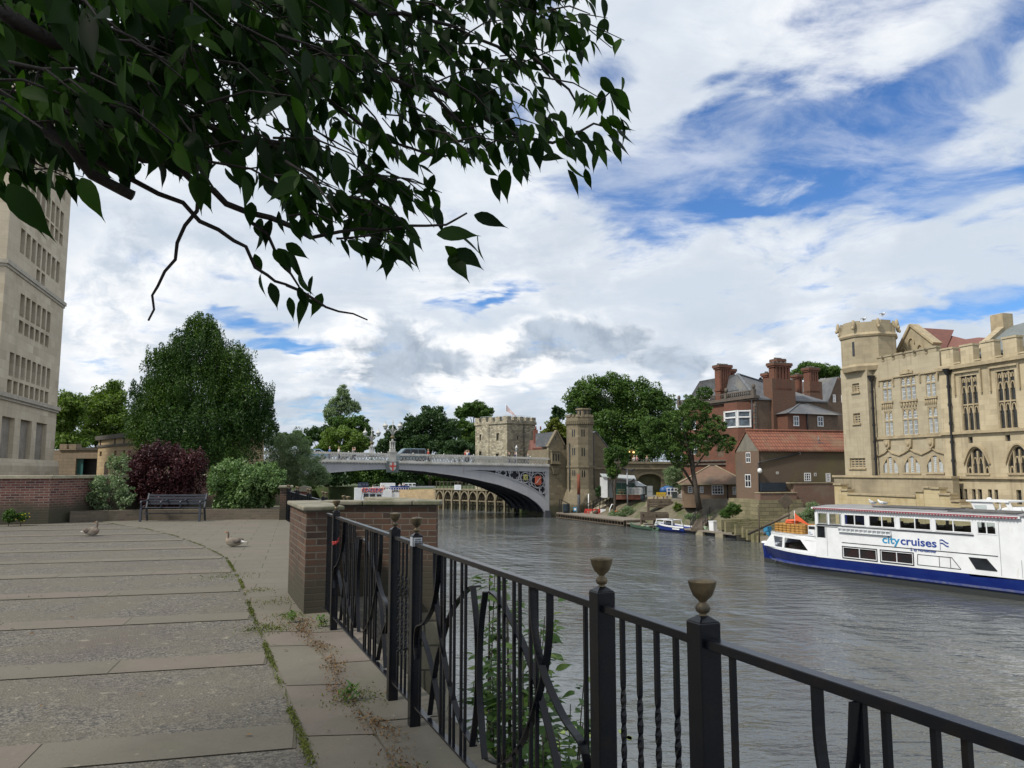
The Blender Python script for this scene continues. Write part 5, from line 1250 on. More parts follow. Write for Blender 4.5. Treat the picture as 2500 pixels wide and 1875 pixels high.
c=MS.rect(z4(870,240),z4(930,180),off=8); chim(c[0]+.8,c[1],8,9,ridge_z-1.5,mzz(178,96),2,2)
c=MS.rect(z4(480,300),z4(600,110),off=6); chim(c[0]+.8,c[1]+.1,6,7.0,zcorn,mzz(110,91),5,5)
c=MS.rect(z4(597,300),z4(625,140),off=8); chim(c[0]+.3,c[1]+.3,8,8.7,zcorn,mzz(138,93),1,1)
c=S((1222,470),(1318,135)); c2=MS.rect(z4(1222,470),z4(1318,135),off=4); mb=MB(); mb.box(c2[0]+.7,c2[1]+.5,4,5.1,zb0,mzz(250,94)); mb.build('chimney_breast','breast_brick',mn); chim(c2[0]+.8,c2[1],4.1,5.1,mzz(251,94),mzz(135,94),4,3)
c=MS.rect(z4(1115,290),z4(1185,185),off=8); chim(c[0]+.8,c[1],8,8.9,zeave,mzz(185,97),2,2)
c=MS.rect(z4(1470,300),z4(1520,195),off=10); chim(c[0]+.5,c[1]+.6,10,11,zeave,mzz(192,99),2,2)
# middle slate roof and dark gabled block behind
q1=MS.rect(z4(1100,425),z4(1305,265),off=3); mb=MB(); mb.box(xs1,q1[1]-.3,3.3,12,zb0,q1[2]); mb.build('rear_wing','dark_brick',mn); mb=MB(); mb.add([(q1[0]-.8,3,q1[2]),(q1[1],3,q1[2]),(q1[0]-.8,7.5,q1[3]+.8),(q1[1]-4.5,7.5,q1[3]+.3),(q1[1],12,q1[2]),(q1[0]-.8,12,q1[2])],[(0,1,3,2),(1,4,3),(4,5,2,3)]); mb.build('rear_roof','slate_roof',mn)
q1=MS.rect(z4(1345,690),z4(1560,245),off=6); zg=MS.rect(z4(1400,430),z4(1500,240),off=6); xg=MS.st(z4(1468,240),6)[0]; xe_=MS.st(z4(1400,432),6)[0]
mb=MB(); mb.prism([(xe_,zb0),(xe_+7,zb0),(xe_+7,zg[2]),(xg,zg[3]),(xe_,zg[2])],'y',6,14); mb.build('gable_block','dark_brick',mn)
mb=MB(); mb.add([(xe_-.2,5.8,zg[2]-.1),(xg,5.8,zg[3]+.1),(xg,14,zg[3]+.1),(xe_-2.8,14,zg[2]-.1),(xe_-2.8,5.9,zg[2]-.05)],[(0,1,2,3),(4,0,3)]); mb.build('rear_roof','slate_roof',mn)
for(p,q)in(((1438,375),(1462,440)),((1508,380),(1524,440)),((1490,505),(1512,570)),((1420,470),(1440,520))):
 h_=MS.rect(z4(*p),z4(*q),off=5.9); window(mn,h_[0],h_[1],h_[2],h_[3],5.88,2,2,'white_paint','glass_sky',.1,.1,.06)
# hip-roofed annex in front
an0,an1=MS.st(z4(1072,600),-2)[0],MS.st(z4(1480,600),-2)[0]; am=MS.st(z4(1228,600),-2)[0]; ze2=mzz(525,86)
mb=MB(); mb.box(an0,am,-2,3,zb0,ze2); mb.build('annex_front','terracotta',mn)
mb=MB(); mb.box(am+.003,an1,-1.99,3.2,zb0,ze2-.01); mb.build('annex_wall','dark_brick',mn)
mb=MB(); xap2,zap2=MS.st(z4(1195,437),0); mb.add([(an0-.3,-2.3,ze2),(an1+.3,-2.3,ze2),(an1+.3,3.3,ze2),(an0-.3,3.3,ze2),(xap2,0.3,zap2)],[(0,1,4),(1,2,4),(2,3,4),(3,0,4),(0,3,2,1)]); mb.build('annex_roof','slate_roof',mn)
mb=MB(); 
for cc in((an0-.3,-2.3),(an1+.3,-2.3),(an0-.3,3.3)):mb.bar((*cc,ze2+.04),(xap2,.3,zap2+.04),.2,.08)
mb.build('roof_ridges','lead',mn)
for(p,q)in(((1118,548),(1166,632)),((1312,552),(1363,635))):
 h_=MS.rect(z4(*p),z4(*q),off=-2.05); window(mn,h_[0],h_[1],h_[2],h_[3],-2.06,2,2,'white_paint','glass_sky',.1,.05,.06)
mb=MB()
for(px,y0_,y1_,of)in((957,400,690,-.12),(1228,520,700,-2.1),(783,420,680,0),(1395,430,690,5.9)):
 x=MS.st(z4(px,500),of)[0]; mb.tube([(x,of,mzz(y1_)),(x,of,mzz(y0_)-.1)],.08,6)
mb.build('drainpipe','black_paint',mn)
h_=MS.rect(z4(900,358),z4(925,300),off=2); mb=MB(); mb.box(h_[0],h_[1],1.5,1.9,h_[2],h_[3]); mb.build('skylight','glass_sky',mn)

# ---------------------------------------------------------------- riverside warehouse
masonry('brown_brick',[(.135,.09,.062),(.175,.115,.08),(.155,.105,.075),(.12,.085,.065)],(.155,.125,.10),.24,.08,.008,stain=(.12,.10,.085),st_s=.35,vary=.45)
masonry('render_brick',[(.105,.078,.058),(.13,.095,.07),(.115,.085,.062)],(.12,.095,.075),.24,.08,.005,stain=(.14,.13,.06),st_s=.22,vary=.3)
masonry('bank_stone',[(.18,.16,.10),(.25,.22,.135),(.21,.185,.12)],(.10,.11,.07),.85,.36,.016,stain=(.14,.135,.075),st_s=.5,vary=.6,bm=.9,bdist=.04,damp=(WZ,1.5,(.08,.085,.045)))
YW=74.; cw=at(1853,1150,YW); WS=Fr(cw[0],cw[1],.97,.25); WG=Fr(cw[0]-.25/1.0*4.4,cw[1]+.97*4.4,.25,-.97)
wh=WS.thing('warehouse','brown brick riverside warehouse with red pantile roof and grey rendered gable','building')
wz=lambda y:1.6+(1149.5-z4(0,y)[1])/FOC*YW
GLn=WG.st(z4(655,900))[0]; WGl=4.4
WG2=Fr(*WG.w(GLn,0)[:2],.25,-.97); GL_=WG2.st(z4(840,900))[0]
zE=wz(820); zR=wz(681)+.05; zB=wz(1228)
def toW(x,y,z):w_=WG2.w(x,y,z); dx,dy=w_[0]-WS.o[0],w_[1]-WS.o[1]; return(dx*WS.dx+dy*WS.dy,-dx*WS.dy+dy*WS.dx,z)
def WBr(fn,mat,name,par=wh):
 q=MB(); fn(q); q.v=[toW(*p)for p in q.v]; return q.build(name,mat,par)
def G2(p,q):return WG2.rect(z4(*p),z4(*q))
LWh=WS.st(z4(1525,900))[0]+4
zE2=zE-.0
gh=[G2((733,845),(772,928)),G2((727,1022),(776,1128))]
WBr(lambda q:q.wall(0,GL_,zB,zE-.15,gh,0,.2),'brown_brick','gable_wall')
WBr(lambda q:q.prism([(0,zE-.15),(GL_,zE-.15),(GL_/2,zR)],'y',0,.3),surf('cement_render',(.20,.185,.15),(.15,.14,.115),1.5,.9,.3),'gable_render')
sh=[WS.rect(z4(*p),z4(*q))for p,q in(((1204,1010),(1262,1078)),((1379,1013),(1420,1083)),((977,1000),(999,1022)),((1284,1010),(1306,1038)),((1160,845),(1177,862)))]
mb=MB(); mb.wall(0,LWh,zB,zE,sh,0,.18,back=None); mb.box(.05,LWh,3.9,4.3,zB,zE); mb.build('long_wall','render_brick',wh)
for h_ in sh[:2]:window(wh,h_[0],h_[1],h_[2],h_[3],-.02,3,3,'white_paint','glass_dark',.09,.09,.05)
for h_ in sh[2:]:mb=MB(); mb.box(h_[0],h_[1],-.03,.05,h_[2],h_[3]); v_=mb.build('vent',surf('vent_white',(.5,.49,.46),None,3,.7,0),wh); mb=MB(); mb.box(h_[0]+.1,h_[1]-.1,-.04,-.031,h_[2]+.1,h_[3]-.1); mb.build('vent_grille','dark_trim',v_)
for h_ in gh:
 wo_=WBr(lambda q,h_=h_:(q.box(h_[0],h_[1],-.03,.0,h_[2],h_[2]+.08),q.box(h_[0],h_[1],-.03,.0,h_[3]-.08,h_[3]),q.box(h_[0],h_[1],-.026,.0,(h_[2]+h_[3])/2-.03,(h_[2]+h_[3])/2+.03),[q.box(h_[0]+(h_[1]-h_[0]-.06)*k/2,h_[0]+.06+(h_[1]-h_[0]-.06)*k/2,-.028,.0,h_[2]+.08,h_[3]-.08)for k in range(3)]),'white_paint','window')
 WBr(lambda q,h_=h_:q.quad((h_[0],.01,h_[2]),(h_[1],.01,h_[2]),(h_[1],.01,h_[3]),(h_[0],.01,h_[3])),'glass_dark','pane',wo_)
gw=GL_; dp=4.3
mb=MB(); rd=GL_*.5
def prf(x,t):pass
A0=toW(-.15,-.1,zE-.2); A1=toW(GL_+.15,-.1,zE-.2); A2_=toW(GL_/2,-.1,zR+.06)
far=LWh; D_=Vector((far,0,0)); th_=Vector((0,0,.12))
P1,P2,P3=Vector(A0),Vector(A1),Vector(A2_)
for(p,q)in((P2,P3),(P3,P1)):
 V=[p,p+D_,q+D_,q]; V2=[v+th_ for v in V]; mb.add([tuple(v)for v in V+V2],[(0,1,2,3),(4,5,6,7),(0,1,5,4),(1,2,6,5),(2,3,7,6),(3,0,4,7)])
mb.build('roof','pantile',wh)
mb=MB(); mb.tube([tuple(P3+Vector((0,0,.16))),tuple(P3+D_+Vector((0,0,.16)))],.14,6); mb.build('ridge','pantile',wh)
mb=MB(); vx=WS.st(z4(1318,790),1)[0]; mb.box(vx-.25,vx+.3,.6,1.1,zE+.5,zE+.75); mb.tube([(vx,.9,zE+.6),(vx,.9,zE+1.3)],.06,6); mb.build('roof_vent','lead',wh)
mb=MB(); mb.tube([(-.12,-.1,wz(1300)),(-.12,-.1,wz(930)),(WS.st(z4(1165,853))[0],-.1,wz(853))],.065,6); mb.tube([(.3,-.08,zE-.1),(LWh,-.08,zE-.1)],.06,6); mb.build('drainpipe','black_paint',wh)
mb=MB(); mb.ell((-.1,-.3,wz(993)),(.22,.22,.25),10,8); mb.build('globe_light','white_paint',wh)
pn=WS.rect(z4(857,1158),z4(1053,1088),off=-.3); mb=MB(); mb.box(pn[0],pn[1],-.4,-.002,pn[2],pn[3]); 
mb.build('dark_panel',surf('panel_blue',(.018,.028,.042),(.025,.035,.05),2,.4,.1),wh)
# lower yard walls in front of the warehouse
ww=WS.thing('yard_wall','lower red-brown brick wall with flat coping running in front of the warehouse','wall')
x0,x1=WS.st(z4(845,1200),-1.2)[0],WS.st(z4(1140,1200),-1.2)[0]; x2=WS.st(z4(1460,1200),-.7)[0]
mb=MB(); mb.box(x0,x1,-1.3,-.41,wz(1255)-.1,wz(1170)); mb.box(x1+.003,x2+2,-.9,-.411,wz(1262)-.2,wz(1094)); mb.build('brickwork',masonry('wall_patch',[(.17,.085,.06),(.21,.11,.08),(.17,.11,.085),(.13,.09,.07)],(.20,.16,.13),.24,.08,.008,stain=(.22,.18,.14),st_s=.5,vary=.5),ww)
mb=MB(); mb.box(x0-.05,x1+.05,-1.36,-.40,wz(1170)+.002,wz(1163)); mb.box(x1-.5,x2+2,-.96,-.39,wz(1094)+.001,wz(1086)); mb.build('coping','coping_tan',ww)
bs=WS.thing('bank_wall','old mossy cut-stone river wall under the brown brick warehouse','wall')
xb0,xb1=WS.st(z4(668,1300),-1.8)[0],WS.st(z4(1215,1300),-1.8)[0]
g0,g1=toW(0,-1.1,0),toW(0,.3,0); mb=MB(); mb.prism([g0[:2],(-1.1,-1.5),(xb1,-1.5),(xb1,-.2),(0,-.1),g1[:2]],'z',WZ-.5,wz(1232)-.1)
mb.prism([(g0[0]+.12,g0[1]),(-.98,-1.38),(xb1-.1,-1.38),(xb1-.1,-.3),(.1,-.1),g1[:2]],'z',wz(1232)-.1,wz(1222)); mb.box(xb1+.002,x2+3,-1.2,-.2,WZ-.5,wz(1262)-.19); mb.build('stonework','bank_stone',bs)
# stepped stones below
stp=MB(); g=random.Random(8); s0=WS
for k in range(7):
 yk=-1.8-k*.33; zk=-2.8-k*.22; x=WS.st(z4(530,1400),yk)[0]+k*.6+g.uniform(-.3,.3); xe2=WS.st(z4(960,1400),yk)[0]
 while x<xe2:L=g.uniform(.9,2.0); stp.box(x,x+L-.04,yk-.3+g.uniform(-.08,.08),yk+.4,zk-.9,zk+g.uniform(-.06,.06)); x+=L
stt=WS.thing('stone_steps','broad mossy stone terraces stepping down to the pontoon','steps'); stp.build('steps',masonry('step_stone',[(.17,.155,.09),(.22,.20,.12),(.19,.17,.105)],(.12,.11,.07),1.3,.5,.01,stain=(.075,.09,.03),st_s=.9,vary=.6),stt)

# ---------------------------------------------------------------- cottage
CT=Fr(*at(1668,1150,85)[:2],1,-.18); ct=CT.thing('cottage','low brick cottage with brown hipped roof and white sash windows in the boatyard','house')
cz=lambda y:1.6+(1149.5-z4(0,y)[1])/FOC*84
def C(p,q,off=0):return CT.rect(z4(*p),z4(*q),off=off)
xw=CT.st(z4(665,1150))[0]
ch=[C((263,1117),(300,1172)),C((360,1120),(390,1172)),C((455,1107),(553,1186)),C((625,1122),(655,1186))]
mb=MB(); mb.wall(0,xw+1,-2.4,cz(1100),ch,0,.15,back=7); mb.build('walls',masonry('buff_brick',[(.20,.135,.085),(.25,.165,.105),(.22,.15,.10)],(.20,.165,.125),.24,.08,.008,stain=(.17,.13,.10),st_s=.5,vary=.5),ct)
for i,h_ in enumerate(ch):window(ct,h_[0],h_[1],h_[2],h_[3],-.03,4 if i==2 else 2,3,'white_paint','glass_dark',.09,.1,.05)
e0=CT.st(z4(188,1095),-.5)[0]; ap=CT.st(z4(443,952),3); ze3=cz(1097)
surf('brown_tile',(.135,.085,.06),(.17,.105,.07),2,.85,.6,12,c3=(.10,.075,.055),s3=.6)
mb=MB(); xr=CT.st(z4(560,1000),3)[0]
mb.add([(e0,-.6,ze3),(xw+1.3,-.6,ze3),(xw+1.3,7.5,ze3),(e0,7.5,ze3),(ap[0],3.3,ap[1]),(ap[0]+.6,3.3,ap[1])],[(0,1,5,4),(1,2,5),(2,3,4,5),(3,0,4),(0,3,2,1)])
p2=CT.st(z4(598,1014),1); mb.add([(p2[0]-2.2,-.75,ze3-.02),(p2[0]+2.3,-.75,ze3-.02),(p2[0],1.2,p2[1]),(p2[0]-2.2,4,ze3),(p2[0]+2.3,4,ze3)],[(0,1,2),(1,4,2),(0,2,3)]); mb.build('roof','brown_tile',ct)
mb=MB(); mb.bar((e0,-.6,ze3+.05),(ap[0],3.3,ap[1]+.04),.16,.07); mb.bar((ap[0]+.6,3.3,ap[1]+.04),(xw+1.3,-.6,ze3+.05),.16,.07); mb.box(e0,xw+1.3,-.62,-.55,ze3-.12,ze3+.02); mb.build('roof_ridges','coping_tan',ct)
x=CT.st(z4(583,1150))[0]; mb=MB(); mb.tube([(x,-.1,-2),(x,-.1,ze3)],.06,6); mb.build('drainpipe','black_paint',ct)
rw=CT.thing('retaining_wall','plain grey concrete retaining wall below the cottage','wall'); q=C((378,1310),(668,1222),-1.5); mb=MB(); mb.box(q[0],q[1]+1,-1.8,-1.3,-4.2,q[3]); mb.build('concrete',surf('concrete',(.20,.18,.15),(.15,.135,.11),1.5,.9,.4,20),rw)

# ---------------------------------------------------------------- guildhall
masonry('guild_stone',[(.42,.36,.24),(.50,.43,.295),(.46,.39,.265),(.36,.31,.21)],(.36,.29,.18),.85,.36,.007,stain=(.30,.25,.165),st_s=.22,vary=.5,streak=(.22,.18,.125),bm=.25)
masonry('guild_grey',[(.30,.255,.175),(.37,.32,.22),(.34,.285,.19)],(.26,.22,.15),.85,.36,.007,stain=(.20,.17,.12),st_s=.3,vary=.5,streak=(.16,.135,.10),bm=.25)
surf('guild_trim',(.40,.33,.21),(.30,.245,.16),2,.85,.3,14)
surf('leaded',(.62,.64,.64),(.50,.54,.55),6,.4,.1)
glassmat('leaded_glass',(.085,.105,.125),.2,.5); glassmat('church_glass',(.035,.036,.036),.25,.45)
GH=Fr(*at(2052,1150,67)[:2],.293,-1)
gh_=GH.thing('guildhall','large honey stone gothic hall with battlements and leaded windows above the river at the right','building')
def g5(x,y,off=0):return GH.st(z5(x,y),off)
def G5(p,q,off=0.):return GH.rect(z5(*p),z5(*q),off=off)
xT0,xT1=g5(352,800,-.6)[0],g5(565,800,-.6)[0]
xM=g5(1165,800)[0]; xR=g5(1825,800)[0]+7
zP=g5(640,448)[1]; zP2=g5(1300,300)[1]; zS=g5(900,1048)[1]; zL=g5(900,1368)[1]; zCn=g5(1500,453)[1]; zBase=-2.6
# main block left bay
wins=[((672,588),(758,758),2),((820,562),(955,742),3),((1022,535),(1115,718),2),((690,840),(770,1038),2),((835,820),(972,1028),3),((1040,802),(1136,1015),2)]
aw_=[((680,1215),(805,1342)),((850,1210),(985,1340)),((1033,1203),(1175,1338))]
holes=[G5(p,q)for p,q,n in wins]+[G5(p,q)for p,q in aw_]
mb=MB(); mb.wall(xT1-.3,xM,zL,zP-.0,holes,0,.15,back=12); mb.build('hall_wall',masonry('guild_mid',[(.34,.30,.215),(.42,.37,.265),(.38,.33,.235)],(.31,.26,.175),.85,.36,.007,stain=(.27,.225,.15),st_s=.22,vary=.5,streak=(.21,.175,.12),bm=.25),gh_)
def pointed(q,x0,x1,z0,y,w_,d,rise):
 pts=[(x0+(x1-x0)*.5*(1-math.cos(s_*math.pi/2)),y,z0+rise*math.sin(s_*math.pi/2))for s_ in np.linspace(0,1,6)]; q.ribbon(pts,w_,d,(0,1,0))
 q.ribbon([(x0+x1-p[0],y+.002,p[2])for p in pts],w_,d,(0,1,0))
for(p,q,n),h_ in zip(wins,holes):
 x0,x1,z0,z1_=h_; f=MB(); w_=(x1-x0)/n; zt2=z0+(z1_-z0)*.58
 for k in range(n+1):x=x0+w_*k; f.box(x-.06,x+.06,.02,.14,z0,z1_)
 f.box(x0,x1,.01,.13,zt2-.06,zt2+.06); f.box(x0,x1,.01,.13,z1_-.08,z1_); f.box(x0-.12,x1+.12,-.14,.1,z0-.16,z0-.002)
 for k in range(n):pointed(f,x0+w_*k+.07,x0+w_*(k+1)-.07,z1_-.5,.05,.06,.08,.42)
 fo=f.build('window','guild_trim',gh_); l_=MB()
 for k in range(n):
  a,b2=x0+w_*k+.08,x0+w_*(k+1)-.08
  for(za,zb)in((z0,zt2-.08),(zt2+.08,z1_-.13)):
   m_=3; r_=max(3,int((zb-za)/.30))
   for i in range(m_+1):x=a+(b2-a)*i/m_; wd=.03 if i in(0,m_)else .022; l_.box(x-wd,x+wd,.07,.09,za,zb)
   for i in range(r_+1):z=za+(zb-za)*i/r_; wd=.03 if i in(0,r_)else .022; l_.box(a,b2,.072,.088,z-wd,z+wd)
 l_.build('leading','leaded',fo); q_=MB(); q_.quad((x0,.1,z0),(x1,.1,z0),(x1,.1,z1_),(x0,.1,z1_)); q_.build('pane','leaded_glass',fo)
for(p,q),h_ in zip(aw_,holes[6:]):
 x0,x1,z0,z1_=h_; f=MB(); w_=(x1-x0)/3; cx=(x0+x1)/2; rr_=.75
 pts=[(x0+(x1-x0)*s_,z1_-.75*(2*s_-1)**2)for s_ in np.linspace(0,1,13)]
 f.strip([(p_[0],z1_+.001)for p_ in pts],pts,0.004,.14)
 for k in(1,2):x=x0+w_*k; f.box(x-.1,x+.1,.02,.13,z0,z1_-.1)
 f.box(x0-.1,x1+.1,-.1,.1,z0-.14,z0-.002); fo=f.build('window','guild_trim',gh_); l_=MB()
 for k in range(3):
  a,b2=x0+w_*k+.13,x0+w_*(k+1)-.13; zt2=z1_-(.5 if k != 1 else .12)
  for i in range(3):x=a+(b2-a)*i/2; l_.box(x-.03,x+.03,.06,.09,z0,zt2)
  for i in range(8):z=z0+(zt2-z0)*i/7; l_.box(a,b2,.062,.088,z-.02,z+.02)
 l_.build('leading','leaded',fo); q_=MB(); q_.quad((x0,.1,z0),(x1,.1,z0),(x1,.1,z1_),(x0,.1,z1_)); q_.build('pane','leaded_glass',fo)
# mouldings, hoods, ogee string, carved panels
f=MB()
for(y0_,zz_)in((.14,zS),(.2,zL)):f.box(xT1-.3,xM,-y0_,-.001,zz_-.1,zz_+.08)
for a,b2,c_,d_ in(((648,640),(768,572),0,0),((768,640),(985,530),0,0),((985,610),(1130,512),0,0)):
 h_=G5(a,b2); f.box(h_[0],h_[1],-.1,-.001,h_[3]-.1,h_[3]); f.box(h_[0],h_[0]+.1,-.1,-.001,h_[2],h_[3]-.1); f.box(h_[1]-.1,h_[1],-.1,-.001,h_[2],h_[3]-.1)
h_=G5((822,548),(925,500)); f.box(h_[0],h_[1],-.12,-.002,h_[2],h_[2]+(h_[3]-h_[2])*.6); f.box(h_[0]+.35,h_[1]-.35,-.16,-.003,h_[2],h_[3])
pts=[]
for(x,y)in((625,1203),(660,1200),(700,1180),(730,1152),(760,1180),(820,1198),(870,1172),(905,1148),(940,1170),(1000,1192),(1050,1168),(1088,1145),(1125,1168),(1190,1186)):X,Z_=g5(x,y); pts.append((X,-.06,Z_))
f.ribbon(pts,.1,.12,(0,1,0))
f.build('mouldings','guild_trim',gh_)
for(x,y)in((728,1110),(902,1107),(1083,1100)):
 X,Z_=g5(x,y); q=MB(); q.prism([(X-.3,Z_+.35),(X+.3,Z_+.35),(X+.24,Z_-.2),(X,Z_-.42),(X-.24,Z_-.2)],'y',-.2,-.003); q.ell((X,-.22,Z_),(.14,.1,.2),8,6); q.build('carved_shield','guild_trim',gh_)
for(p,q)in(((668,770),(765,832)),((820,752),(965,812)),((1018,735),(1125,795))):
 h_=G5(p,q); c_=MB(); n=6
 for k in range(n):x=h_[0]+(h_[1]-h_[0])*(k+.5)/n; c_.ell((x,-.02,(h_[2]+h_[3])/2),((h_[1]-h_[0])/n*.42,.09,(h_[3]-h_[2])*.38),8,6)
 c_.build('carved_panel','guild_trim',gh_)
# battlements left bay
def battle(x0,x1,z0,zt3,n,frac,y0,y1,mat,nm='battlements',z_end=None):
 f=MB(); f.box(x0,x1,y0+.02,y1-.02,z0-.02,z0+.0); P=(x1-x0)/n
 for k in range(n):
  a,b2=x0+P*k+P*(1-frac)/2,x0+P*(k+1)-P*(1-frac)/2
  f.box(a,b2,y0,y1,z0+.001,zt3-.12); f.box(a-.04,b2+.04,y0-.06,y1+.05,zt3-.12,zt3)
  if k<n-1:f.box(b2+.042,x0+P*(k+1)+P*(1-frac)/2-.042,y0-.05,y1+.05,z0+.002,z0+.1)
 f.build(nm,mat,gh_)
zc0=g5(650,462)[1]
mbx=MB(); 
battle(xT1+.1,xM-.1,zP,g5(700,396)[1]+.05,6,.72,.0,.4,'guild_grey')
# tower
mb=MB(); th=[G5((432,622),(492,682),-.6),G5((440,862),(500,938),-.6),G5((412,1224),(542,1300),-.6)]
zTc=g5(450,492,-.6)[1]; zTt=g5(450,245,-.6)[1]
mb.wall(xT0,xT1,zL,zTc,th,-.6,.25,back=4.5); mb.build('tower_shaft','guild_mid',gh_)
for h_,n in zip(th,(2,2,4)):window(gh_,h_[0],h_[1],h_[2],h_[3],-.48,n,4,'guild_trim','leaded_glass',.09,.12,.09); q=MB(); q.box(h_[0]-.1,h_[1]+.1,-.72,-.601,h_[2]-.14,h_[2]-.01); q.build('sill','guild_trim',gh_)
# octagonal top stage
tx,ty,rt=xT0+1.7,.95,2.25
q=MB(); q.lathe([(rt*1.0,zTc),(rt*1.0,zTt)],tx,ty,8,False,math.pi/8); q.build('turret_stage','guild_grey',gh_)
zTop=g5(540,108,-.2)[1]
q=MB(); q.lathe([(rt*1.04,zTt-.1),(rt*1.07,zTt+.05),(rt*1.02,zTt+.25)],tx,ty,8,False,math.pi/8); q.lathe([(rt*.97,zTc-.35),(rt*1.03,zTc),(rt*1.0,zTc+.2)],tx,ty,8,False,math.pi/8); q.build('cornice','guild_trim',gh_)
q=MB()
for k in range(8):
 a=math.pi/8+k*math.pi/4; p=Vector((math.cos(a),math.sin(a)))*rt; r2_=Vector((math.cos(a+math.pi/4),math.sin(a+math.pi/4)))*rt
 n=9
 for j in range(n):
  A_,B2=p.lerp(r2_,j/n),p.lerp(r2_,(j+1)/n); s_=abs((j+.5)/n-.5)*2; h=(zTop-zTt-.25)*(1 if s_<.55 else(.78 if s_<.8 else .5))if k%2==1 else(zTop-zTt-.25)*(.98 if s_>.5 else .86)
  zb_=zTt+.2; V=[(tx+v.x*m_,ty+v.y*m_,z)for z in(zb_,zb_+h)for v,m_ in((A_,1),(B2,1),(B2,.9),(A_,.9))]
  q.add(V,[(4,5,6,7),(0,1,5,4),(1,2,6,5),(2,3,7,6),(3,0,4,7)])
q.build('parapet','guild_grey',gh_)
for k in range(8):
 a=k*math.pi/4+math.pi/8; q=MB(); q.ell((tx+rt*1.08*math.cos(a),ty+rt*1.08*math.sin(a),zTt+.9),(.16,.16,.42),8,6); q.ell((tx+rt*1.14*math.cos(a),ty+rt*1.14*math.sin(a),zTt+.6),(.12,.12,.16),6,5); q.build('carved_beast','guild_trim',gh_)
h_=G5((460,285),(482,395),-.8); q=MB(); q.box(h_[0],h_[1],ty-rt*.94,ty-rt*.94+.05,h_[2],h_[3]); q.build('slit_window','glass_dark',gh_)
# gable and red roofs behind the left bay
q1=G5((800,360),(1050,150),3.5); xgm,zgm=g5(908,152,3.5); q=MB(); q.prism([(q1[0],zP-.5),(q1[1]+.4,zP-.5),(q1[1]+.4,q1[2]+.2),(xgm,zgm),(q1[0],q1[2])],'y',3.5,4.2); q.build('gable','guild_grey',gh_)
q=MB(); q.bar((xgm,3.8,zgm+.1),(q1[1]+.5,3.8,q1[2]+.1),.18,.9,(0,1,0)); q.bar((xgm,3.8,zgm+.1),(q1[0]-.1,3.8,q1[2]-.1),.18,.9,(0,1,0))
for s_ in(-.9,0,.9):pointed(q,xgm+s_-.3,xgm+s_+.3,zP+1.0+(.7 if s_==0 else 0),3.42,.08,.1,.5)
q.build('gable_coping','guild_trim',gh_)
rA=g5(1130,218,7); rB=g5(1220,262,6); q=MB()
q.add([(xgm,4.1,zgm-.1),(q1[1]+.6,4.1,zP+.2),(xM+2.5,3.0,zP),(rA[0],8,rA[1]),(xgm,8,zgm-.1),(xM+4.5,3.2,zP+.3),(g5(1375,240,6)[0],7,g5(1375,240,6)[1]),(rB[0],7,rB[1])],[(0,1,2,3,4),(2,5,6,7)]); q.add([(rA[0],8,rA[1]),(xM+2.5,3,zP),(rB[0],7,rB[1])],[(0,1,2)]); q.build('red_roof',surf('guild_tile',(.19,.08,.06),(.15,.068,.055),3,.85,.5,12),gh_)
# right hall
gw_=[((1312,568),(1487,990)),((1602,522),(1796,975))]
gx=GH.rect(z5(*gw_[1][0]),z5(*gw_[1][1]))
hs=[G5(*p)for p in gw_]; dxx=hs[1][0]-hs[0][0]; zz0=(hs[0][2]+hs[1][2])/2; zz1=(hs[0][3]+hs[1][3])/2; hs=[(a[0],a[1],zz0,zz1)for a in hs]; hs.append((hs[1][0]+dxx,hs[1][1]+dxx,zz0,zz1))
ga_=[G5((1362,1145),(1560,1345)),G5((1700,1130),(1905,1342))]; ga_.append(tuple(v+dxx if i<2 else v for i,v in enumerate(ga_[1])))
sq=[G5((1385,1052),(1425,1100)),G5((1685,1036),(1730,1084))]
bw_=[G5(p,q)for p,q in(((1302,1470),(1340,1585)),((1350,1472),(1385,1588)),((1415,1474),(1453,1590)),((1463,1474),(1505,1592)),((1545,1476),(1585,1592)),((1597,1478),(1635,1594)),((1775,1480),(1825,1600)))]
zRt=g5(1500,290)[1]
mb=MB(); mb.wall(xM+.003,xR,zBase,zCn,hs+ga_+sq+bw_,-.15,.2,back=13); mb.build('great_hall_wall','guild_stone',gh_)
q=MB(); q.box(xM-.05,xR,-.12,.5,zCn+.002,zRt-1.15); q.build('parapet_wall','guild_stone',gh_)
battle(xM-.05,xR,zRt-1.15,zRt+.12,8,.62,-.12,.45,'guild_stone')
q=MB(); q.box(xM-.1,xR,-.42,-.151,zCn-.14,zCn+.1); zs2=g5(1500,1008)[1]; q.box(xM-.1,xR,-.36,-.151,zs2-.1,zs2+.08); zs3=g5(1500,1378)[1]; q.box(xM-.1,xR,-.34,-.151,zs3-.1,zs3+.06)
for h_ in hs:
 q.box(h_[0]-.35,h_[1]+.35,-.3,-.151,h_[3]+.25,h_[3]+.38)
 for x in(h_[0]-.4,h_[1]+.3):q.box(x,x+.1,-.3,-.152,h_[3]-1.3,h_[3]+.38)
q.build('mouldings','guild_trim',gh_)
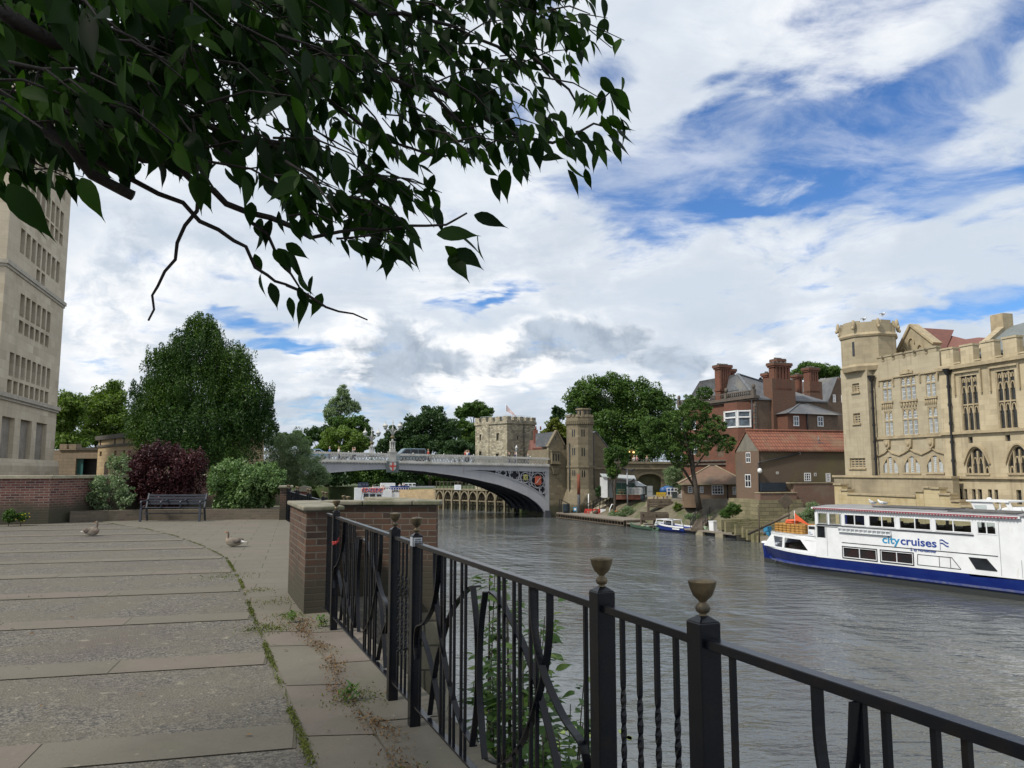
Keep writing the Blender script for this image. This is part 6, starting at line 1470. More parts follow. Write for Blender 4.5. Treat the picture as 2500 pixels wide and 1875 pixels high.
for h_ in hs:
 x0,x1,z0,z1_=h_; f=MB(); w_=(x1-x0-.1)/3; xb=x0+.05; zt2=z0+(z1_-z0)*.47; zt4=z1_-.75
 f.box(x0,x0+.05,-.12,.04,z0,z1_); f.box(x1-.05,x1,-.12,.04,z0,z1_)
 for k in range(4):x=xb+w_*k; f.box(x-.04,x+.04,-.1,.04,z0,z1_)
 f.box(x0+.12,x1-.12,-.09,.04,zt2-.05,zt2+.05); f.box(x0-.05,x1+.05,-.25,.1,z0-.14,z0-.002)
 for k in range(3):
  a,b2=xb+w_*k+.08,xb+w_*(k+1)-.08
  for zz_ in(zt2-.62,zt4-.45):pointed(f,a,b2,zz_,-.03,.06,.1,.48)
 for k in range(6):x=xb+w_*(k+.5)/2+0; x=x0+.15+(x1-x0-.3)*(k+.5)/6; pointed(f,x-w_/4+.04,x+w_/4-.04,z1_-.45,-.03,.05,.08,.3)
 fo=f.build('traceried_window','guild_trim',gh_); q=MB(); q.quad((x0,.03,z0),(x1,.03,z0),(x1,.03,z1_),(x0,.03,z1_)); q.build('pane','church_glass',fo)
for h_ in ga_:
 x0,x1,z0,z1_=h_; f=MB(); pts=[(x0+(x1-x0)*s_,z1_-1.25*abs(2*s_-1)**2.2)for s_ in np.linspace(0,1,17)]
 f.strip([(p[0],z1_+.001)for p in pts],pts,-.147,.02); w_=(x1-x0)/4
 for k in(1,2,3):f.box(x0+w_*k-.055,x0+w_*k+.055,-.1,.02,z0,z1_-.2)
 for k in range(4):pointed(f,x0+w_*k+.08,x0+w_*(k+1)-.08,z1_-(1.75 if k in(0,3)else 1.1),-.04,.06,.09,.45)
 f.ribbon([(p[0]+(p[0]-(x0+x1)/2)*.13,-.22,p[1]+.16)for p in pts],.1,.14,(0,1,0)); f.box(x0-.05,x1+.05,-.25,.1,z0-.14,z0-.002)
 fo=f.build('arched_window','guild_trim',gh_); q=MB(); q.quad((x0,.03,z0),(x1,.03,z0),(x1,.03,z1_),(x0,.03,z1_)); q.build('pane','church_glass',fo)
q=MB()
for h_ in sq:q.quad((h_[0],.03,h_[2]),(h_[1],.03,h_[2]),(h_[1],.03,h_[3]),(h_[0],.03,h_[3]))
q.build('vent','black_paint',gh_)
for h_ in bw_:q=MB(); q.quad((h_[0],.03,h_[2]),(h_[1],.03,h_[2]),(h_[1],.03,h_[3]),(h_[0],.03,h_[3])); q.build('basement_window','church_glass',gh_)
# slate roof of the great hall with its gable kneeler
xk,zk=g5(1505,128,5); q=MB(); q.add([(xM+2.2,.6,zRt-.8),(xR,.6,zRt-.8),(xR,7,zk+1.0),(xk,7,zk-.3),(xR,12.9,zRt-.8),(xM+2.2,12.9,zRt-.8)],[(0,1,2,3),(2,4,5,3),(0,3,5)]); q.build('slate_roof',surf('green_slate',(.17,.19,.185),(.12,.135,.135),2.5,.75,.5,10),gh_)
q=MB(); q.bar((xM+2.0,.8,zRt-.6),(xk,7,zk-.1),.5,.35); q.bar((xk,7,zk-.1),(xM+2.0,12.8,zRt-.6),.5,.35); q.box(xk-.55,xk+.55,6.2,7.2,zk-.6,zk+.75); q.prism([(-.1,zBase),(13,zBase),(13,zRt-.8),(7,zk+.95),(-.1,zRt-.8)],'x',xR+.002,xR+.4); q.build('gable_coping','guild_trim',gh_)
# rainwater pipes
for(pts,wd)in((((592,560),(600,700),(612,900),(648,1515)),.1),(((1215,505),(1235,900),(1250,1050),(1275,1560)),.12)):
 q=MB(); P=[g5(*p,-.3)for p in pts]; x=(P[0][0]+P[-1][0])/2; q.box(x-wd/2,x+wd/2,-.45,-.3,P[-1][1],P[0][1]); q.taper(x-wd*.7,x+wd*.7,-.5,-.28,P[0][1]-.4,P[0][1]+.05,2.6)
 for k in range(7):z=P[-1][1]+(P[0][1]-P[-1][1])*k/7; q.box(x-wd*.8,x+wd*.8,-.47,-.28,z,z+.2)
 q.build('rainwater_pipe','black_paint',gh_)
# plinth and stepped river wall
pw=GH.thing('plinth_wall','stained stone terrace wall with moulded coping under the gothic hall','wall')
xp0,xp1=g5(287,1400,-1.2)[0],g5(1245,1400,-1.2)[0]; zpt=g5(700,1366,-1.2)[1]
mb=MB(); mb.box(xp0,xp1,-1.2,-.61,WZ-.6,zpt-.15); mb.build('stonework','guild_grey',pw); mb=MB(); mb.box(xp0-.1,xp1+.05,-1.32,-.6,zpt-.149,zpt+.02); mb.build('coping','guild_trim',pw)
fw_=GH.thing('river_parapet','pale stone river wall with a stepped top in front of the gothic hall','wall')
O2=-2.2; st2=[(287,1440),(345,1442),(345,1485),(398,1488),(398,1525),(948,1533),(948,1497),(1010,1497),(1010,1468),(1060,1465),(1075,1470),(1140,1475),(1140,1520),(1230,1525),(1240,1575),(1310,1580),(1320,1625),(1825,1640)]
zpl=[]; 
for(x,y)in st2:X,Z_=g5(x,y,O2); zpl.append((X,Z_))
zpl.append((xR,zpl[-1][1])); mb=MB(); P=[(zpl[0][0],WZ-.6)]+zpl+[(xR,WZ-.6)]
for a,b2 in zip(zpl[:-1],zpl[1:]):
 if b2[0]-a[0]>.05:mb.box(a[0],b2[0]-.002,O2,O2+.6,WZ-.6,(a[1]+b2[1])/2)
mb.build('stonework',masonry('river_parapet_stone',[(.42,.35,.20),(.50,.42,.26),(.46,.38,.23)],(.34,.28,.17),.9,.38,.008,stain=(.36,.27,.13),st_s=.6,streak=(.30,.25,.15),damp=(WZ,1.3,(.12,.115,.06))),fw_)
mb=MB()
for a,b2 in zip(zpl[:-1],zpl[1:]):
 if b2[0]-a[0]>.05:z=(a[1]+b2[1])/2; mb.box(a[0]-.03,b2[0]+.03,O2-.1,O2+.7,z+.001,z+.14)
mb.build('coping','guild_trim',fw_)
# ---------------------------------------------------------------- tour boat
m,N,b,o=newmat('hull_white'); t=N.n('ShaderNodeTexCoord').outputs['Object']
c=N.mix(N.ss(N.noise(t,1.2,6,.65).outputs[0],.35,.7),(.75,.77,.79),(.66,.68,.70)); sv=N.vmath('MULTIPLY',t,(2.5,2.5,.35))
c=N.mix(N.math('MULTIPLY',N.ss(N.noise(sv,1.5,5,.65).outputs[0],.60,.74),.45),c,(.46,.36,.24)); c=N.mix(N.math('MULTIPLY',N.ss(N.noise(t,9,4,.7).outputs[0],.64,.70),.35),c,(.40,.40,.40))
N.l(c,b.inputs['Base Color']); b.inputs['Roughness'].default_value=.38; bump(N,b,N.noise(t,1.1,3).outputs[0],.2,.03)
m,N,b,o=newmat('hull_blue'); t=N.n('ShaderNodeTexCoord').outputs['Object']; x,y,z=N.sep(t)
c=N.mix(N.ss(N.noise(t,1.1,5,.6).outputs[0],.35,.7),(.006,.022,.21),(.01,.035,.24))
c=N.mix(N.ss(N.math('ADD',z,N.math('MULTIPLY',N.noise(t,2,4).outputs[0],.12)),-4.38,-4.27,1,0),c,(.075,.085,.085))
c=N.mix(N.math('MULTIPLY',N.ss(N.noise(N.vmath('MULTIPLY',t,(3,3,9)),2.2,4,.7).outputs[0],.66,.72),N.ss(z,-4.0,-3.8)),c,(.30,.22,.25))
N.l(c,b.inputs['Base Color']); b.inputs['Roughness'].default_value=.35; bump(N,b,N.noise(t,.8,2).outputs[0],.15,.05)
m,N,b,o=newmat('boat_glass'); b.inputs['Base Color'].default_value=(.30,.33,.34,1); b.inputs['Roughness'].default_value=.03
tb_=N.n('ShaderNodeBsdfTransparent'); tb_.inputs[0].default_value=(.82,.86,.85,1); mx=N.n('ShaderNodeMixShader'); fz=N.n('ShaderNodeFresnel'); fz.inputs[0].default_value=1.45
gl_=N.n('ShaderNodeBsdfGlossy'); gl_.inputs['Roughness'].default_value=.03; N.l(N.math('ADD',fz.outputs[0],.06),mx.inputs[0]); N.l(tb_.outputs[0],mx.inputs[1]); N.l(gl_.outputs[0],mx.inputs[2]); N.l(mx.outputs[0],o.inputs[0])
surf('alu',(.36,.38,.38),(.28,.30,.31),3,.45,.1,20); surf('roof_grey',(.27,.27,.27),(.20,.20,.21),1.5,.6,.2,10)
BF=Fr(16.197,51.913,.51724,-.85584)
bt=BF.thing('tour_boat','large white double-deck sightseeing boat with royal blue hull moored in front of the gothic hall','boat')
def b6(x,y,off=0):return BF.st(z6(x,y),off)
HWm=2.45; LB=27.0
def hw(x,z): # half width of the hull at station x, height z
 k=min(1,max(0,(x+1.5-(-3.52-z)*1.05)/6.2)); f=math.sin(k*math.pi/2)**.8 if k>0 else 0
 flare=.80+.20*(z-WZ)/1.1; return HWm*f*min(1,flare)
SH=lambda x:np.interp(x,[-1.5,0,4.6,8,13.72,13.80,16,27],[-3.42,-3.5,-3.60,-3.585,-3.60,-3.76,-3.62,-3.5])
zs_=lambda x:[WZ-.4,WZ,WZ+.28,WZ+.42,WZ+.50,SH(x)]
V=[]; F=[]; xs_=[-1.5,-1.3,-1.0,-.6,-.2,.3,1,1.8,2.8,4,5.5,7.5,10,13.7,13.82,18,23,LB]; nz=6
for x in xs_:
 zz_=zs_(x)
 for sg in(-1,1):
  for i,z in enumerate(zz_):
   w_=hw(x,z)+(.07 if i==3 else 0)*(1 if x>0 else 0)
   V.append((x,HWm+sg*w_,z))
for i in range(len(xs_)-1):
 for sg in(0,1):
  for k in range(nz-1):a=i*12+sg*6+k; F.append((a,a+1,a+13,a+12))
 F.append((i*12+5,i*12+11,i*12+23,i*12+17))
F.append(tuple(range(6))+tuple(range(11,5,-1)))
n=(len(xs_)-1)*12; F.append(tuple(range(n,n+6))+tuple(range(n+11,n+5,-1)))
mb=MB(); mb.add(V,F); mb.build('hull','hull_blue',bt)
mb=MB(); P=[(x,HWm-hw(x,-3.55)-.06,-4.21)for x in xs_ if x>.2]; mb.ribbon(P,.05,.10,(0,0,1)); mb.build('rubbing_strake',surf('strake',(.03,.05,.20),(.10,.11,.18),4,.5,.2),bt)
# white bulwark strip above the blue, flaring bow
def side_strip(q,x0,x1,zlo,zhi,ins0=0.,ins1=0.,th=.05,step=.5):
 n=max(2,int((x1-x0)/step)); tp_=[]; 
 for sg in(-1,1):
  V=[]
  for i in range(n+1):
   x=x0+(x1-x0)*i/n; a=hw(x,-3.55)+.012; zl=zlo(x)if callable(zlo)else zlo; zh=zhi(x)if callable(zhi)else zhi
   V+=[(x,HWm+sg*(a-ins0),zl),(x,HWm+sg*(a-ins1),zh),(x,HWm+sg*(a-ins1-th),zh),(x,HWm+sg*(a-ins0-th),zl)]
  Fq=[]
  for i in range(n):
   for k in range(4):p=4*i+k; r=4*i+(k+1)%4; Fq.append((p,r,r+4,p+4))
  Fq+=[(0,1,2,3),tuple(4*n+k for k in range(4))]; q.add(V,Fq)
mb=MB(); side_strip(mb,-1.48,4.7,lambda x:SH(x)+.003,lambda x:SH(x)+.13); mb.build('bulwark','hull_white',bt)
# forward saloon with slanting windows
zD=-2.53
fw0,fw1,fw2,fw3=-.6,.35,1.55,4.15
mb=MB(); q=mb
def fs(x,z):return HWm-max(.3,hw(x+.35,-3.55))+.10*(z+3.4)
V=[]; Fq=[]; st_=[(-.75,-.1),(.3,.25),(.62,.7),(1.9,1.9),(2.15,2.15),(4.5,4.5),(4.7,4.7)]
# solid corner posts, sill band and roof band; the panes sit between them
side_strip(mb,-.7,4.7,lambda x:SH(x)+.132,lambda x:-3.36+.01*x,.02,.03,.06)
side_strip(mb,.02,4.7,-2.70,zD,.12,.14,.06)
for sg in(-1,1):
 def pt(x,z,o=0.):a=hw(max(x,-.4)+.1,-3.55)-.02-.12*(z+3.38)/.85+o; return(x,HWm+sg*a,z)
 for(xa,xb,xc,xd)in((-.72,-.05,.02,.48),(.72+.62,.72+.62,.8+.85,.8+.85),(2.9+.85,3.15,4.7,4.7)):
  if xa<0:Vq=[pt(-.72,-3.42),pt(.78,-3.42),pt(.46,-2.69),pt(.05,-2.69)]
  elif xa<2:Vq=[pt(1.62,-3.42),pt(1.86,-3.42),pt(1.86,-2.69),pt(1.62,-2.69)]
  else:Vq=[pt(4.15,-3.42),pt(4.7,-3.42),pt(4.7,-2.69),pt(3.35,-2.69)]
  V2=[(x,y-sg*.06,z)for x,y,z in Vq]; mb.add(Vq+V2,[(0,1,2,3),(7,6,5,4),(0,1,5,4),(1,2,6,5),(2,3,7,6),(3,0,4,7)])
P=[]; 
for sg in(-1,1):
 R_=[(x,HWm+sg*(hw(x+.0,-3.55)-.1),zD)for x in(.02,.6,1.5,2.6,4.7)]; P.append(R_)
tp_=P[0]+P[1][::-1]; n=len(tp_); mb.add(tp_+[(x,y,z+.07)for x,y,z in tp_],[tuple(range(n)),tuple(range(n,2*n))]+[(i,(i+1)%n,(i+1)%n+n,i+n)for i in range(n)])
mb.add([(-.7,HWm-.5,-3.3),(-.7,HWm+.5,-3.3),(.05,HWm+.9,zD),(.05,HWm-.9,zD)],[(0,1,2,3)])
mb.build('fore_cabin','hull_white',bt)
mb=MB()
for sg in(-1,1):
 def pt(x,z):a=hw(max(x,-.4)+.1,-3.55)-.07-.12*(z+3.38)/.85; return(x,HWm+sg*a,z)
 mb.quad(pt(.78,-3.4),pt(1.62,-3.4),pt(1.62,-2.7),pt(.46,-2.7)); mb.quad(pt(1.86,-3.4),pt(4.15,-3.4),pt(3.35,-2.7),pt(1.86,-2.7))
mb.build('cabin_window','boat_glass',bt)
mb=MB(); mb.box(.9,4.6,1.0,3.9,-3.5,-3.15); mb.box(4.5,4.68,.2,4.7,-3.5,-2.6); mb.build('seats',surf('seat_brown',(.09,.04,.03),(.05,.04,.04),3,.7,.2),bt)
mb=MB(); mb.ell((-1.35,HWm,-3.34),(.28,.3,.12),10,6); mb.build('bow_fender','hull_white',bt)
# rail around the fore deck
mb=MB(); P=[(x,HWm-hw(x,-3.55)+.16,zD+.12)for x in(.02,.8,1.8,3,4.6)]; mb.tube(P,.025,6); P2=[(x,HWm+hw(x,-3.55)-.16,zD+.12)for x in(.02,.8,1.8,3,4.6)]; mb.tube(P2,.025,6); mb.build('deck_rail','alu',bt)
# main white side
X0=b6(600,400)[0]; ze0=-.68
lows=[tuple(BF.rect(z6(*p),z6(*q)))for p,q in(((815,585),(1078,690)),((1107,612),(1360,725)))]
lo_z0=(lows[0][2]+lows[1][2])/2; lo_z1=(lows[0][3]+lows[1][3])/2; lows=[(a[0],a[1],-3.47,-2.86)for a in lows]
ups=[]
uz0,uz1=-1.58,-.95
bx_=[(622,698),(709,803),(822,990),(1012,1221),(1246,1496),(1521,1812),(1843,1998)]
for a,b2 in bx_:ups.append((b6(a,380)[0],b6(b2,400)[0],uz0 if a>800 else uz0-.03,uz1+.02))
for k in range(3):ups.append((17.6+k*2.6,19.8+k*2.6,uz0,uz1))
dr=BF.rect(z6(612,428),z6(684,516)); dr=(dr[0],dr[1],dr[2],-1.74)
sl=BF.rect(z6(1830,690),z6(1960,775))
for sg,yw in((1,0.),(-1,2*HWm)):
 mb=MB(); mb.wall(X0,LB,-3.62,ze0,[u for u in ups]+lows+[dr],yw,.0001); mb.build('superstructure' if sg==1 else 'far_side','hull_white',bt)
mb=MB(); mb.quad((X0,0,-3.6),(X0,2*HWm,-3.6),(X0,2*HWm,-2.0),(X0,0,-2.0)); mb.box(X0,X0+.08,0,2*HWm,-.95,ze0); mb.box(X0,X0+.07,0.003,.12,-2,-.95); mb.box(X0,X0+.07,4.7,4.897,-2,-.95); mb.box(X0,X0+.07,2.35,2.5,-2,-.95); mb.build('front_bulkhead','hull_white',bt)
mb=MB(); mb.box(X0+.1,LB,.06,4.84,-2.62,-2.54); mb.build('upper_deck','roof_grey',bt)
# glazing
for k,u in enumerate(ups):
 f=MB(); 
 for(a,b2,c_,d_)in((u[0],u[0]+.06,u[2],u[3]),(u[1]-.06,u[1],u[2],u[3]),(u[0]+.06,u[1]-.06,u[2],u[2]+.05),(u[0]+.06,u[1]-.06,u[3]-.05,u[3])):f.box(a,b2,-.02,.05,c_,d_)
 if k>1:xm=(u[0]+u[1])/2; f.box(xm-.025,xm+.025,-.015,.045,u[2]+.05,u[3]-.05)
 fo=f.build('window','alu' if k<2 else 'hull_white',bt); q=MB(); q.quad((u[0],.03,u[2]),(u[1],.03,u[2]),(u[1],.03,u[3]),(u[0],.03,u[3])); q.build('pane','boat_glass',fo)
 q=MB(); q.quad((u[0],2*HWm-.03,u[2]),(u[1],2*HWm-.03,u[2]),(u[1],2*HWm-.03,u[3]),(u[0],2*HWm-.03,u[3])); q.build('far_pane','boat_glass',fo)
for u in lows:
 f=MB(); 
 for(a,b2,c_,d_)in((u[0]-.05,u[0],u[2]-.05,u[3]+.05),(u[1],u[1]+.05,u[2]-.05,u[3]+.05),(u[0],u[1],u[2]-.05,u[2]),(u[0],u[1],u[3],u[3]+.05)):f.box(a,b2,-.03,-.001,c_,d_)
 fo=f.build('window','black_paint',bt); f=MB(); xm=(u[0]+u[1])/2
 for(a,b2,c_,d_)in((u[0],u[0]+.04,u[2],u[3]),(u[1]-.04,u[1],u[2],u[3]),(xm-.02,xm+.02,u[2],u[3])):f.box(a,b2,-.02,.03,c_,d_)
 f.box(u[0]+.04,u[1]-.04,-.015,.025,u[2],u[2]+.04); f.box(u[0]+.04,u[1]-.04,-.015,.025,u[3]-.04,u[3]); f.build('frame','hull_white',fo)
 q=MB(); q.quad((u[0],.06,u[2]),(u[1],.06,u[2]),(u[1],.06,u[3]),(u[0],.06,u[3])); q.build('pane',surf('dark_saloon',(.035,.02,.02),(.02,.02,.022),2,.08,0)if 'dark_saloon' not in MT else 'dark_saloon',fo)
f=MB(); f.box(dr[0],dr[0]+.05,-.02,.04,dr[2],dr[3]); f.box(dr[1]-.05,dr[1],-.02,.04,dr[2],dr[3]); do=f.build('door_frame','alu',bt); q=MB(); q.quad((dr[0],.05,dr[2]),(dr[1],.05,dr[2]),(dr[1],.05,dr[3]),(dr[0],.05,dr[3])); q.build('pane','glass_dark',do)
mb=MB(); xa,xb=b6(606,410)[0],b6(812,425)[0]; mb.box(xa,xb,-.05,-.001,-1.74,-1.65); mb.build('window_ledge','alu',bt)
# slanted window outline and slanted dark window (proud of the side)
def outline(pts,w_,mat,name,y=-.012):
 q=MB()
 for a,b2 in zip(pts,pts[1:]+pts[:1]):q.bar((a[0],y,a[1]),(b2[0],y,b2[1]),w_,.012,(0,1,0))
 return q.build(name,mat,bt)
pts=[b6(*p)for p in((1392,640),(1655,668),(1728,775),(1392,735))]; pts=[(pts[0][0],-2.89),(pts[1][0],-2.89),(pts[2][0],-3.44),(pts[3][0],-3.44)]
outline(pts,.03,'black_paint','blanked_window'); 
q=MB(); x=b6(1560,700)[0]; q.box(x-.012,x+.012,-.018,-.002,-3.43,-2.9); x=b6(1645,700)[0]; q.box(x-.012,x+.012,-.018,-.002,-3.43,-2.9); q.build('panel_joint','black_paint',bt)
pts=[(b6(1788,682)[0],-2.80),(b6(1925,690)[0],-2.80),(b6(2007,785)[0],-3.34),(b6(1845,772)[0],-3.34)]; outline(pts,.04,'black_paint','slanted_window'); q=MB(); q.add([(p[0],-.004,p[1])for p in pts],[(0,1,2,3)]); q.build('pane','glass_dark',bt)
mb=MB(); xa,xb=b6(808,545)[0],b6(2012,665)[0]; mb.box(xa,xb,-.02,-.001,-2.63,-2.595); mb.box(b6(620,450)[0],b6(1825,500)[0],-.06,-.001,uz0-.1,uz0-.05); mb.build('seam_line','black_paint',bt)
mb=MB(); xa,xb=b6(786,440)[0],b6(1190,480)[0]; mb.box(xa,xb,-.14,-.002,-1.79,-1.74); mb.box(xa,xb,-.14,-.002,-2.0,-1.96)
for k in range(13):x=xa+(xb-xa)*k/12; mb.box(x-.015,x+.015,-.13,-.003,-1.96,-1.79)
mb.build('side_rack','hull_white',bt)
mb=MB()
for(px,a,c_)in((600,-2.5,-1.8),(692,-3.5,-1.75),(2020,-3.55,ze0),(2180,-3.55,-2.7)):x=b6(px,500)[0]; mb.box(x-.012,x+.012,-.012,-.001,a,c_)
mb.build('panel_joint','alu',bt)
# roof with scalloped edge
mb=MB(); V=[]; mb.prism([(-.12,ze0+.0),(-.12,ze0+.07),(1.2,ze0+.17),(2*HWm-1.2,ze0+.17),(2*HWm+.12,ze0+.07),(2*HWm+.12,ze0)],'x',X0-.1,16.45); mb.prism([(.0,ze0-.02),(.0,ze0+.02),(2*HWm,ze0+.02),(2*HWm,ze0-.02)],'x',16.46,LB); mb.build('roof','roof_grey',bt)
mb=MB(); mb.box(X0-.13,16.47,-.16,-.122,ze0-.03,ze0+.075); mb.build('roof_trim','hull_white',bt)
mb=MB(); x=X0
while x<16.3:mb.prism([(x,ze0+.0),(x+.11,ze0),(x+.055,ze0-.085)],'y',-.175,-.163); mb.prism([(x+.0,ze0+.05),(x+.16,ze0+.05),(x+.16,ze0+.002),(x,ze0+.002)],'y',-.172,-.164); x+=.165
mb.build('scalloped_edge',surf('scallop',(.30,.05,.07),None,4,.7,0),bt)
mb=MB(); mb.box(b6(820,290)[0]+1.2,12.2,1.0,3.0,ze0+.172,ze0+.24); mb.box(12.6,16.0,.5,2.8,ze0+.10,ze0+.21); mb.build('roof_tarpaulin',surf('tarp',(.06,.06,.065),(.10,.10,.105),2,.5,.3,12),bt)
# benches inside the upper deck, seen through the glass
mb=MB(); g=random.Random(4)
for k in range(10):
 x=6.2+k*1.05
 for y in(.7,3.3):mb.box(x,x+.45,y,y+1.0,-2.5,-2.1); mb.box(x+.38,x+.45,y,y+1.0,-2.1,-1.45)
mb.build('deck_seats','seat_brown',bt)
mb=MB(); mb.prism([(4.62,-2.5),(4.2,-2.5),(4.2,-1.75),(4.62,-.95)],'y',3.2,4.8); mb.box(5.1,5.8,3.5,4.6,-2.5,-1.2); mb.build('helm_screen',surf('royal',(.01,.03,.22),None,3,.5,0),bt)
mb=MB(); mb.box(3.95,4.55,.25,.9,zD+.07,-1.78); mb.build('locker','hull_white',bt); mb=MB(); mb.box(4.0,4.5,.235,.249,-2.0,-1.82); mb.build('locker_window','black_paint',bt)
def text(body,size,x,z,y,mat,par,name='lettering',ext=.004,rot=0.,bold=0.):
 cu=bpy.data.curves.new('t','FONT'); cu.body=body; cu.size=size; cu.extrude=ext; cu.offset=bold; cu.resolution_u=3
 ob=bpy.data.objects.new('t',cu); col.objects.link(ob); bpy.context.view_layer.update()
 me=bpy.data.meshes.new_from_object(ob.evaluated_get(bpy.context.evaluated_depsgraph_get())); bpy.data.objects.remove(ob)
 me.materials.clear(); me.materials.append(MT[mat]); o=bpy.data.objects.new(name,me); col.objects.link(o); o.parent=par; o.location=(x,y,z); o.rotation_euler=(R(90),0,rot); bpy.context.view_layer.update()
 return o,max((v.co.x for v in me.vertices),default=0)
surf('text_cyan',(.03,.28,.52),None,3,.5,0); surf('text_blue',(.02,.06,.30),None,3,.5,0)
tx=b6(1115,490)[0]; txe=b6(1535,520)[0]; zt=-2.43
o1,w1=text('city',.60,tx,zt,-.012,'text_cyan',bt,bold=.012); o2,w2_=text('cruises',.60,tx+w1+.02,zt,-.012,'text_blue',bt,bold=.012)
k=(txe-tx)/(w1+w2_+.02); o1.scale=(k,1,1); o2.scale=(k,1,1); o2.location.x=tx+(w1+.02)*k
o3,w3=text('by Hornblower',.19,b6(1360,575)[0],-2.70+.0,-.026,'text_blue',bt,bold=.003)
o3.location.z=-2.72; kk=(b6(1535,590)[0]-b6(1360,575)[0])/w3; o3.scale=(kk,1,1)
ax=b6(1342,570)[0]; mb=MB(); mb.box(ax-.01,ax+.01,-.03,-.02,-2.72,-2.58); mb.ribbon([(ax-.06,-.026,-2.66),(ax-.03,-.026,-2.71),(ax,-.026,-2.725),(ax+.03,-.026,-2.71),(ax+.06,-.026,-2.66)],.02,.008,(0,1,0)); mb.ell((ax,-.025,-2.57),(.02,.006,.02),8,4); mb.build('anchor_mark','text_blue',bt)
fx0=b6(1562,500)[0]; mb=MB()
mb.box(fx0-.012,fx0+.006,-.02,-.01,-2.55,-2.0)
for dz in(0,-.17,):mb.ribbon([(fx0+.02+.42*s_,-.014,-2.03+dz+.035*math.sin(s_*6.0)-.12*s_)for s_ in np.linspace(0,1,9)],.065,.008,(0,1,0))
mb.build('flag_mark','text_blue',bt)
o4,w4=text('city',.11,3.98,-2.22,.245,'text_cyan',bt); text('cruises',.11,3.98+.0,-2.33,.245,'text_blue',bt)
# things on the boat: rope-wrapped basket, orange rings, pennant
bk_=T('rope_basket','ochre quilted life raft crate on the foredeck of the sightseeing boat','crate',BF.w(b6(290,450,1.2)[0]-0.0,1.2,zD+.07),BF.rot)
surf('ochre',(.38,.20,.045),(.25,.13,.03),5,.8,.5,25)
lwx=b6(510,450,1.2)[0]-b6(290,450,1.2)[0]; mb=MB()
for k in range(4):
 z=.06+k*.155
 for j in range(7):x=lwx*(j+.5)/7; mb.ell((x,0,z),(lwx/13,.07,.095),8,6); mb.ell((x,1.3,z),(lwx/13,.07,.095),8,6)
 for j in range(5):mb.ell((0,.13+j*.26,z),(.07,.14,.095),8,6); mb.ell((lwx,.13+j*.26,z),(.07,.14,.095),8,6)
mb.box(.01,lwx-.01,.01,1.29,-.03,.60); mb.build('quilted_cover','ochre',bk_)
rg_=T('lifebuoy_stack','orange-red life rings lying on top of the ochre crate','lifebuoy',BF.w(b6(395,390,1.4)[0],1.75,zD+.07+.62),BF.rot)
surf('orange_red',(.65,.11,.035),(.55,.09,.03),4,.6,.1)
for k in range(2):
 mb=MB(); mb.tube([(.38*math.cos(a)+.05*k,.38*math.sin(a),.07+.11*k)for a in np.linspace(0,2*math.pi,19)],.065,8); mb.build('ring','orange_red',rg_)
pn_=T('pennant','red-orange pennant flag leaning over the ochre crate on the boat','flag',BF.w(b6(420,390,1.0)[0],1.3,zD+.6),BF.rot)
mb=MB(); mb.tube([(0,0,0),(0,0,.95)],.018,6); mb.build('staff','white_paint',pn_)
V=[]; Fq=[]
for i in range(9):
 s_=i/8
 for j in range(3):V.append((.02+1.25*s_,-.02+.06*math.sin(5*s_),.82-.75*s_**.8-.42*(1-s_)*j/2))
for i in range(8):
 for j in range(2):a=i*3+j; Fq.append((a,a+1,a+4,a+3))
mb=MB(); mb.add(V,Fq,True); mb.build('cloth','orange_red',pn_)
# white cruiser moored behind
wb=BF.thing('cabin_cruiser','white flybridge motor cruiser moored on the far side of the sightseeing boat','boat')
def w6(x,y):return BF.st(a6(x,y),7.5)
A_=[w6(965,450),w6(2110,490),w6(2110,505),w6(965,465)]; xw0,xw1=A_[0][0],A_[1][0]; zt=A_[0][1]; zb_=w6(1200,790)[1]
mb=MB(); mb.box(xw0,xw1,6.2,8.8,zt-.05,zt+.03); mb.ell(((xw0*.72+xw1*.28),7.5,zt+.08),(.15,.15,.1),8,5); mb.build('canopy','hull_white',wb)
mb=MB(); xa=w6(1060,500)[0]; mb.prism([(xa,zt-.06),(w6(1650,500)[0],zt-.06),(w6(1720,690)[0],zb_+.25),(w6(1720,690)[0],zb_),(w6(1200,790)[0],zb_)],'y',6.3,6.36); mb.build('wheelhouse_side','hull_white',wb)
q=MB(); pts=[w6(1150,575),w6(1500,575),w6(1510,690),w6(1215,700)]; q.add([(p[0],6.29,p[1])for p in pts],[(0,1,2,3)]); q.build('window','boat_glass',wb)
mb=MB(); x=w6(2110,495)[0]; mb.prism([(x-.25,zt-.06),(x,zt-.06),(x+.3,zb_+.1),(x+.0,zb_+.1)],'y',6.3,6.36); x=w6(1850,500)[0]; mb.box(x-.03,x+.03,6.3,6.36,zb_+.3,zt-.06); mb.build('posts','hull_white',wb)
mb=MB(); xb=w6(1700,790)[0]; mb.prism([(xa+.2,WZ-.2),(xb+7,WZ-.2),(xb+7,zb_+.2),(xb+.6,zb_+.42),(xb,zb_+.22),(xa+.2,zb_)],'y',6.4,8.7); mb.build('hull','hull_white',wb,bevel=.1,bseg=3)
mb=MB(); mb.tube([(xb-.8,6.32,zb_+.12),(xb+6,6.32,zb_+.22)],.02,6)
for k in range(5):x=xb+.2+k*1.2; mb.tube([(x,6.32,zb_-.1),(x+.1,6.32,zb_+.4)],.02,6)
mb.build('guard_rail','alu',wb)

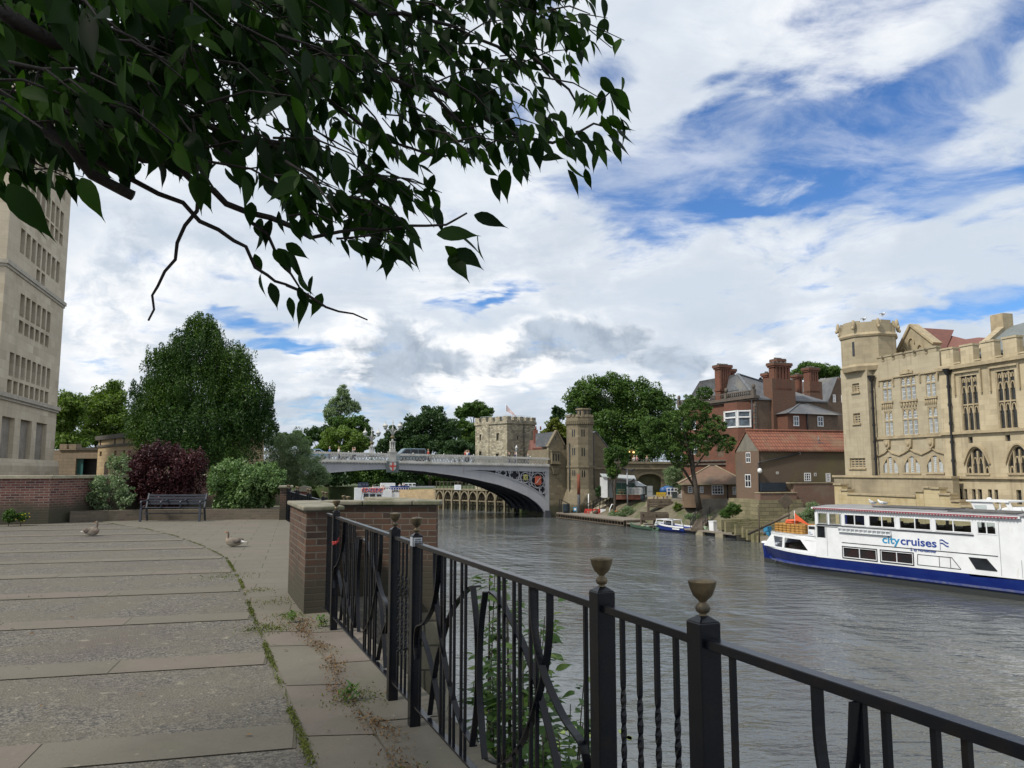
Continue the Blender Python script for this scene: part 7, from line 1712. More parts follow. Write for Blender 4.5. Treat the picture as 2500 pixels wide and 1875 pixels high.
# ---------------------------------------------------------------- small boats, pontoons and boatyard
def small_hull(L,W_,H,n=12,flat=.25,sheer=.25):
 V=[]; F=[]
 for i in range(n+1):
  s_=i/n; w_=W_*min(1,math.sin(min(1,s_*1.7)*math.pi/2)**.8)*(1 if s_<.8 else 1-.25*(s_-.8)/.2); w_=max(w_,.03); zt=H+sheer*(1-s_)**2
  for y,z in((-1,zt),(-.92,H*.5),(-.55,0),(.55,0),(.92,H*.5),(1,zt),(.88,zt),(.5,.12),(-.5,.12),(-.88,zt)):V.append((L*s_-(.0 if z else 0)+(.35*(1-s_)if z<H*.4 else 0),y*w_,z))
 for i in range(n):
  for k in range(10):a=i*10+k; b2=i*10+(k+1)%10; F.append((a,b2,b2+10,a+10))
 F+=[tuple(range(10)),tuple(range(n*10,n*10+10))]; return V,F
bp=gnd(*y5(1125,715),WZ); be=gnd(*y5(1420,745),WZ); d=be-bp; L=float(np.hypot(d[0],d[1]))
mo=T('day_boat','small royal blue and white day boat with a cabin moored by the pontoon','boat',(bp[0],bp[1]+.6,WZ-.12),math.atan2(d[1],d[0]))
V,Fq=small_hull(L,.95,.62); mb=MB(); mb.add(V,Fq); mb.build('hull','royal',mo)
mb=MB()
for sg in(-1,1):mb.ribbon([(L*s_,sg*.95*min(1,math.sin(min(1,s_*1.7)*math.pi/2)**.8+.02)*(1 if s_<.8 else 1-.25*(s_-.8)/.2),.68+.25*(1-s_)**2)for s_ in np.linspace(.02,1,14)],.08,.16,(0,0,1))
mb.prism([(.25,.7),(1.0,.78),(1.0,.68),(.25,.6)],'y',-.45,.45); mb.build('gunwale','hull_white',mo)
mb=MB(); ca,cb=.35*L*.35,L*.66
for sg in(-1,1):
 for(x0,x1)in((ca,ca+.25),(L*.37,L*.40),(cb,cb-.1)):mb.bar((x0,sg*.72,.7),(x1,sg*.62,1.28),.07,.07)
 mb.bar((ca+.2,sg*.62,1.28),(cb,sg*.62,1.30),.08,.07)
mb.box(ca+.15,cb*.62,-.68,.68,1.27,1.33); mb.bar((cb-.1,-.62,1.3),(cb-.1,.62,1.3),.06,.06); mb.build('cabin_frame','hull_white',mo)
mb=MB()
for sg in(-1,1):mb.quad((ca+.1,sg*.70,.75),(L*.38,sg*.70,.75),(L*.38,sg*.63,1.26),(ca+.25,sg*.63,1.26))
mb.build('window','boat_glass',mo)
mb=MB(); mb.box(L*.72,L*.93,-.966,-.95,.42,.55); mb.build('name_plate','hull_white',mo)
mb=MB()
for x in(0.1,L+.05):mb.ell((x,-.4,.35),(.14,.14,.2),8,6)
mb.build('fender','black_paint',mo)
bp=gnd(*y5(905,690),WZ); be=gnd(*y5(1110,722),WZ); d=be-bp; L=float(np.hypot(d[0],d[1]))*1.12
ro=T('rowing_boat','long dull green open rowing boat tied beside the pontoon','boat',(bp[0]-.2,bp[1]+.9,WZ-.1),math.atan2(d[1],d[0]))
V,Fq=small_hull(L,.75,.42,sheer=.2); surf('boat_green',(.05,.11,.065),(.04,.085,.055),2,.6,.2); mb=MB(); mb.add(V,Fq); mb.build('hull','boat_green',ro)
mb=MB()
for k in range(4):x=L*(.25+.2*k); mb.box(x,x+.22,-.62,.62,.30,.34)
mb.build('thwart',surf('thwart',(.16,.14,.09),None,5,.8,.2),ro)
mb=MB(); mb.ell((L*.55,0,.42),(.35,.3,.14),8,6); mb.ell((L*.7,.1,.40),(.22,.25,.12),8,6); mb.build('cushion',surf('cushion',(.35,.30,.05),(.05,.2,.3),9,.8,0),ro)
# first pontoon (by the lodge)
surf('deck_wood',(.23,.20,.165),(.16,.14,.115),4,.9,.4,20); surf('old_timber',(.11,.085,.06),(.075,.06,.045),4,.9,.5,25)
p0=gnd(*y5(215,606),WZ); p1=gnd(*y5(905,695),WZ); d=(p1-p0); L=float(np.hypot(d[0],d[1]))
P1F=Fr(p0[0],p0[1],d[0],d[1]); po_=P1F.thing('pontoon','weathered timber landing stage below the lodge turret','pontoon')
mb=MB(); mb.box(0,L*.9,0,3.0,WZ+.62,WZ+.74); mb.box(L*.9,L*1.15,.3,2.2,WZ+.3,WZ+.42); mb.build('deck','deck_wood',po_)
mb=MB(); mb.box(0,L*.9,-.05,.05,WZ+.05,WZ+.16); mb.box(0,L*.9,-.05,.05,WZ+.52,WZ+.60)
for k in range(27):x=L*.9*k/26; mb.box(x-.05,x+.05,-.045,.045,WZ+.16,WZ+.52)
for k in range(9):x=L*.9*k/8; mb.box(x-.1,x+.1,.3,2.8,WZ-.5,WZ+.619)
mb.build('frame','old_timber',po_)
def onp(fr,uv,off):x,z=fr.st(uv,off); return x
# gangway ramp with railings
def ramp(name,label,A,B,w_,rail=1.0,mat='deck_wood',posts=6):
 A,B=Vector(A),Vector(B); d=B-A; t=T(name,label,'gangway',A,math.atan2(d.y,d.x)); Lh=math.hypot(d.x,d.y)
 mb=MB(); mb.add([(0,-w_/2,0),(Lh,-w_/2,d.z),(Lh,w_/2,d.z),(0,w_/2,0),(0,-w_/2,-.3),(Lh,-w_/2,d.z-.3),(Lh,w_/2,d.z-.3),(0,w_/2,-.3)],[(0,1,2,3),(4,5,6,7),(0,1,5,4),(1,2,6,5),(2,3,7,6),(3,0,4,7)]); mb.build('deck',mat,t)
 for sg in(-1,1):
  mb=MB()
  for hh in(rail,rail*.55):mb.bar((0,sg*w_/2,hh),(Lh,sg*w_/2,d.z+hh),.06,.06)
  for k in range(posts+1):x=Lh*k/posts; z=d.z*k/posts; mb.bar((x,sg*w_/2,z),(x,sg*w_/2,z+rail),.06,.06)
  mb.build('handrail','black_paint',t)
 return t
ramp('gangway','sloping gangway with black handrails from the boatyard down to the timber stage',at(*a3(310,1500),102),at(*a3(775,1275),104),1.3,.95,surf('ramp_tan',(.30,.27,.20),(.22,.2,.15),3,.85,.2),7)
ramp('gangway','gangway with black handrails between the slipway and the long pontoon',gnd(*y5(1480,700),WZ+.65),at(*y5(1560,570),84),1.2,.9,'old_timber',4)
# second pontoon with floats
p0=gnd(*y5(1420,752),WZ); p1=gnd(*z6(250,560),WZ); d=p1-p0; L=float(np.hypot(d[0],d[1]))+7; P2F=Fr(p0[0],p0[1],d[0],d[1])
p2_=P2F.thing('pontoon','long low pontoon on pale floats leading behind the bow of the sightseeing boat','pontoon'); mb=MB(); mb.box(-1,L,0,1.5,WZ+.36,WZ+.50); mb.build('deck','deck_wood',p2_)
x=.9; surf('float_tan',(.27,.24,.17),(.20,.18,.13),2,.8,.2)
while x<L:mb=MB(); mb.box(x,x+1.1,-.04,1.4,WZ-.4,WZ+.359); mb.build('float','float_tan',p2_); x+=3.0
mb=MB(); mb.box(-1,L,.3,1.3,WZ-.3,WZ+.30); mb.build('deck_shadow','black_paint',p2_)  # black box stands in for the shade under the deck, between the floats
# clutter on the second pontoon
def clutter(name,label,cat,fr,x,y,z,fn,mat,part='body',rot=0.):t=T(name,label,cat,fr.w(x,y,z),fr.rot+rot); mb=MB(); fn(mb); mb.build(part,mat,t); return t
surf('blue_plastic',(.04,.22,.38),(.03,.17,.32),3,.5,0); surf('yellow_plastic',(.60,.40,.02),(.50,.34,.03),3,.5,0); surf('dark_bin',(.025,.04,.055),None,3,.5,0); surf('grey_cab',(.25,.28,.29),(.20,.22,.24),3,.5,0); surf('rope_pale',(.40,.37,.20),(.2,.35,.3),8,.9,0)
dk2=WZ+.5
def P2x(uv,off=1.):return P2F.st(uv,off)[0]
c_=P2x(y5(1640,700)); clutter('white_bin','white plastic tub standing on the long pontoon','tub',P2F,c_,.9,dk2,lambda q:(q.taper(-.32,.32,-.3,.3,0,.85,1.1),q.box(-.38,.38,-.36,.36,.851,.93)),'hull_white')
t=clutter('lifebuoy','orange-brown lifebuoy hanging on a post behind the long pontoon','lifebuoy',P2F,P2x(y5(1895,700),2),2.2,dk2,lambda q:q.tube([(.3*math.cos(a),0,.85+.3*math.sin(a))for a in np.linspace(0,2*math.pi,19)],.075,8),surf('buoy_rust',(.36,.14,.07),None,4,.7,0),'ring'); mb=MB(); mb.bar((0,.12,0),(0,.12,1.2),.07,.07); mb.build('post','old_timber',t)
c_=P2x(a8(655,450)); clutter('blue_crate','light blue plastic crates piled at the end of the long pontoon','crate',P2F,c_,1.2,dk2,lambda q:(q.box(-.4,.1,-.3,.3,0,.45),q.box(.14,.5,-.3,.3,0,.4),q.box(-.2,.3,-.25,.25,.451,.85)),'blue_plastic')
g=random.Random(21)
for k,(u_,mt,lb)in enumerate((((150),'rope_pale','coil of pale rope lying on the pontoon near its left end'),((560),'yellow_plastic','yellow rope coil on the pontoon in front of the stone steps'))):
 c_=P2x(y5(1560+k*200,730)); clutter('rope_coil',lb,'rope',P2F,c_,1.0,dk2,lambda q:[q.tube([((.42-.05*j)*math.cos(a),(.36-.04*j)*math.sin(a),.04+.07*j+.03*math.sin(3*a))for a in np.linspace(0,2*math.pi,17)],.045,6)for j in range(4)],mt,'coil')
c_=P2x(a8(520,560)); clutter('heap_of_gear','dark heap of nets on the pontoon by the bow of the sightseeing boat','gear',P2F,c_,1.0,dk2,lambda q:[q.ell((g.uniform(-1.3,1.2),g.uniform(-.3,.3),.12+g.random()*.12),(g.uniform(.2,.45),.3,g.uniform(.12,.26)),8,6)for k in range(12)],surf('net_dark',(.06,.055,.07),(.14,.13,.12),7,.9,.4),'net')
bm2=T('boom','long dark timber boom slanting up from the pontoon to a post on the bank','pole',at(*a8(350,540),68)); A0=Vector(at(*a8(350,540),68)); B0=Vector(at(*a8(1080,195),63))-A0; mb=MB(); mb.tube([(0,0,0),tuple(B0)],[.13,.10],8); mb.build('spar','old_timber',bm2)
for(uv,uv2,Yp,lb)in((a8(540,440),a8(520,20),66,'thin rusty mooring pole in front of the mossy river wall'),):A0=at(*uv,Yp); B0=at(*uv2,Yp); t=T('mooring_pole',lb,'pole',A0); mb=MB(); mb.tube([(0,0,-1.2),(0,0,float(B0[2]-A0[2]))],.06,6); mb.build('pole','old_timber',t)
sc_=T('ground_board','tilted square board on a stake at the foot of the river wall','board',at(*a8(1080,250),64)); mb=MB(); mb.box(-.05,.05,0,.1,-.8,1.2); i0=len(mb.v); mb.box(-.45,.45,-.06,.0,-.45,.45); mb.xf(i0,Matrix.Translation((-.25,0,1.3))@Matrix.Rotation(R(-40),4,'Y')); mb.build('board','old_timber',sc_)
# yard: frames measured at depth 100
YF=Fr(*at(1400,1150,100)[:2],1,-.05)
def yx(x,y,off=0):return YF.st(a3(x,y),off)
def YR(p,q,off=0.):return YF.rect(a3(*p),a3(*q),off=off)
zY=-1.86
sd_=YF.thing('shed','white and green boatyard cabin with pale corrugated roofs beside the tunnel','shed')
q0=YR((552,1150),(655,835),1.0); mb=MB(); q1=YR((655,1160),(1190,890),1.5)
mb.box(q0[0],q0[1],1.0,5,zY,q0[3]); mb.build('end_wall','white_paint',sd_)
mb=MB(); mb.box(q0[1]+.002,q1[1],1.6,5,zY,q1[3]); mb.build('cabin',surf('cab_pale',(.36,.38,.38),(.28,.30,.31),1.5,.6,.1),sd_)
h_=YR((805,1085),(1180,945),1.5); mb=MB(); 
for k in range(3):w_=(h_[1]-h_[0])/3; mb.box(h_[0]+w_*k+.04,h_[0]+w_*(k+1)-.04,1.5,1.598,zY+.3,h_[3])
mb.build('green_shutters',surf('green_panel',(.02,.085,.06),(.018,.07,.05),2,.5,.1),sd_)
r0=yx(560,812,1); r1=yx(1215,882,.8); mb=MB(); mb.add([(r0[0]-.1,.8,r0[1]),(r1[0],.8,r1[1]),(r1[0]+.2,5,r1[1]+.55),(r0[0]-.1,5,r0[1]+.35),(r0[0]-.1,.8,r0[1]-.1),(r1[0],.8,r1[1]-.1)],[(0,1,2,3),(0,1,5,4)]); mb.build('roof',surf('corrugated',(.42,.45,.45),(.33,.36,.37),3,.5,.2),sd_)
r0=yx(1205,960,.5); r1=yx(1420,1000,.3); mb=MB(); zq=yx(1230,905,2.5)[1]; mb.add([(r0[0],.3,r1[1]),(r1[0],.3,r1[1]),(r1[0]-.8,3.5,zq),(r0[0],3.5,zq)],[(0,1,2,3)]); mb.box(r0[0]+.2,r1[0]-.2,.8,3,zY,r1[1]-.05); mb.build('porch_roof','corrugated',sd_)
lw_=YF.thing('low_wall','low red brick terrace wall in front of the white railing','wall'); h_=YR((808,1260),(1290,1172)); mb=MB(); mb.box(h_[0],h_[1],0,.25,zY-.2,h_[3]); mb.build('brickwork','red_brick',lw_); mb=MB(); mb.box(h_[0],h_[1],-.04,.29,h_[3]+.001,h_[3]+.07); mb.build('coping','coping_tan',lw_)
wr=YF.thing('white_railing','white timber railing on the red brick terrace wall','railing'); h_=YR((1068,1165),(1325,1032)); mb=MB(); mb.box(h_[0],h_[1],.3,.37,h_[3]-.08,h_[3]); mb.box(h_[0],h_[1],.3,.37,h_[2],h_[2]+.08)
for k in range(11):x=h_[0]+(h_[1]-h_[0])*k/10; mb.box(x-.035,x+.035,.305,.365,h_[2]+.08,h_[3]-.08)
mb.build('rails','white_paint',wr)
pt_=YF.thing('picnic_table','timber picnic table on the terrace in front of the green cabin','table'); h_=YR((872,1080),(1005,1065)); mb=MB(); mb.box(h_[0],h_[1],.4,1.1,h_[3]-.06,h_[3]); mb.build('table_top',surf('pine',(.36,.27,.15),None,4,.8,.2),pt_); mb=MB()
for sg in(0,1):x=h_[0]+.25+sg*(h_[1]-h_[0]-.5); mb.bar((x,.35,h_[3]-.75),(x,.75,h_[3]-.06),.07,.07); mb.bar((x,1.15,h_[3]-.75),(x,.75,h_[3]-.06),.07,.07)
mb.box(h_[0],h_[1],.0,.25,h_[3]-.36,h_[3]-.31); mb.box(h_[0],h_[1],1.3,1.5,h_[3]-.36,h_[3]-.31); mb.build('legs_and_bench','pine',pt_)
def bin_(name,label,p,q,mat,off=-.2,lid=True):
 h_=YR(p,q,off); x=(h_[0]+h_[1])/2; w_=(h_[1]-h_[0])/2; H=h_[3]-h_[2]; t=T(name,label,'bin',YF.w(x,off,h_[2]),YF.rot); mb=MB(); mb.taper(-w_*.85,w_*.85,-w_*.8,w_*.8,0,H*.92,1.15); mb.build('body',mat,t)
 mb=MB(); mb.box(-w_,w_,-w_,w_,H*.921,H); mb.build('lid',mat,t)
 for sg in(-1,1):mb=MB(); mb.lathe([(.09,0),(.09,.04)],0,0,10); mb.v=[(sg*w_*.7+v[2],w_*.8+v[0],.09+v[1])for v in mb.v]; mb.build('wheel','black_paint',t)
bin_('wheelie_bin','dark blue wheelie bin at the end of the red terrace wall',(1295,1262),(1345,1160),'dark_bin')
bin_('wheelie_bin','narrow black bin right of the dark blue bin by the red terrace wall',(1350,1255),(1385,1155),'black_paint')
bin_('wheelie_bin','big dark grey waste bin in front of the white lattice fence',(1905,1272),(1995,1110),surf('bin_slate',(.045,.06,.065),None,3,.5,0))
h_=YR((1430,1218),(1535,1000)); cb_=YF.thing('metal_cabinet','tall pale grey metal cabinet at the mouth of the tunnel','cabinet'); mb=MB(); mb.box(h_[0],h_[1],.2,1.1,h_[2],h_[3]); mb.build('body','grey_cab',cb_); mb=MB(); mm=(h_[2]+h_[3])/2; mb.box(h_[0]+.06,h_[1]-.06,.17,.198,h_[2]+.1,mm-.05); mb.box(h_[0]+.06,h_[1]-.06,.17,.198,mm+.05,h_[3]-.08); mb.build('door','grey_paint',cb_)
for k in range(3):
 a=1602+k*63; h_=YR((a,1218),(a+60,1122),-.3); t=T('crowd_barrier',('left','middle','right')[k]+' of the three yellow plastic barriers in front of the tunnel','barrier',YF.w(h_[0],-.3,h_[2]),YF.rot); Wd,H=h_[1]-h_[0],h_[3]-h_[2]
 mb=MB(); mb.box(0,Wd,0,.08,H*.72,H); mb.box(0,Wd,0,.08,H*.08,H*.28); mb.box(0,Wd*.16,0,.08,0,H*.72); mb.box(Wd*.84,Wd,0,.08,0,H*.719); mb.ell((Wd/2,.04,H*.5),(Wd*.2,.05,H*.24),10,6); mb.build('panel','yellow_plastic',t)
lf=YF.thing('lattice_fence','white painted post and rail fence left of the cottage','fence'); h_=YR((1812,1250),(2145,1035)); zt_,zm_=h_[3],yx(1850,1100)[1]; mb=MB(); mb.box(h_[0],h_[1],0,.08,zt_-.09,zt_); mb.box(h_[0],h_[1],0,.08,zm_-.04,zm_+.04); zq=yx(1850,1160)[1]; mb.box(h_[0]+1.5,h_[1],0,.08,zq-.04,zq+.04)
for k in range(6):x=h_[0]+(h_[1]-h_[0])*k/5; mb.box(x-.045,x+.045,.005,.075,zY if k>1 else zq-.3,zt_+.0)
mb.build('rails','white_paint',lf)
tp2=YF.thing('tarpaulin_heap','crumpled bright blue tarpaulin behind the white fence','tarpaulin'); h_=YR((1725,1050),(1890,995),1.5); mb=MB(); g=random.Random(9)
for k in range(7):mb.ell((h_[0]+(h_[1]-h_[0])*g.random(),1.5+g.random()*.5,h_[2]-.3+g.random()*.3),(.6,.5,.5),8,6)
mb.build('cloth',surf('tarp_blue',(.02,.10,.28),(.02,.07,.2),3,.5,.5),tp2)
# masts and poles
def pole(name,label,A,B,Yp,r,mat,extra=None):
 a=at(*A,Yp); b_=at(*B,Yp); t=T(name,label,'pole',a); mb=MB(); mb.tube([(0,0,-.5),(0,0,float(b_[2]-a[2]))],r,8); mb.build('pole',mat,t); return t,float(b_[2]-a[2])
fp_,hh=pole('floodlight_mast','thin grey mast carrying four floodlights above the boatyard terrace',a3(1045,1340),a3(1040,680),99,.07,'grey_paint')
for(dx,dz,rt)in((-.45,.05,20),(.75,-.1,-35),(.65,-1.4,-35),(.2,-2.0,0)):
 mb=MB(); i0=0; mb.box(-.3,.3,-.1,.1,-.1,.1); mb.xf(0,Matrix.Translation((dx,-.1,hh+dz))@Matrix.Rotation(R(rt),4,'Y')); mb.build('floodlight','black_paint',fp_)
mb=MB(); mb.bar((-.4,0,hh-.05),(.6,0,hh-.05),.05,.05); mb.build('crossarm','grey_paint',fp_); mb=MB(); mb.bar((0,0,hh-1.45),(.5,0,hh-1.4),.05,.05); mb.build('crossarm','grey_paint',fp_)
tp_,hh=pole('steel_pile','tall mooring pile with a rusty red top in front of the octagonal turret',a3(105,1500),a3(105,770),103.5,.2,'lead'); mb=MB(); mb.tube([(0,0,hh-2.7),(0,0,hh+.02)],.21,8); mb.build('rusty_top',surf('rust',(.22,.06,.03),(.14,.05,.03),4,.9,.3),tp_)
pole('marker_post','short white marker post at the foot of the turret',a3(293,1400),a3(293,1150),103,.07,'white_paint')
rf=T('red_barrier','red fence panel with a white end board on the timber landing stage','barrier',at(*a3(222,1565),102),R(-4)); wdt=290/7.9/FOC*102; ht=110/7.9/FOC*102; mb=MB(); mb.box(0,wdt,0,.1,ht*.75,ht*1.1); mb.box(0,wdt,0,.1,ht*.1,ht*.3)
for k in range(9):x=wdt*k/8; mb.box(x-.07,x+.07,.01,.09,0,ht*.8)
mb.build('panel','red_paint',rf); mb=MB(); mb.box(wdt+.02,wdt+.72,-.03,.12,-.05,ht*1.08); mb.build('end_board','hull_white',rf)
sp_=T('boarding_steps','white boarding steps with hoop handrails on the timber landing stage','steps',at(*a3(640,1640),98.5),R(-6)); w_=150/7.9/FOC*98; H=90/7.9/FOC*98; mb=MB(); mb.box(0,w_*.5,0,.8,0,H*.5); mb.box(w_*.3,w_,.002,.798,0.001,H); mb.build('block','hull_white',sp_); mb=MB()
for y in(0.05,.75):mb.tube([(w_*.35,y,H),(w_*.4,y,H+.6),(w_*.7,y,H+1.25),(w_*.95,y,H+1.25),(w_*.95,y,H)],.05,6)
mb.build('handrail','white_paint',sp_)
lb2=T('lifebuoy','bright orange lifebuoy hung on the timber pole beside the boarding steps','lifebuoy',at(*a3(832,1540),98)); mb=MB(); mb.tube([(.3*math.cos(a),0,.38*math.sin(a))for a in np.linspace(0,2*math.pi,19)],.08,8); mb.build('ring','orange_red',lb2)
bk2=T('tub','dark round barrel standing on the timber landing stage by the ladder','barrel',at(*y5(305,560),103.5)); mb=MB(); mb.lathe([(.42,0),(.48,.4),(.45,1.1),(.48,1.15),(.4,1.16)],0,0,12); mb.build('barrel','dark_bin',bk2)
sg2=T('blue_sign','small blue and white square sign on the railing of the landing stage','sign',at(*y5(368,548),103)); w_=32/3.687/FOC*103; mb=MB(); mb.box(0,w_,0,.05,0,w_*1.2); mb.build('board','blue_plastic',sg2); mb=MB(); mb.box(w_*.2,w_*.8,-.01,-.001,w_*.3,w_*.9); mb.build('symbol','hull_white',sg2)
sr=T('stage_railing','dark metal railing with a sloping bar at the river end of the landing stage','railing',at(*y5(245,580),104.5)); k=1/3.687/FOC*104; mb=MB()
for x in(0,18):mb.bar((x*k,0,0),(x*k,0,140*k),.09,.09)
mb.bar((0,0,135*k),(20*k,0,135*k),.08,.08); mb.bar((20*k,0,130*k),(150*k,.3,65*k),.1,.1)
for x in(120,150,180,215):mb.bar((x*k,.3,0),(x*k,.3,62*k),.06,.06)
mb.bar((120*k,.3,60*k),(215*k,.3,60*k),.06,.06); mb.build('rails','black_paint',sr)
# slipway with timber bundles
slp=T('slipway','sandy slipway with inset rails between the timber stacks','slipway',at(*a3(1600,1400),90)); mb=MB()
c4=[at(*a3(1440,1230),98),at(*a3(1900,1230),98),at(*a3(1860,1650),84),at(*a3(1230,1650),84)]; o_=np.array(slp.location); zc4=[-1.75,-1.75,-4.6,-4.6]
for i,p in enumerate(c4):p[2]=zc4[i]
c4[2]=gnd(*a3(1830,1680),-4.5); c4[3]=gnd(*a3(1300,1680),-4.5)
mb.add([tuple(p-o_+np.array([0,0,.12]))for p in c4]+[tuple(p-o_+np.array([0,0,-.8]))for p in c4],[(0,1,2,3),(0,1,5,4),(1,2,6,5),(2,3,7,6),(3,0,4,7)]); mb.build('ramp',surf('sand',(.26,.215,.145),(.19,.155,.105),1.5,.95,.6,15),slp)
mb=MB()
for s_ in(.25,.4,.65,.8):A_=Vector(c4[0]).lerp(Vector(c4[1]),s_)-Vector(o_); B2=Vector(c4[3]).lerp(Vector(c4[2]),s_)-Vector(o_); mb.bar(tuple(A_+Vector((0,0,.16))),tuple(B2+Vector((0,0,.16))),.1,.12)
mb.build('rail','old_timber',slp)
g=random.Random(12)
for i,(p,q,Yp,rows,lb)in enumerate((((1430,1400),(1905,1240),92.5,4,'upper stack of dark timber baulks laid across the slipway'),((1300,1650),(1850,1500),85.5,5,'lower stack of dark timber baulks at the water end of the slipway'))):
 A_=at(*a3(*p),Yp); wdt=(q[0]-p[0])/7.9/FOC*Yp; t=T('timber_stack',lb,'timber',A_,R(-3)); H=(p[1]-q[1])/7.9/FOC*Yp
 for r in range(rows):mb=MB(); e=g.uniform(0,wdt*.1); z=H*(r+.15)/rows; mb.bar((e,.25*r*1.0,z),(wdt-g.uniform(0,wdt*.1),.25*r+g.uniform(-.3,.3),z+g.uniform(-.03,.03)),.55,H/rows*.85); mb.build('baulk','old_timber',t)
 mb=MB()
 for x in(.15,wdt*.5,wdt-.2):mb.box(x-.1,x+.1,.1,1.1,-.7,H*.8)
 mb.build('bearer','old_timber',t)
cr=T('wire_crate','dark slatted cage lying on the ground left of the leaning tree','crate',at(*y5(1355,455),86),R(-25)); mb=MB()
for k in range(8):mb.box(k*.32,k*.32+.07,0,.07,0,.75)
mb.box(0,2.3,0,.06,.7,.77); mb.box(0,2.3,0,.06,.0,.07); mb.box(0,2.3,.7,.77,.2,.27); mb.build('cage','old_timber',cr)

# ---------------------------------------------------------------- moored boats beyond the bridge
FB=Fr(*at(868,1150,138)[:2],1,.25)
def fa(x,y,off=0.):return FB.st(a1(x,y),off)
fb=FB.thing('passenger_boat','white open-top passenger boat with blue seats and red lifebuoys beyond the bridge','boat')
x0=fa(350,1500)[0]; x1=fa(1010,1500)[0]; zd=fa(500,1495)[1]; zt=fa(400,1400)[1]; mb=MB(); mb.box(x0+.3,x1+8,.5,4,WZ-.3,zd); mb.prism([(x0,WZ-.3),(x0+.6,WZ-.3),(x0+1.4,zt-.1),(x0,zt-.15)],'y',.45,4.05); mb.box(fa(850,1500)[0],x1,.3,4.1,WZ-.3,fa(850,1450)[1]); mb.build('hull','hull_white',fb)
for p,q in(((497,1605),(588,1512)),((612,1615),(705,1518)),((735,1620),(820,1525))):h_=FB.rect(a1(*p),a1(*q),off=.45); mb=MB(); mb.quad((h_[0],.44,h_[2]),(h_[1],.44,h_[2]),(h_[1],.44,h_[3]),(h_[0],.44,h_[3])); mb.build('window','glass_dark',fb)
mb=MB(); mb.box(x1+.01,x1+6.5,.55,4,zd+.001,fa(1100,1465)[1]); mb.build('grey_side','roof_grey',fb)
zr0,zr1=fa(600,1490)[1],fa(600,1410)[1]; xr1=fa(1355,1400)[0]; mb=MB()
for z in(zr1,(zr0+zr1)/2):mb.tube([(x0+1.4,.5,z),(xr1,.5,z+(.5 if 0 else 0))],.04,6)
for k in range(20):x=x0+1.4+(xr1-x0-1.4)*k/19; mb.tube([(x,.5,zr0),(x,.5,zr1)],.035,6)
mb.build('deck_rail','white_paint',fb)
for(a,b2,zb2,zz2,mt,nm)in((560,830,1480,1420,'royal','seats'),(1000,1360,1450,1385,'royal','seats')):p=fa(a,zb2); q=fa(b2,zz2); mb=MB(); n=6; 
for(a,b2,zb2,zz2)in((500,830,1480,1415),(1000,1350,1450,1380)):
 p=fa(a,zb2); q=fa(b2,zz2); n=7
 mb=MB(); 
 for k in range(n):x=p[0]+(q[0]-p[0])*k/n; mb.box(x,x+(q[0]-p[0])/n*.8,1.2,3.2,p[1],q[1])
 mb.build('seats','royal',fb)
for px in(500,545,640,690,735,815):p=fa(px,1450,.4); mb=MB(); mb.tube([(p[0]+.3*math.cos(a),.4,p[1]+.35*math.sin(a))for a in np.linspace(0,2*math.pi,13)],.1,6); mb.build('lifebuoy',surf('buoy_pink',(.55,.14,.12),None,3,.6,0)if 'buoy_pink' not in MT else 'buoy_pink',fb)
h_=FB.rect(a1(395,1390),a1(600,1315),off=2); mb=MB(); mb.prism([(h_[0],h_[2]-.3),(h_[1],h_[2]-.3),(h_[1]-.2,h_[3]),(h_[0]+.1,h_[3])],'y',1.6,3.4); wh_=mb.build('wheelhouse',surf('navy',(.02,.03,.07),None,3,.4,0),fb); mb=MB()
for k in range(3):w_=(h_[1]-h_[0])/3; mb.box(h_[0]+w_*k+.12,h_[0]+w_*(k+1)-.12,1.57,1.598,h_[2]+.2,h_[3]-.18)
mb.build('pane','glass_sky',wh_)
h_=FB.rect(a1(1225,1385),a1(1440,1325),off=6); w2b=T('white_boat','second white boat with a flat cabin roof behind the open-top passenger boat','boat',FB.w(h_[0],6,WZ),FB.rot); z0=h_[2]-WZ; z1_=h_[3]-WZ; mb=MB(); mb.prism([(-5,-.2),(5.5,-.2),(6,z0),(-5.5,z0)],'y',0,3); mb.build('hull','grey_paint',w2b); mb=MB(); mb.box(0,h_[1]-h_[0],.2,2.8,z0,z1_); mb.box(-4.2,-1.6,.2,2.8,z0,z1_+.02); mb.build('cabin','hull_white',w2b)
mb=MB(); 
for k in range(4):mb.box(.2+k*.75,.7+k*.75,.17,.199,z1_-.42,z1_-.15)
mb.build('window','glass_dark',w2b)

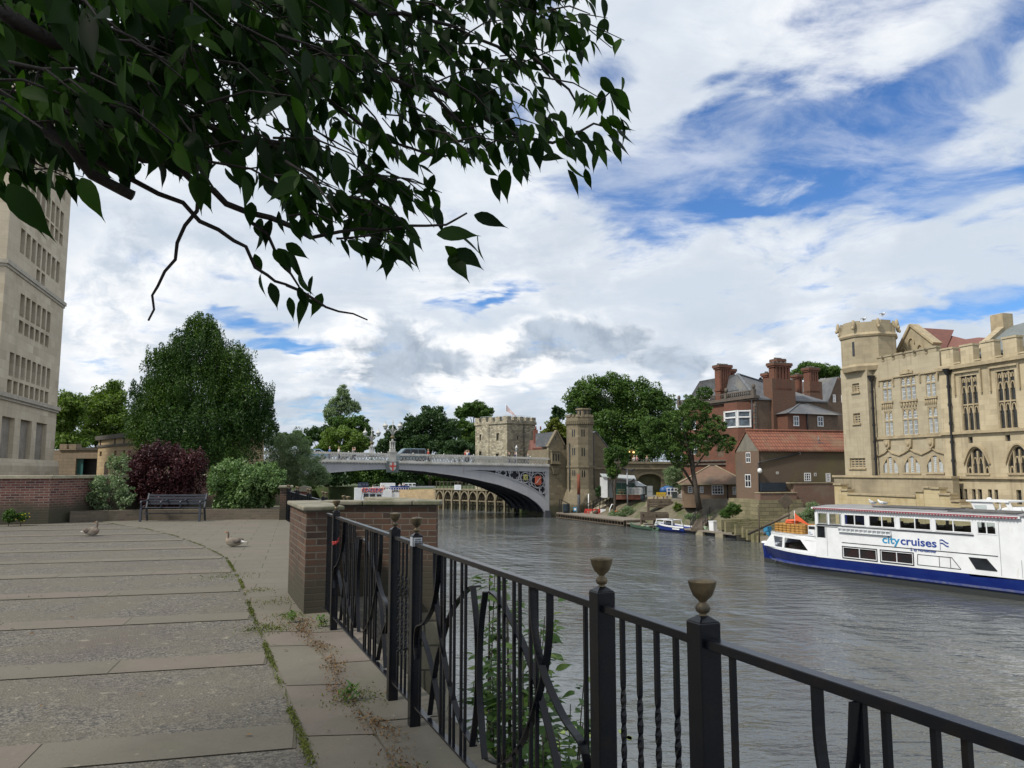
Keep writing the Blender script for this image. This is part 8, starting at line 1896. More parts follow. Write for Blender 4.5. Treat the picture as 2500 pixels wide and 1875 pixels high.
# ---------------------------------------------------------------- people
SK=[(0,0,.95),(0,0,1.15),(0,0,1.38),(0,0,1.50),(0,.01,1.60),(0,.01,1.72)]
def person(pos,label,rz,shirt,trousers,hair,sit=False,group=None,s=1.0):
 t=T('person',label,'person',pos,rz,group)
 V=[(0,0,.95),(0,0,1.2),(0,0,1.42),(0,-.01,1.53),(0,-.02,1.63),(0,-.02,1.73)]; rad=[.125,.12,.12,.055,.085,.075]; E=[(0,1),(1,2),(2,3),(3,4),(4,5)]
 for sg in(-1,1):
  n=len(V); V+=[(sg*.18,0,1.42),(sg*.24,.02,1.15),(sg*.22,-.10,.92),(sg*.21,-.14,.83)]; rad+=[.055,.042,.033,.035]; E+=[(2,n),(n,n+1),(n+1,n+2),(n+2,n+3)]
  n=len(V)
  if sit:V+=[(sg*.10,-.05,.92),(sg*.11,-.45,.92),(sg*.11,-.47,.5),(sg*.11,-.6,.47)]
  else:V+=[(sg*.09,0,.88),(sg*.10,-.02,.48),(sg*.10,.02,.08),(sg*.10,-.12,.05)]
  rad+=[.09,.06,.042,.04]; E+=[(0,n),(n,n+1),(n+1,n+2),(n+2,n+3)]
 me=bpy.data.meshes.new('body'); me.from_pydata(V,E,[]); o=bpy.data.objects.new('body',me); col.objects.link(o); o.parent=t; me.materials.append(MT['skin'])
 md=o.modifiers.new('skin','SKIN'); md.use_smooth_shade=True
 for i,r in enumerate(rad):me.skin_vertices[0].data[i].radius=(r,r*.8)
 me.skin_vertices[0].data[0].use_root=True
 def cl(name,mat,fn):q=MB(); fn(q); q.build(name,mat,t)
 cl('shirt',shirt,lambda q:(q.tube([(0,0,.93),(0,0,1.15),(0,0,1.36),(0,0,1.47)],[.155,.145,.165,.08],10),[q.tube([(sg*.1,0,1.42),(sg*.2,0,1.38),(sg*.25,.02,1.15),(sg*.23,-.06,1.0)],[.07,.068,.055,.045],8)for sg in(-1,1)]))
 cl('trousers',trousers,lambda q:[q.tube([(0,0,.96),(sg*.09,0,.88)]+([(sg*.11,-.45,.92),(sg*.11,-.47,.52)]if sit else[(sg*.10,-.02,.48),(sg*.10,.02,.1)]),[.14,.105,.078,.058],8)for sg in(-1,1)])
 cl('hair',hair,lambda q:q.ell((0,.015,1.73),(.088,.095,.088),10,6))
 t.scale=(s,s,s); return t
CL={'red_top':(.35,.04,.03),'white_top':(.6,.6,.58),'navy_top':(.02,.03,.08),'blue_top':(.03,.12,.35),'black_top':(.02,.02,.02),'grey_top':(.2,.2,.2),'pink_top':(.5,.25,.25),'denim':(.04,.06,.12),'hair_dark':(.025,.018,.012),'hair_grey':(.35,.33,.30),'hair_fair':(.28,.19,.09)}
for k,c in CL.items():surf(k,c,None,5,.85,0)
HK=['hair_dark','hair_grey','hair_fair']
zroad=lambda t:float(ZT(t))-1.05
for i,(px,py,src,y,sh,lb)in enumerate(((115,240,y6,-1.6,'pink_top','walker in a pink top at the far left end of the bridge'),(332,240,y6,-1.4,'blue_top','walker in a blue top on the bridge left of the lamp standards'),(403,255,y6,-1.5,'white_top','walker in a white top on the left half of the bridge'),(512,250,y6,-1.5,'grey_top','walker in grey nearest the left of the lamp standards'),(526,250,y6,-1.9,'black_top','walker in black close behind the one in grey by the lamp standards'),
 (1092,275,y6,-1.4,'red_top','lone walker just right of the van on the bridge'),(305,225,a2,-1.5,'red_top','walker in a red top left of the medieval tower'),(340,225,a2,-1.3,'white_top','walker in white beside the one in a red top, left of the medieval tower'),(375,220,a2,-1.7,'blue_top','walker in a bright blue jacket, rightmost of the trio left of the medieval tower'),(1220,260,a2,-1.5,'black_top','walker in black crossing in front of the shaded face of the medieval tower'),(1345,260,a2,-1.4,'navy_top','walker in navy beside the small lamp in front of the medieval tower'),(1610,270,a2,-1.5,'grey_top','walker in grey between the medieval tower and the bridge lodge'))):
 tt_,_=BR.st(src(px,py),y); person(BR.w(tt_,y,zroad(tt_)),lb,BR.rot+(R(90)if i%2 else R(-90)),sh,'denim',HK[i%3],group='people walking across the bridge')
for i,(px,y,sh,lb)in enumerate(((460,2.0,'pink_top','passenger in pink on the front bench of the open-top boat'),(665,2.2,'white_top','passenger in white in the middle of the open-top boat'),(825,2.0,'white_top','passenger in white nearest the stern stairs of the open-top boat'),(1150,2.4,'white_top','passenger in white among the rear seats of the open-top boat'),(1220,2.4,'grey_top','passenger in grey beside the rear one in white on the open-top boat'),(860,1.2,'red_top','passenger in red by the white stair block of the open-top boat'))):
 p=fa(px,1400,y); zz_=zd+(.0 if px<900 else .35)-.5; person(FB.w(p[0],y,zz_),lb,R(200),sh,'denim',HK[i%3],sit=True,group='people on the passenger boat')
for i,(px,py,Yp,sh,lb,st__)in enumerate(((1455,330,186,'navy_top','person in navy standing on the garden path beyond the farther railing',0),(1500,340,187,'pink_top','person in pink standing beside the one in navy on the garden path',0),(1555,340,189,'grey_top','person in grey on the garden path, third from the left',0),(1610,340,190,'black_top','person in black on the garden path, rightmost of the standing group',0),(1545,450,180,'white_top','person in white sitting at the riverside tables, left one',1),(1640,440,181,'white_top','person in white sitting at the riverside tables, right one',1),(1705,450,182,'black_top','person in black sitting beside the people in white at the riverside tables',1),(1300,450,183,'pink_top','person in a pink top sitting apart on the left at the riverside tables',1))):
 p=at(*a4(px,py),Yp); person((p[0]-.5,p[1],-2.4),lb,R(170+40*i),sh,'denim',HK[i%3],sit=bool(st__),group='people in the riverside garden')
for i,(px,lb)in enumerate(((1170,'person with pale hair looking over the approach wall, left one'),(1222,'person with pale hair looking over the approach wall, beside the left one'),(1420,'person looking over the approach wall above the tunnel, rightmost one'))):
 x=LG.st(a3(px,470),1.6)[0]; person(LG.w(x,1.6,ztop_-.95),lb,LG.rot+math.pi,('white_top','pink_top','grey_top')[i],'denim',('hair_grey','hair_grey','hair_fair')[i],group='people on the approach wall')
# small street lamps near the lodge
for(px,py,src,Yp,lb)in((1370,60,a2,112,'small white-capped street lamp in front of the medieval tower'),(2030,40,a2,106.5,'small white-capped street lamp against the bridge lodge')):
 p=at(*src(px,py),Yp); z0=2.4; t=T('street_lamp',lb,'lamp',(p[0],p[1],z0)); H=p[2]-z0; mb=MB(); mb.lathe([(.07,0),(.05,1),(.04,H-.9)],0,0,8); mb.build('post','white_paint',t); mb=MB(); mb.lathe([(.08,H-.9),(.2,H-.45)],0,0,6); l_=mb.build('lantern','lantern_glass',t); mb=MB(); mb.lathe([(.25,H-.45),(.12,H-.2),(.02,H)],0,0,8); mb.build('cap','white_paint',l_)
# gulls
def gull(pos,label,rz,gull_fly=False):
 t=T('gull',label,'gull',pos,rz,'gulls perched around the gothic hall'); mb=MB(); V=[]; rg2=[(-.2,.10,.012),(-.12,.13,.05),(0,.16,.08),(.1,.19,.075),(.15,.24,.045),(.17,.28,.038),(.19,.295,.036),(.22,.29,.02)]
 mb.tube([(r[0],0,r[1])for r in rg2],[r[2]for r in rg2],8); mb.build('body','hull_white',t); mb=MB(); mb.ell((-.05,.06,.175),(.2,.02,.045),8,5); mb.ell((-.05,-.06,.175),(.2,.02,.045),8,5); mb.build('wing','grey_paint',t); mb=MB(); mb.tube([(.22,0,.29),(.27,0,.28)],[.012,.004],6); mb.build('beak','yellow_plastic',t)
 for sg in(-1,1):mb=MB(); mb.tube([(0,sg*.03,.1),(0,sg*.03,0)],.008,6); mb.build('leg','orange_red',t)
 t.scale=(1.25,1.25,1.25)
zpl_top=(g5(600,1529,O2)[1])+.14
X=g5(600,1590,O2)[0]; 
p=BF.st(z6(1045,262),2.2); gull(BF.w(p[0],2.2,ze0+.17),'grey-backed gull on the roof of the sightseeing boat, left of the pair',R(200)); p=BF.st(z6(1122,262),2.2); gull(BF.w(p[0],2.2,ze0+.17),'white gull on the roof of the sightseeing boat, right of the pair',R(150))
for px,lb in((510,'gull on the turret of the gothic hall, left of the pair'),(665,'gull on the turret of the gothic hall, right of the pair')):p=GH.st(z5(px,104),-.3); gull(GH.w(p[0],-.3+.2,zTop-.02),lb,R(20))
# ---------------------------------------------------------------- trees and shrubs
leafmat('leaf_hornbeam',[(.010,.034,.006),(.028,.072,.010),(.080,.140,.016)],.22,scale=.35)
leafmat('leaf_mid',[(.028,.070,.014),(.060,.120,.022),(.11,.18,.04)],.25)
leafmat('leaf_light',[(.055,.105,.018),(.11,.175,.03),(.17,.24,.05)],.3)
leafmat('leaf_dark',[(.016,.045,.014),(.032,.072,.02),(.055,.10,.03)],.18)
leafmat('leaf_grey',[(.10,.155,.075),(.17,.235,.12),(.25,.32,.18)],.25)
leafmat('leaf_purple',[(.024,.007,.010),(.055,.014,.020),(.10,.034,.036)],.15)
leafmat('leaf_shrub',[(.055,.11,.035),(.12,.20,.07),(.20,.29,.12)],.25)
leafmat('leaf_yellow',[(.07,.10,.015),(.12,.15,.02),(.18,.19,.03)],.3)
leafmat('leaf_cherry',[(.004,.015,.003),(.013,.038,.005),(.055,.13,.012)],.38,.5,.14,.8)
G_='trees along the river beyond the bridge'
tree('hornbeam','big dark conical hornbeam towering behind the bench and the purple bush',42,[(490,812,52,50),(488,870,95,80),(412,910,74,76),(560,905,74,76),(480,955,130,90),(388,985,84,80),(598,985,82,84),(490,1045,180,85),(372,1045,74,74),(616,1040,72,74),(490,1110,170,50)],140000,.098,'leaf_hornbeam',base=(-17.1,42,-.1),trunk_r=.3,seed=2,sub=60,subr=(.09,.24),inner=.35,up=-.1,droop=-1.2,vst=1.6,aspect=.5)
tree('purple_bush','round dark purple smoke bush behind the bench',27.4,[(400,1155,95,66),(345,1145,55,52),(460,1150,55,54),(400,1112,66,36),(400,1205,88,45)],20000,.075,'leaf_purple',trunk_r=.06,seed=3,sub=34,subr=(.10,.30),vst=1.3,cat='shrub',zb=.25,crown_name='foliage')
tree('laurel_bush','round light green leafy bush beside the far brick pier',27.3,[(597,1185,96,64),(560,1170,58,50),(650,1180,50,54),(590,1225,78,34)],20000,.085,'leaf_shrub',trunk_r=.05,seed=4,sub=34,subr=(.10,.26),vst=1.2,cat='shrub',zb=.2,crown_name='foliage')
tree('loose_shrub','loose feathery green shrub against the boundary wall, left of the purple bush',25.4,[(262,1200,46,52),(296,1150,22,46),(240,1215,34,38),(305,1215,30,32),(275,1130,14,26)],6500,.06,'leaf_grey',trunk_r=.03,seed=5,sub=22,subr=(.12,.34),inner=-.1,droop=-.5,cat='shrub',zb=.2,crown_name='foliage')
tree('weed_clump','small dark green weed clump at the foot of the boundary wall',22.6,[(22,1262,15,20)],900,.05,'leaf_mid',trunk_r=.01,seed=6,cat='plant',crown_name='foliage',limbs=1)
t=tree('ragwort','yellow-flowered ragwort at the foot of the boundary wall',22.8,[(52,1262,14,13)],500,.05,'leaf_mid',trunk_r=.01,seed=7,cat='plant',crown_name='foliage',limbs=1); 
surf('petal',(.55,.45,.02),None,5,.7,0); g=random.Random(3); q=MB()
for k in range(22):q.ell((g.uniform(-.2,.2),g.uniform(-.12,.12),g.uniform(.12,.36)),(.022,.022,.012),6,4)
q.build('flowers','petal',t)
tree('willow','grey-green willow hanging over the left end of the bridge',62,[(720,1100,48,56),(690,1150,46,54),(745,1145,52,48),(672,1085,30,46),(780,1165,30,28)],26000,.14,'leaf_grey',base=(-19.6,62.5,-1),trunk_r=.2,seed=8,sub=26,subr=(.18,.34),inner=.3,aspect=.28,up=0.,droop=1.)
for i,(lb,Y,bl,n,lf,mt)in enumerate((
 ('yellow-green broad tree behind the crenellated gate wall, left one',84,[(165,1010,45,60),(140,1050,40,60),(175,1080,50,30)],14000,.26,'leaf_light'),
 ('taller yellow-green tree behind the tan bath house',88,[(270,980,45,52),(230,1010,48,50),(290,1040,50,55),(225,1065,48,30)],16000,.26,'leaf_light'))):tree('broadleaf_tree',lb,Y,bl,n,lf,mt,seed=20+i,sub=20,group='trees behind the bath house')
for i,(nm,lb,Y,bl,n,lf,mt,kw)in enumerate((
 ('lime_tree','round light green tree left of the bridge lamp standards',165,[(832,1080,52,42),(870,1085,35,32),(800,1095,35,28)],15000,.42,'leaf_light',{}),
 ('oak_tree','darker domed tree rising behind the light green one',190,[(870,1040,36,28),(830,1035,32,22),(895,1070,20,35)],9000,.45,'leaf_mid',{}),
 ('poplar_tree','tall feathery grey-green poplar above the other trees',205,[(835,975,22,38),(818,1000,26,32),(850,995,20,28),(800,1015,12,22),(872,995,10,18)],9000,.45,'leaf_grey',dict(aspect=.35)),
 ('far_tree','low dark distant tree left of the poplar',235,[(775,1062,36,20),(800,1055,20,18)],6000,.5,'leaf_dark',{}),
 ('far_tree','small bushy distant tree just right of the willow',225,[(725,1072,22,22),(745,1080,20,16)],5000,.5,'leaf_mid',{}),
 ('far_tree','distant hedge-like tree above the left end of the bridge',215,[(690,1078,30,22)],4500,.5,'leaf_mid',{}),
 ('plane_tree','large dark green tree behind the van on the bridge',165,[(1055,1030,45,45),(1010,1045,32,36),(1085,1055,42,46),(1045,1085,60,28)],19000,.42,'leaf_dark',{}),
 ('beech_tree','low dark tree between lamp standards and the big dark tree',170,[(965,1072,34,34),(945,1090,32,24),(990,1085,30,26)],9000,.42,'leaf_dark',{}),
 ('oak_tree','rounded tree crown peeping over the medieval tower at its left',205,[(1155,1000,36,22),(1180,1010,30,20),(1130,1010,24,18)],8000,.46,'leaf_mid',{}),
 ('lime_tree','mid-green tree filling the gap left of the medieval tower',180,[(1130,1048,32,28),(1150,1070,32,30)],8000,.42,'leaf_mid',{}),
 ('cedar_tree','blue-green drooping tree low beside the medieval tower',150,[(1120,1090,40,18),(1105,1105,36,14),(1145,1100,26,16)],7000,.36,'leaf_dark',dict(up=.6)),
 ('acacia_tree','yellow-green tree between red house and octagonal turret',148,[(1355,1045,26,26),(1340,1065,22,22),(1375,1060,22,24)],6000,.36,'leaf_yellow',{}),
 ('cypress_tree','thin dark pointed tree left of the octagonal turret',152,[(1358,1005,12,18),(1372,1010,9,16),(1356,1022,15,12)],2600,.32,'leaf_dark',{}))):
 tree(nm,lb,Y,bl,n,lf,mt,seed=40+i,sub=22,zb=-1.6,trunk_r=.35,group=G_,subr=(.18,.34),**kw)
tree('giant_plane','huge broad green plane tree behind the turret and the approach wall',128,[(1480,965,84,60),(1420,990,48,54),(1555,975,68,56),(1610,1010,56,60),(1500,1040,100,65),(1440,1060,56,56),(1570,1070,85,60),(1520,1110,90,40),(1640,1060,50,60)],72000,.33,'leaf_mid',zb=2.4,trunk_r=.6,seed=60,sub=30,subr=(.16,.30),inner=.3)
tree('ash_tree','tall dark feathery tree with a bare leaning trunk in front of the mansion',80,[(1695,1000,48,40),(1650,1035,50,45),(1735,1045,42,40),(1625,1085,52,50),(1700,1085,52,30),(1590,1050,36,40),(1660,1125,30,25),(1770,1085,30,26),(1610,1050,28,35),(1720,960,26,20)],30000,.17,'leaf_mid',base=gnd(1708,1243,-2.3),zb=-2.4,trunk_r=.26,seed=61,sub=30,subr=(.10,.2),inner=.1,limbs=9)
tree('sapling','slim tree growing up against the lodge wing above the boatyard pole',99,[(1488,1120,14,32),(1500,1150,18,20),(1525,1118,14,26),(1505,1105,18,18),(1492,1158,12,12)],9000,.17,'leaf_mid',base=at(1499,1262,98),trunk_r=.16,seed=62,sub=14,subr=(.25,.45))
for i,(lb,Y,bl,n,mt)in enumerate((('grey-leaved bush between the tunnel and the cottage',96,[(1640,1165,28,32),(1665,1180,22,25)],6000,'leaf_grey'),('dark ivy clump against the foot of the turret',103,[(1462,1200,10,16)],1500,'leaf_dark'),('dark bush overhanging the old river wall by the warehouse',72.5,[(1790,1245,22,18),(1772,1255,16,14)],5000,'leaf_mid'),('yellowish scrub on the bank left of the slipway',97,[(1530,1250,26,14),(1505,1262,24,14),(1550,1268,14,10)],4200,'leaf_grey'),('bright grass tuft right of the slipway',88,[(1655,1240,12,14),(1662,1256,12,9)],2600,'leaf_light'),('olive scrub below the cottage wall beside the tree trunk',82,[(1690,1262,20,10),(1740,1262,16,8)],2600,'leaf_grey'),('green scrub below the stepped river wall behind the sightseeing boat',62,[(1985,1250,26,22),(1960,1268,22,16)],4500,'leaf_grey'))):tree('bank_bush',lb,Y,bl,n,.10 if Y<90 else .13,mt,base=at(bl[0][0],bl[0][1]+bl[0][3],Y),trunk_r=.04,seed=70+i,cat='bush',crown_name='foliage',limbs=2,sub=12)
tree('oak_tree','green tree crown behind the mansion chimneys',132,[(1985,905,48,24),(2030,912,30,20),(1950,915,26,18)],12000,.28,'leaf_mid',zb=2.4,trunk_r=.4,seed=80)
for i,(u,v,ru,rv,mt)in enumerate(((720,1165,55,35,'leaf_mid'),(800,1160,50,34,'leaf_dark'),(890,1158,52,30,'leaf_mid'),(975,1165,52,28,'leaf_dark'),(1050,1172,46,24,'leaf_mid'),(1110,1180,34,18,'leaf_mid'),(1180,1182,34,16,'leaf_dark'))):
 tree('garden_tree',('leftmost','second from left','third from left','fourth from left','fifth from left','second from right','rightmost')[i]+' of the shady trees seen through the bridge arch',152+4*i,[(u,v-6,ru,rv*.8),(u+20,v-18,ru*.7,rv*.6),(u-25,v-14,ru*.7,rv*.6),(u-12,v+12,ru*.9,rv*.5),(u+18,v+14,ru*.8,rv*.45)],9000,.38,mt,seed=90+i,zb=-1.6,trunk_r=.3,sub=18,group='shady trees behind the arch')
# small plants in the far planter by the gate
# tan hut behind the far railing
hp=T('garden_hut','low hut with a tan pitched roof behind the farther railing','hut',at(*a4(640,470),58),R(15)); k=58/11.06/FOC; q=MB(); q.prism([(-240*k,60*k),(30*k,175*k),(240*k,130*k),(230*k,10*k),(-60*k,30*k)],'y',0,2.5); q.build('roof','ramp_tan',hp); q=MB(); q.box(-220*k,220*k,.1,2.4,-1.4,40*k); q.build('walls','red_brick',hp)
# ---------------------------------------------------------------- growth behind the near railing
def leafmesh(name,items,mat,parent,fold=.28,width=.46):
 """real leaves: pointed, folded along the midrib, arching; items = (base, direction, normal, length)"""
 st=[(0,.0),(.05,.15),(.18,.40),(.34,.50),(.50,.45),(.65,.31),(.78,.14),(.88,.04),(1.0,.0)]; n=len(st); N_=len(items)
 B_=np.array([i[0]for i in items],float); D_=np.array([i[1]for i in items],float); U_=np.array([i[2]for i in items],float); L_=np.array([i[3]for i in items],float)[:,None]
 D_ /= np.linalg.norm(D_,axis=1)[:,None]; S_=np.cross(D_,U_); S_ /= np.linalg.norm(S_,axis=1)[:,None]+1e-9; U_=np.cross(S_,D_)
 cv=rng.uniform(.05,.35,N_)[:,None]; wd=rng.uniform(.85,1.15,N_)[:,None]*width*2
 V=np.zeros((N_,n*3,3))
 for j,(t_,w_)in enumerate(st):
  c=B_+D_*(t_*L_)-U_*(cv*t_*t_*L_); hw_=w_*wd*L_*.5
  V[:,3*j]=c; V[:,3*j+1]=c+S_*hw_+U_*hw_*fold; V[:,3*j+2]=c-S_*hw_+U_*hw_*fold
 Fq=[]
 for j in range(n-1):a=3*j; Fq+=[(a,a+1,a+4,a+3),(a,a+3,a+5,a+2)]
 Fq=np.array(Fq); F=(Fq[None]+(np.arange(N_)*n*3)[:,None,None]).reshape(-1,4)
 me=bpy.data.meshes.new(name); me.vertices.add(N_*n*3); me.vertices.foreach_set('co',V.astype(np.float32).ravel()); me.loops.add(F.size); me.loops.foreach_set('vertex_index',F.astype(np.int32).ravel()); me.polygons.add(len(F)); me.polygons.foreach_set('loop_start',np.arange(0,F.size,4,dtype=np.int32)); me.polygons.foreach_set('use_smooth',np.ones(len(F),bool)); me.update(calc_edges=True); me.materials.append(MT[mat])
 o=bpy.data.objects.new(name,me); col.objects.link(o); o.parent=parent; return o
leafmat('leaf_knot',[(.035,.08,.02),(.07,.14,.03),(.13,.20,.05),(.20,.20,.03)],.35,.5)
g=random.Random(31); wbsh=T('riverside_bush','leafy light green bush growing up from the river wall behind the near railing','bush',(.25,5.0,-2.2)); it=[]; stm=MB(); o_=Vector((.25,5.0,-2.2))
for k in range(58):
 f=g.random(); bx,by=.75-1.05*f+g.uniform(-.12,.12),3.6+2.3*f+g.uniform(-.2,.2); top=np.interp(f,[0,.3,.7,1],[-.75,-.1,.62,.72])+g.uniform(-.5,.2); lean=Vector((g.uniform(-.2,.25),g.uniform(-.3,.1),0))
 pts=[Vector((bx,by,-2.3))*1.0,Vector((bx,by,-1.2))+lean*.4,Vector((bx,by,(top-1.2)/2))+lean*.7,Vector((bx,by,top))+lean]; stm.tube([tuple(p-o_)for p in pts],[.012,.009,.007,.003],5)
 for j in range(64):
  s_=g.random()**.6; p=pts[1].lerp(pts[3],s_); a=g.random()*6.28; d=Vector((math.cos(a),math.sin(a),g.uniform(-.3,.5))); it.append((tuple(p-o_+d*.05),tuple(d),(g.gauss(0,.3),g.gauss(0,.3),1),g.uniform(.06,.13)))
stm.build('stems','bark',wbsh); leafmesh('foliage',it,'leaf_knot',wbsh,.2,.42)
# lily / weed rafts on the water
leafmat('weed_green',[(.10,.16,.03),(.2,.26,.06)],.1); q=MB()
for k in range(40):c=gnd(1395+g.gauss(0,60),1800+g.gauss(0,25),WZ+.004); a=g.random()*6; q.add([(c[0]+.09*math.cos(a+j)*g.uniform(.6,1.2),c[1]+.16*math.sin(a+j),WZ+.006)for j in np.linspace(0,5.2,6)],[(0,1,2,3,4,5)])
stuff(q.build('floating_weed','weed_green'),'patch of pale green weed floating on the river below the railing','weed')
# ---------------------------------------------------------------- moss, weeds and litter on the paving
leafmat('moss',[(.05,.065,.015),(.09,.11,.02),(.13,.14,.03)],.1,.9); P=[]
for(a,c)in zip(moss[:-1],moss[1:]):
 L=math.hypot(c[0]-a[0],c[1]-a[1]); n=int(L*(700 if a[1]<12 else 200))
 for k in range(n):
  s_=rng.random(); dens=.5+.5*math.sin(a[1]*3+s_*L*2.3)+.3*math.sin(s_*L*9.7+a[0])
  if rng.random()>dens*.75:continue
  P.append((a[0]+(c[0]-a[0])*s_+rng.normal()*.014,a[1]+(c[1]-a[1])*s_+rng.normal()*.014,.012+rng.random()*.008))
for(x,y,n,sp)in((-2.5,8.0,500,.12),(-2.45,8.7,300,.10),(-4.3,11.9,350,.22),(-3.4,10.5,150,.12),(-2.9,9.6,200,.15),(fx(5.6)-.25,5.6,260,.12),(fx(4.2)-.3,4.2,120,.1)):
 for k in range(n):P.append((x+rng.normal()*sp,y+rng.normal()*sp,.014+rng.random()*.02))
stuff(quadmesh('moss_tufts',leaves(np.array(P),.020,.5,.3,5),'moss'),'moss and tiny weeds growing in the long paving joint','moss')
leafmat('litter',[(.06,.035,.015),(.13,.07,.03),(.20,.13,.06),(.05,.04,.03)],.05,.9); P=[]
for k in range(2600):Y=2.2+6.4*rng.random(); dd=.5+.5*math.sin(Y*5.1)+.35*math.sin(Y*11.3+1); 
for k in range(5200):
 Y=2.0+6.5*rng.random()
 if rng.random()>.25+.6*(math.sin(Y*4.3+2)**2):continue
 P.append((fx(Y)-.27+rng.normal()*.055+.05*math.sin(Y*3),Y,.018+rng.random()*.012))
for k in range(420):P.append((rng.uniform(-6,0),rng.uniform(2.5,12),.014))if False else P.append((-2.2+rng.normal()*.3,8.3+rng.normal()*.25,.016))
stuff(quadmesh('leaf_litter',leaves(np.array(P),.020,.5,1.2,6),'litter'),'brown leaf litter gathered along the foot of the near railing','leaf litter')
it=[((rng.uniform(-7,-.6),rng.uniform(2.5,15),.012+.008),(rng.normal(),rng.normal(),.05),(rng.normal()*.2,rng.normal()*.2,1),rng.uniform(.012,.06))for k in range(240)]
lt=leafmesh('fallen_leaves',it,'litter',None,.35,.35); stuff(lt,'dry dark leaves scattered over the paving','fallen leaves')
for i,(x,y,lb)in enumerate(((fx(5.6)-.28,5.55,'small green weed sprouting by the railing foot between the middle posts'),(-2.33,8.35,'grassy weed at the front corner of the near brick pier'),(-1.95,8.1,'tuft of grass at the foot of the railing beside the near pier'))):
 t=T('weed',lb,'weed',(x,y,.01)); it=[]
 for k in range(60):a=g.random()*6.28; e=g.uniform(.3,1.6); it.append(((g.gauss(0,.03),g.gauss(0,.03),g.uniform(0,.10)),(math.cos(a),math.sin(a),e),(math.cos(a)*-.5,math.sin(a)*-.5,1),g.uniform(.03,.075)))
 leafmesh('foliage',it,'leaf_knot',t,.2,.3)
# ---------------------------------------------------------------- the cherry overhead
ch=T('cherry_tree','dark leafy cherry tree whose branches hang into the top left of the view','tree',(-3.3,.4,0)); o_=np.array([-3.3,.4,0]); br_=MB(); it=[]; g=random.Random(77)
hub=np.array([-2.4,1.3,3.1])
br_.tube([(0,0,-.1),(.05,.05,1.2),(.4,.4,2.3),tuple(hub-o_)],[.17,.14,.12,.09],10)
def limb(pts,r0,r1,link=True):
 P=[at(u,v,Y)for u,v,Y in pts]; n=len(P)
 if link:P=[hub,(hub+P[0])/2+np.array([0,0,.12])]+P; n+=2
 # fine kinks so the wood does not read as a clean tube
 Q=[]
 for a,c in zip(P[:-1],P[1:]):
  k_=max(2,int(np.linalg.norm(c-a)/.09))
  for j in range(k_):s_=j/k_; Q.append(a+(c-a)*s_+np.array([g.gauss(0,1),g.gauss(0,1),g.gauss(0,1)])*(.004+r1*.35))
 Q.append(P[-1]); m_=len(Q); br_.tube([tuple(q-o_)for q in Q],[r0+(r1-r0)*j/(m_-1)for j in range(m_)],7); return P,Q
lowv=lambda u:np.interp(u,[-200,0,60,100,180,260,340,430,520,600,680,780,860,960,1000,1060,1150,1240,1320,1380],[440,445,455,400,430,385,395,440,480,500,570,640,620,560,420,370,400,390,350,60])
def leafat(p,L,d=None,spread=.55):
 w_=p-np.array([0,0,EYE]); f_=w_@cF; uu,vv_=1250+FOC*w_[0]/f_,937.5-FOC*(w_@cU)/f_
 if vv_>(735 if 615<uu<800 else 640 if 940<uu<1180 else 440 if uu>1160 else lowv(uu)+40):return
 d=np.array(d if d is not None else(g.uniform(.0,.6),g.uniform(-.5,.5),-1.0))+np.array([g.gauss(0,spread),g.gauss(0,spread),g.gauss(0,.35)])
 u=np.array([g.gauss(0,.6)-.2,g.gauss(0,.6)-.6,g.uniform(.2,1.0)]); it.append((p-o_,d,u,L))
def clothe(Q,dens,L,off=.05,d=None):
 for a,c in zip(Q[:-1],Q[1:]):
  n_=np.linalg.norm(c-a)*dens; n_=int(n_)+(g.random()<n_%1)
  for k in range(n_):leafat(a+(c-a)*g.random()+np.array([g.gauss(0,off),g.gauss(0,off),g.gauss(0,off)]),L*g.uniform(.7,1.2),d)
M_=[([(170,345,1.9),(300,355,2.0),(400,400,2.05),(480,450,2.1),(560,490,2.15),(660,530,2.2),(760,580,2.3)],.018,.008,10),([(150,370,1.7),(230,425,1.75),(325,478,1.8)],.015,.013,0),
   ([(190,375,2.0),(330,440,2.05),(440,500,2.1),(540,570,2.1),(600,610,2.15),(650,675,2.2),(700,695,2.2)],.008,.004,0),([(700,695,2.2),(770,730,2.2),(830,755,2.25),(897,781,2.3)],.005,.0022,0),
   ([(480,465,2.1),(478,520,2.1),(440,600,2.1),(400,670,2.1),(370,720,2.1),(362,783,2.1)],.0065,.0028,0),([(60,60,1.5),(200,130,1.7),(380,250,1.9),(560,380,2.1)],.03,.012,0),
   ([(760,580,2.3),(880,555,2.3),(1000,553,2.3),(1090,552,2.3),(1140,520,2.3)],.006,.003,0),([(500,60,2.0),(700,130,2.2),(900,170,2.4),(1060,235,2.5),(1140,320,2.6)],.02,.006,9),
   ([(900,20,2.3),(1100,60,2.5),(1220,120,2.6),(1300,190,2.7)],.014,.005,10),([(1000,200,2.5),(1140,250,2.6),(1250,330,2.7),(1350,345,2.75),(1450,300,2.8),(1490,325,2.8)],.010,.003,20),
   ([(1300,130,2.7),(1360,195,2.75),(1410,245,2.8),(1460,250,2.8),(1500,215,2.8)],.006,.0025,0),([(620,540,2.2),(680,620,2.2),(730,700,2.2)],.006,.003,14),([(1300,-30,2.7),(1380,3,2.8),(1432,-5,2.8)],.004,.002,0),
   ([(800,250,2.4),(950,340,2.5),(1060,380,2.5),(1150,390,2.6)],.006,.003,12),([(200,200,1.8),(380,280,2.0),(600,330,2.2),(780,360,2.3)],.014,.006,8)]
for i,(pts,r0,r1,dn)in enumerate(M_):
 P_,Q_=limb(pts,r0,r1,i in(0,1,5,7,8)); 
 if dn:clothe(Q_[len(Q_)// 4:],dn,.10)
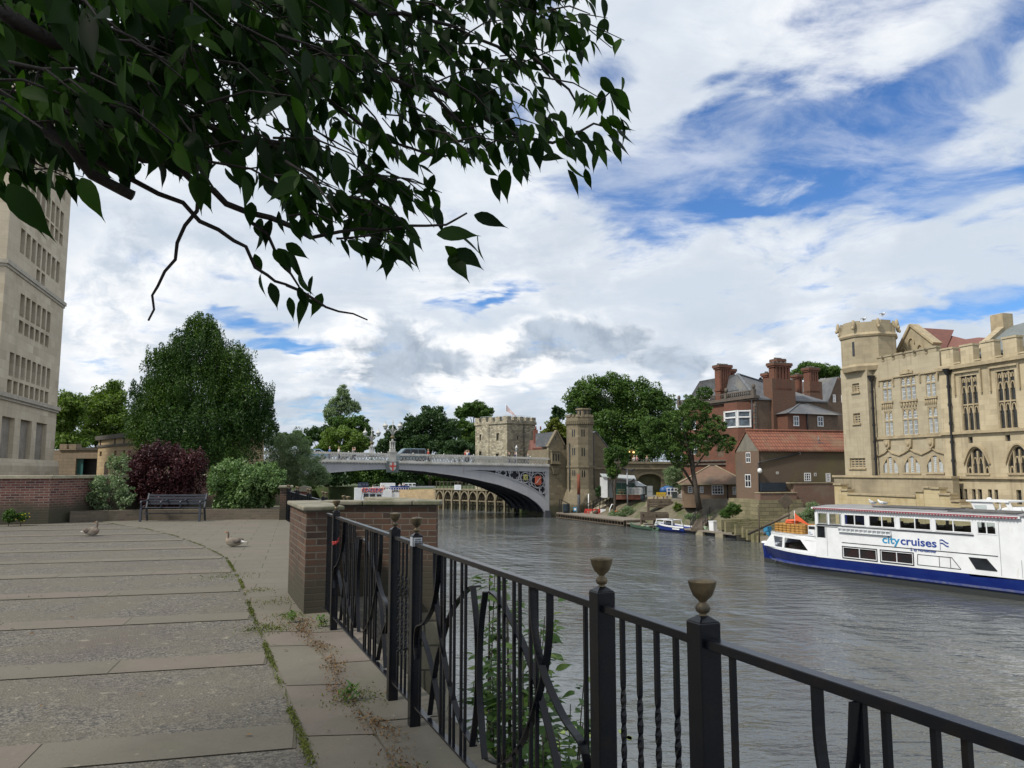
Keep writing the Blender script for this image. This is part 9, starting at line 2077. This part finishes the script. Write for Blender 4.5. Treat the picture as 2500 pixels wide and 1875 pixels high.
# terminal sprays
for(u,v,Y,n,L,sx2)in((1500,230,2.8,8,.11,.05),(1490,325,2.8,10,.11,.06),(1430,330,2.8,8,.11,.05),(1380,330,2.75,7,.11,.06),(1250,330,2.6,8,.11,.08),(1100,575,2.3,6,.13,.05),(1150,540,2.3,3,.12,.03),(1060,500,2.3,1,.12,.0),(1435,2,2.8,1,.10,0),(960,600,2.3,7,.13,.05),(1230,400,2.6,5,.09,.05),(1340,380,2.7,5,.11,.06),(650,600,2.2,7,.09,.05),(725,690,2.2,9,.08,.035),(1210,420,2.6,3,.13,.03),(15,430,1.4,3,.12,.04),(170,440,1.6,4,.12,.04)):
 for k in range(n):p=at(u,v,Y)+np.array([g.gauss(0,sx2),g.gauss(0,sx2),g.gauss(0,sx2*.8)]); leafat(p,L*g.uniform(.8,1.15),(g.uniform(.1,.9),g.uniform(-.3,.3),-.9),.35)
# the mass of foliage: twigs filling the volume above the lower edge line
dn_=lambda u,v:(1.0 if u<1000 else .75)*(1 if v<lowv(u)-90 else .75)
cnt=0
while cnt<1080:
 u=g.uniform(-260,1370); top=lowv(u); v=g.uniform(-260,top-25)
 if u>1000 and g.random()>.75:continue
 if 330<u<620 and v>330 and g.random()<.55:continue
 if 720<u<1000 and 250<v<420 and g.random()<.65:continue
 if u>1160 and v>60 and g.random()<.35:continue
 Y=g.uniform(1.5,2.6)+.5*(u>700)+.8*g.random()**2-(.55 if u<300 and v<300 and g.random()<.3 else 0)
 p=at(u,v,Y); d=np.array([g.uniform(.1,1),g.uniform(-.6,.8),g.uniform(-.5,.15)]); d /= np.linalg.norm(d); L=g.uniform(.12,.26)
 q=[p,p+d*L*.5+np.array([0,0,.01]),p+d*L+np.array([0,0,-.02])]
 e=ray(0,0); vv=937.5-FOC*((q[2]-np.array([0,0,EYE]))@cU)/((q[2]-np.array([0,0,EYE]))@cF)
 if vv>top:continue
 br_.tube([tuple(x-o_)for x in q],[.0035,.0028,.0015],4,False)
 for k in range(g.choice((4,5,6,7))):s_=g.random(); leafat(q[0]+(q[2]-q[0])*s_,g.uniform(.06,.112),(g.uniform(.0,.7),g.uniform(-.4,.4),-1.0),.5)
 cnt+=1
# crown above and behind the view: this is what shades the terrace
Z=[]; nb=rng.normal(size=(9000,3)); nb /= np.linalg.norm(nb,axis=1)[:,None]; cc=np.array([-2.6,1.2,6.3]); Pc=cc+nb*np.array([4.4,3.6,2.0])*rng.uniform(.35,1,9000)[:,None]**.5
ok=Pc[:,2]>1.6+.75*np.maximum(Pc[:,1],0)+.55; Pc=Pc[ok]
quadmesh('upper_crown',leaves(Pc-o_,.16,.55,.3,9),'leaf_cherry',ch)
for k in range(14):e=cc+nb[k*7]*np.array([3.6,2.8,1.4]); br_.tube([tuple(hub-o_),tuple((hub+e)/2-o_+np.array([0,0,.3])),tuple(e-o_)],[.06,.035,.01],6)if e[2]>1.6+.75*max(e[1],0)+.6 else None
br_.build('branches',surf('cherry_bark',(.014,.010,.009),(.022,.016,.014),12,.75,.6,60),ch)
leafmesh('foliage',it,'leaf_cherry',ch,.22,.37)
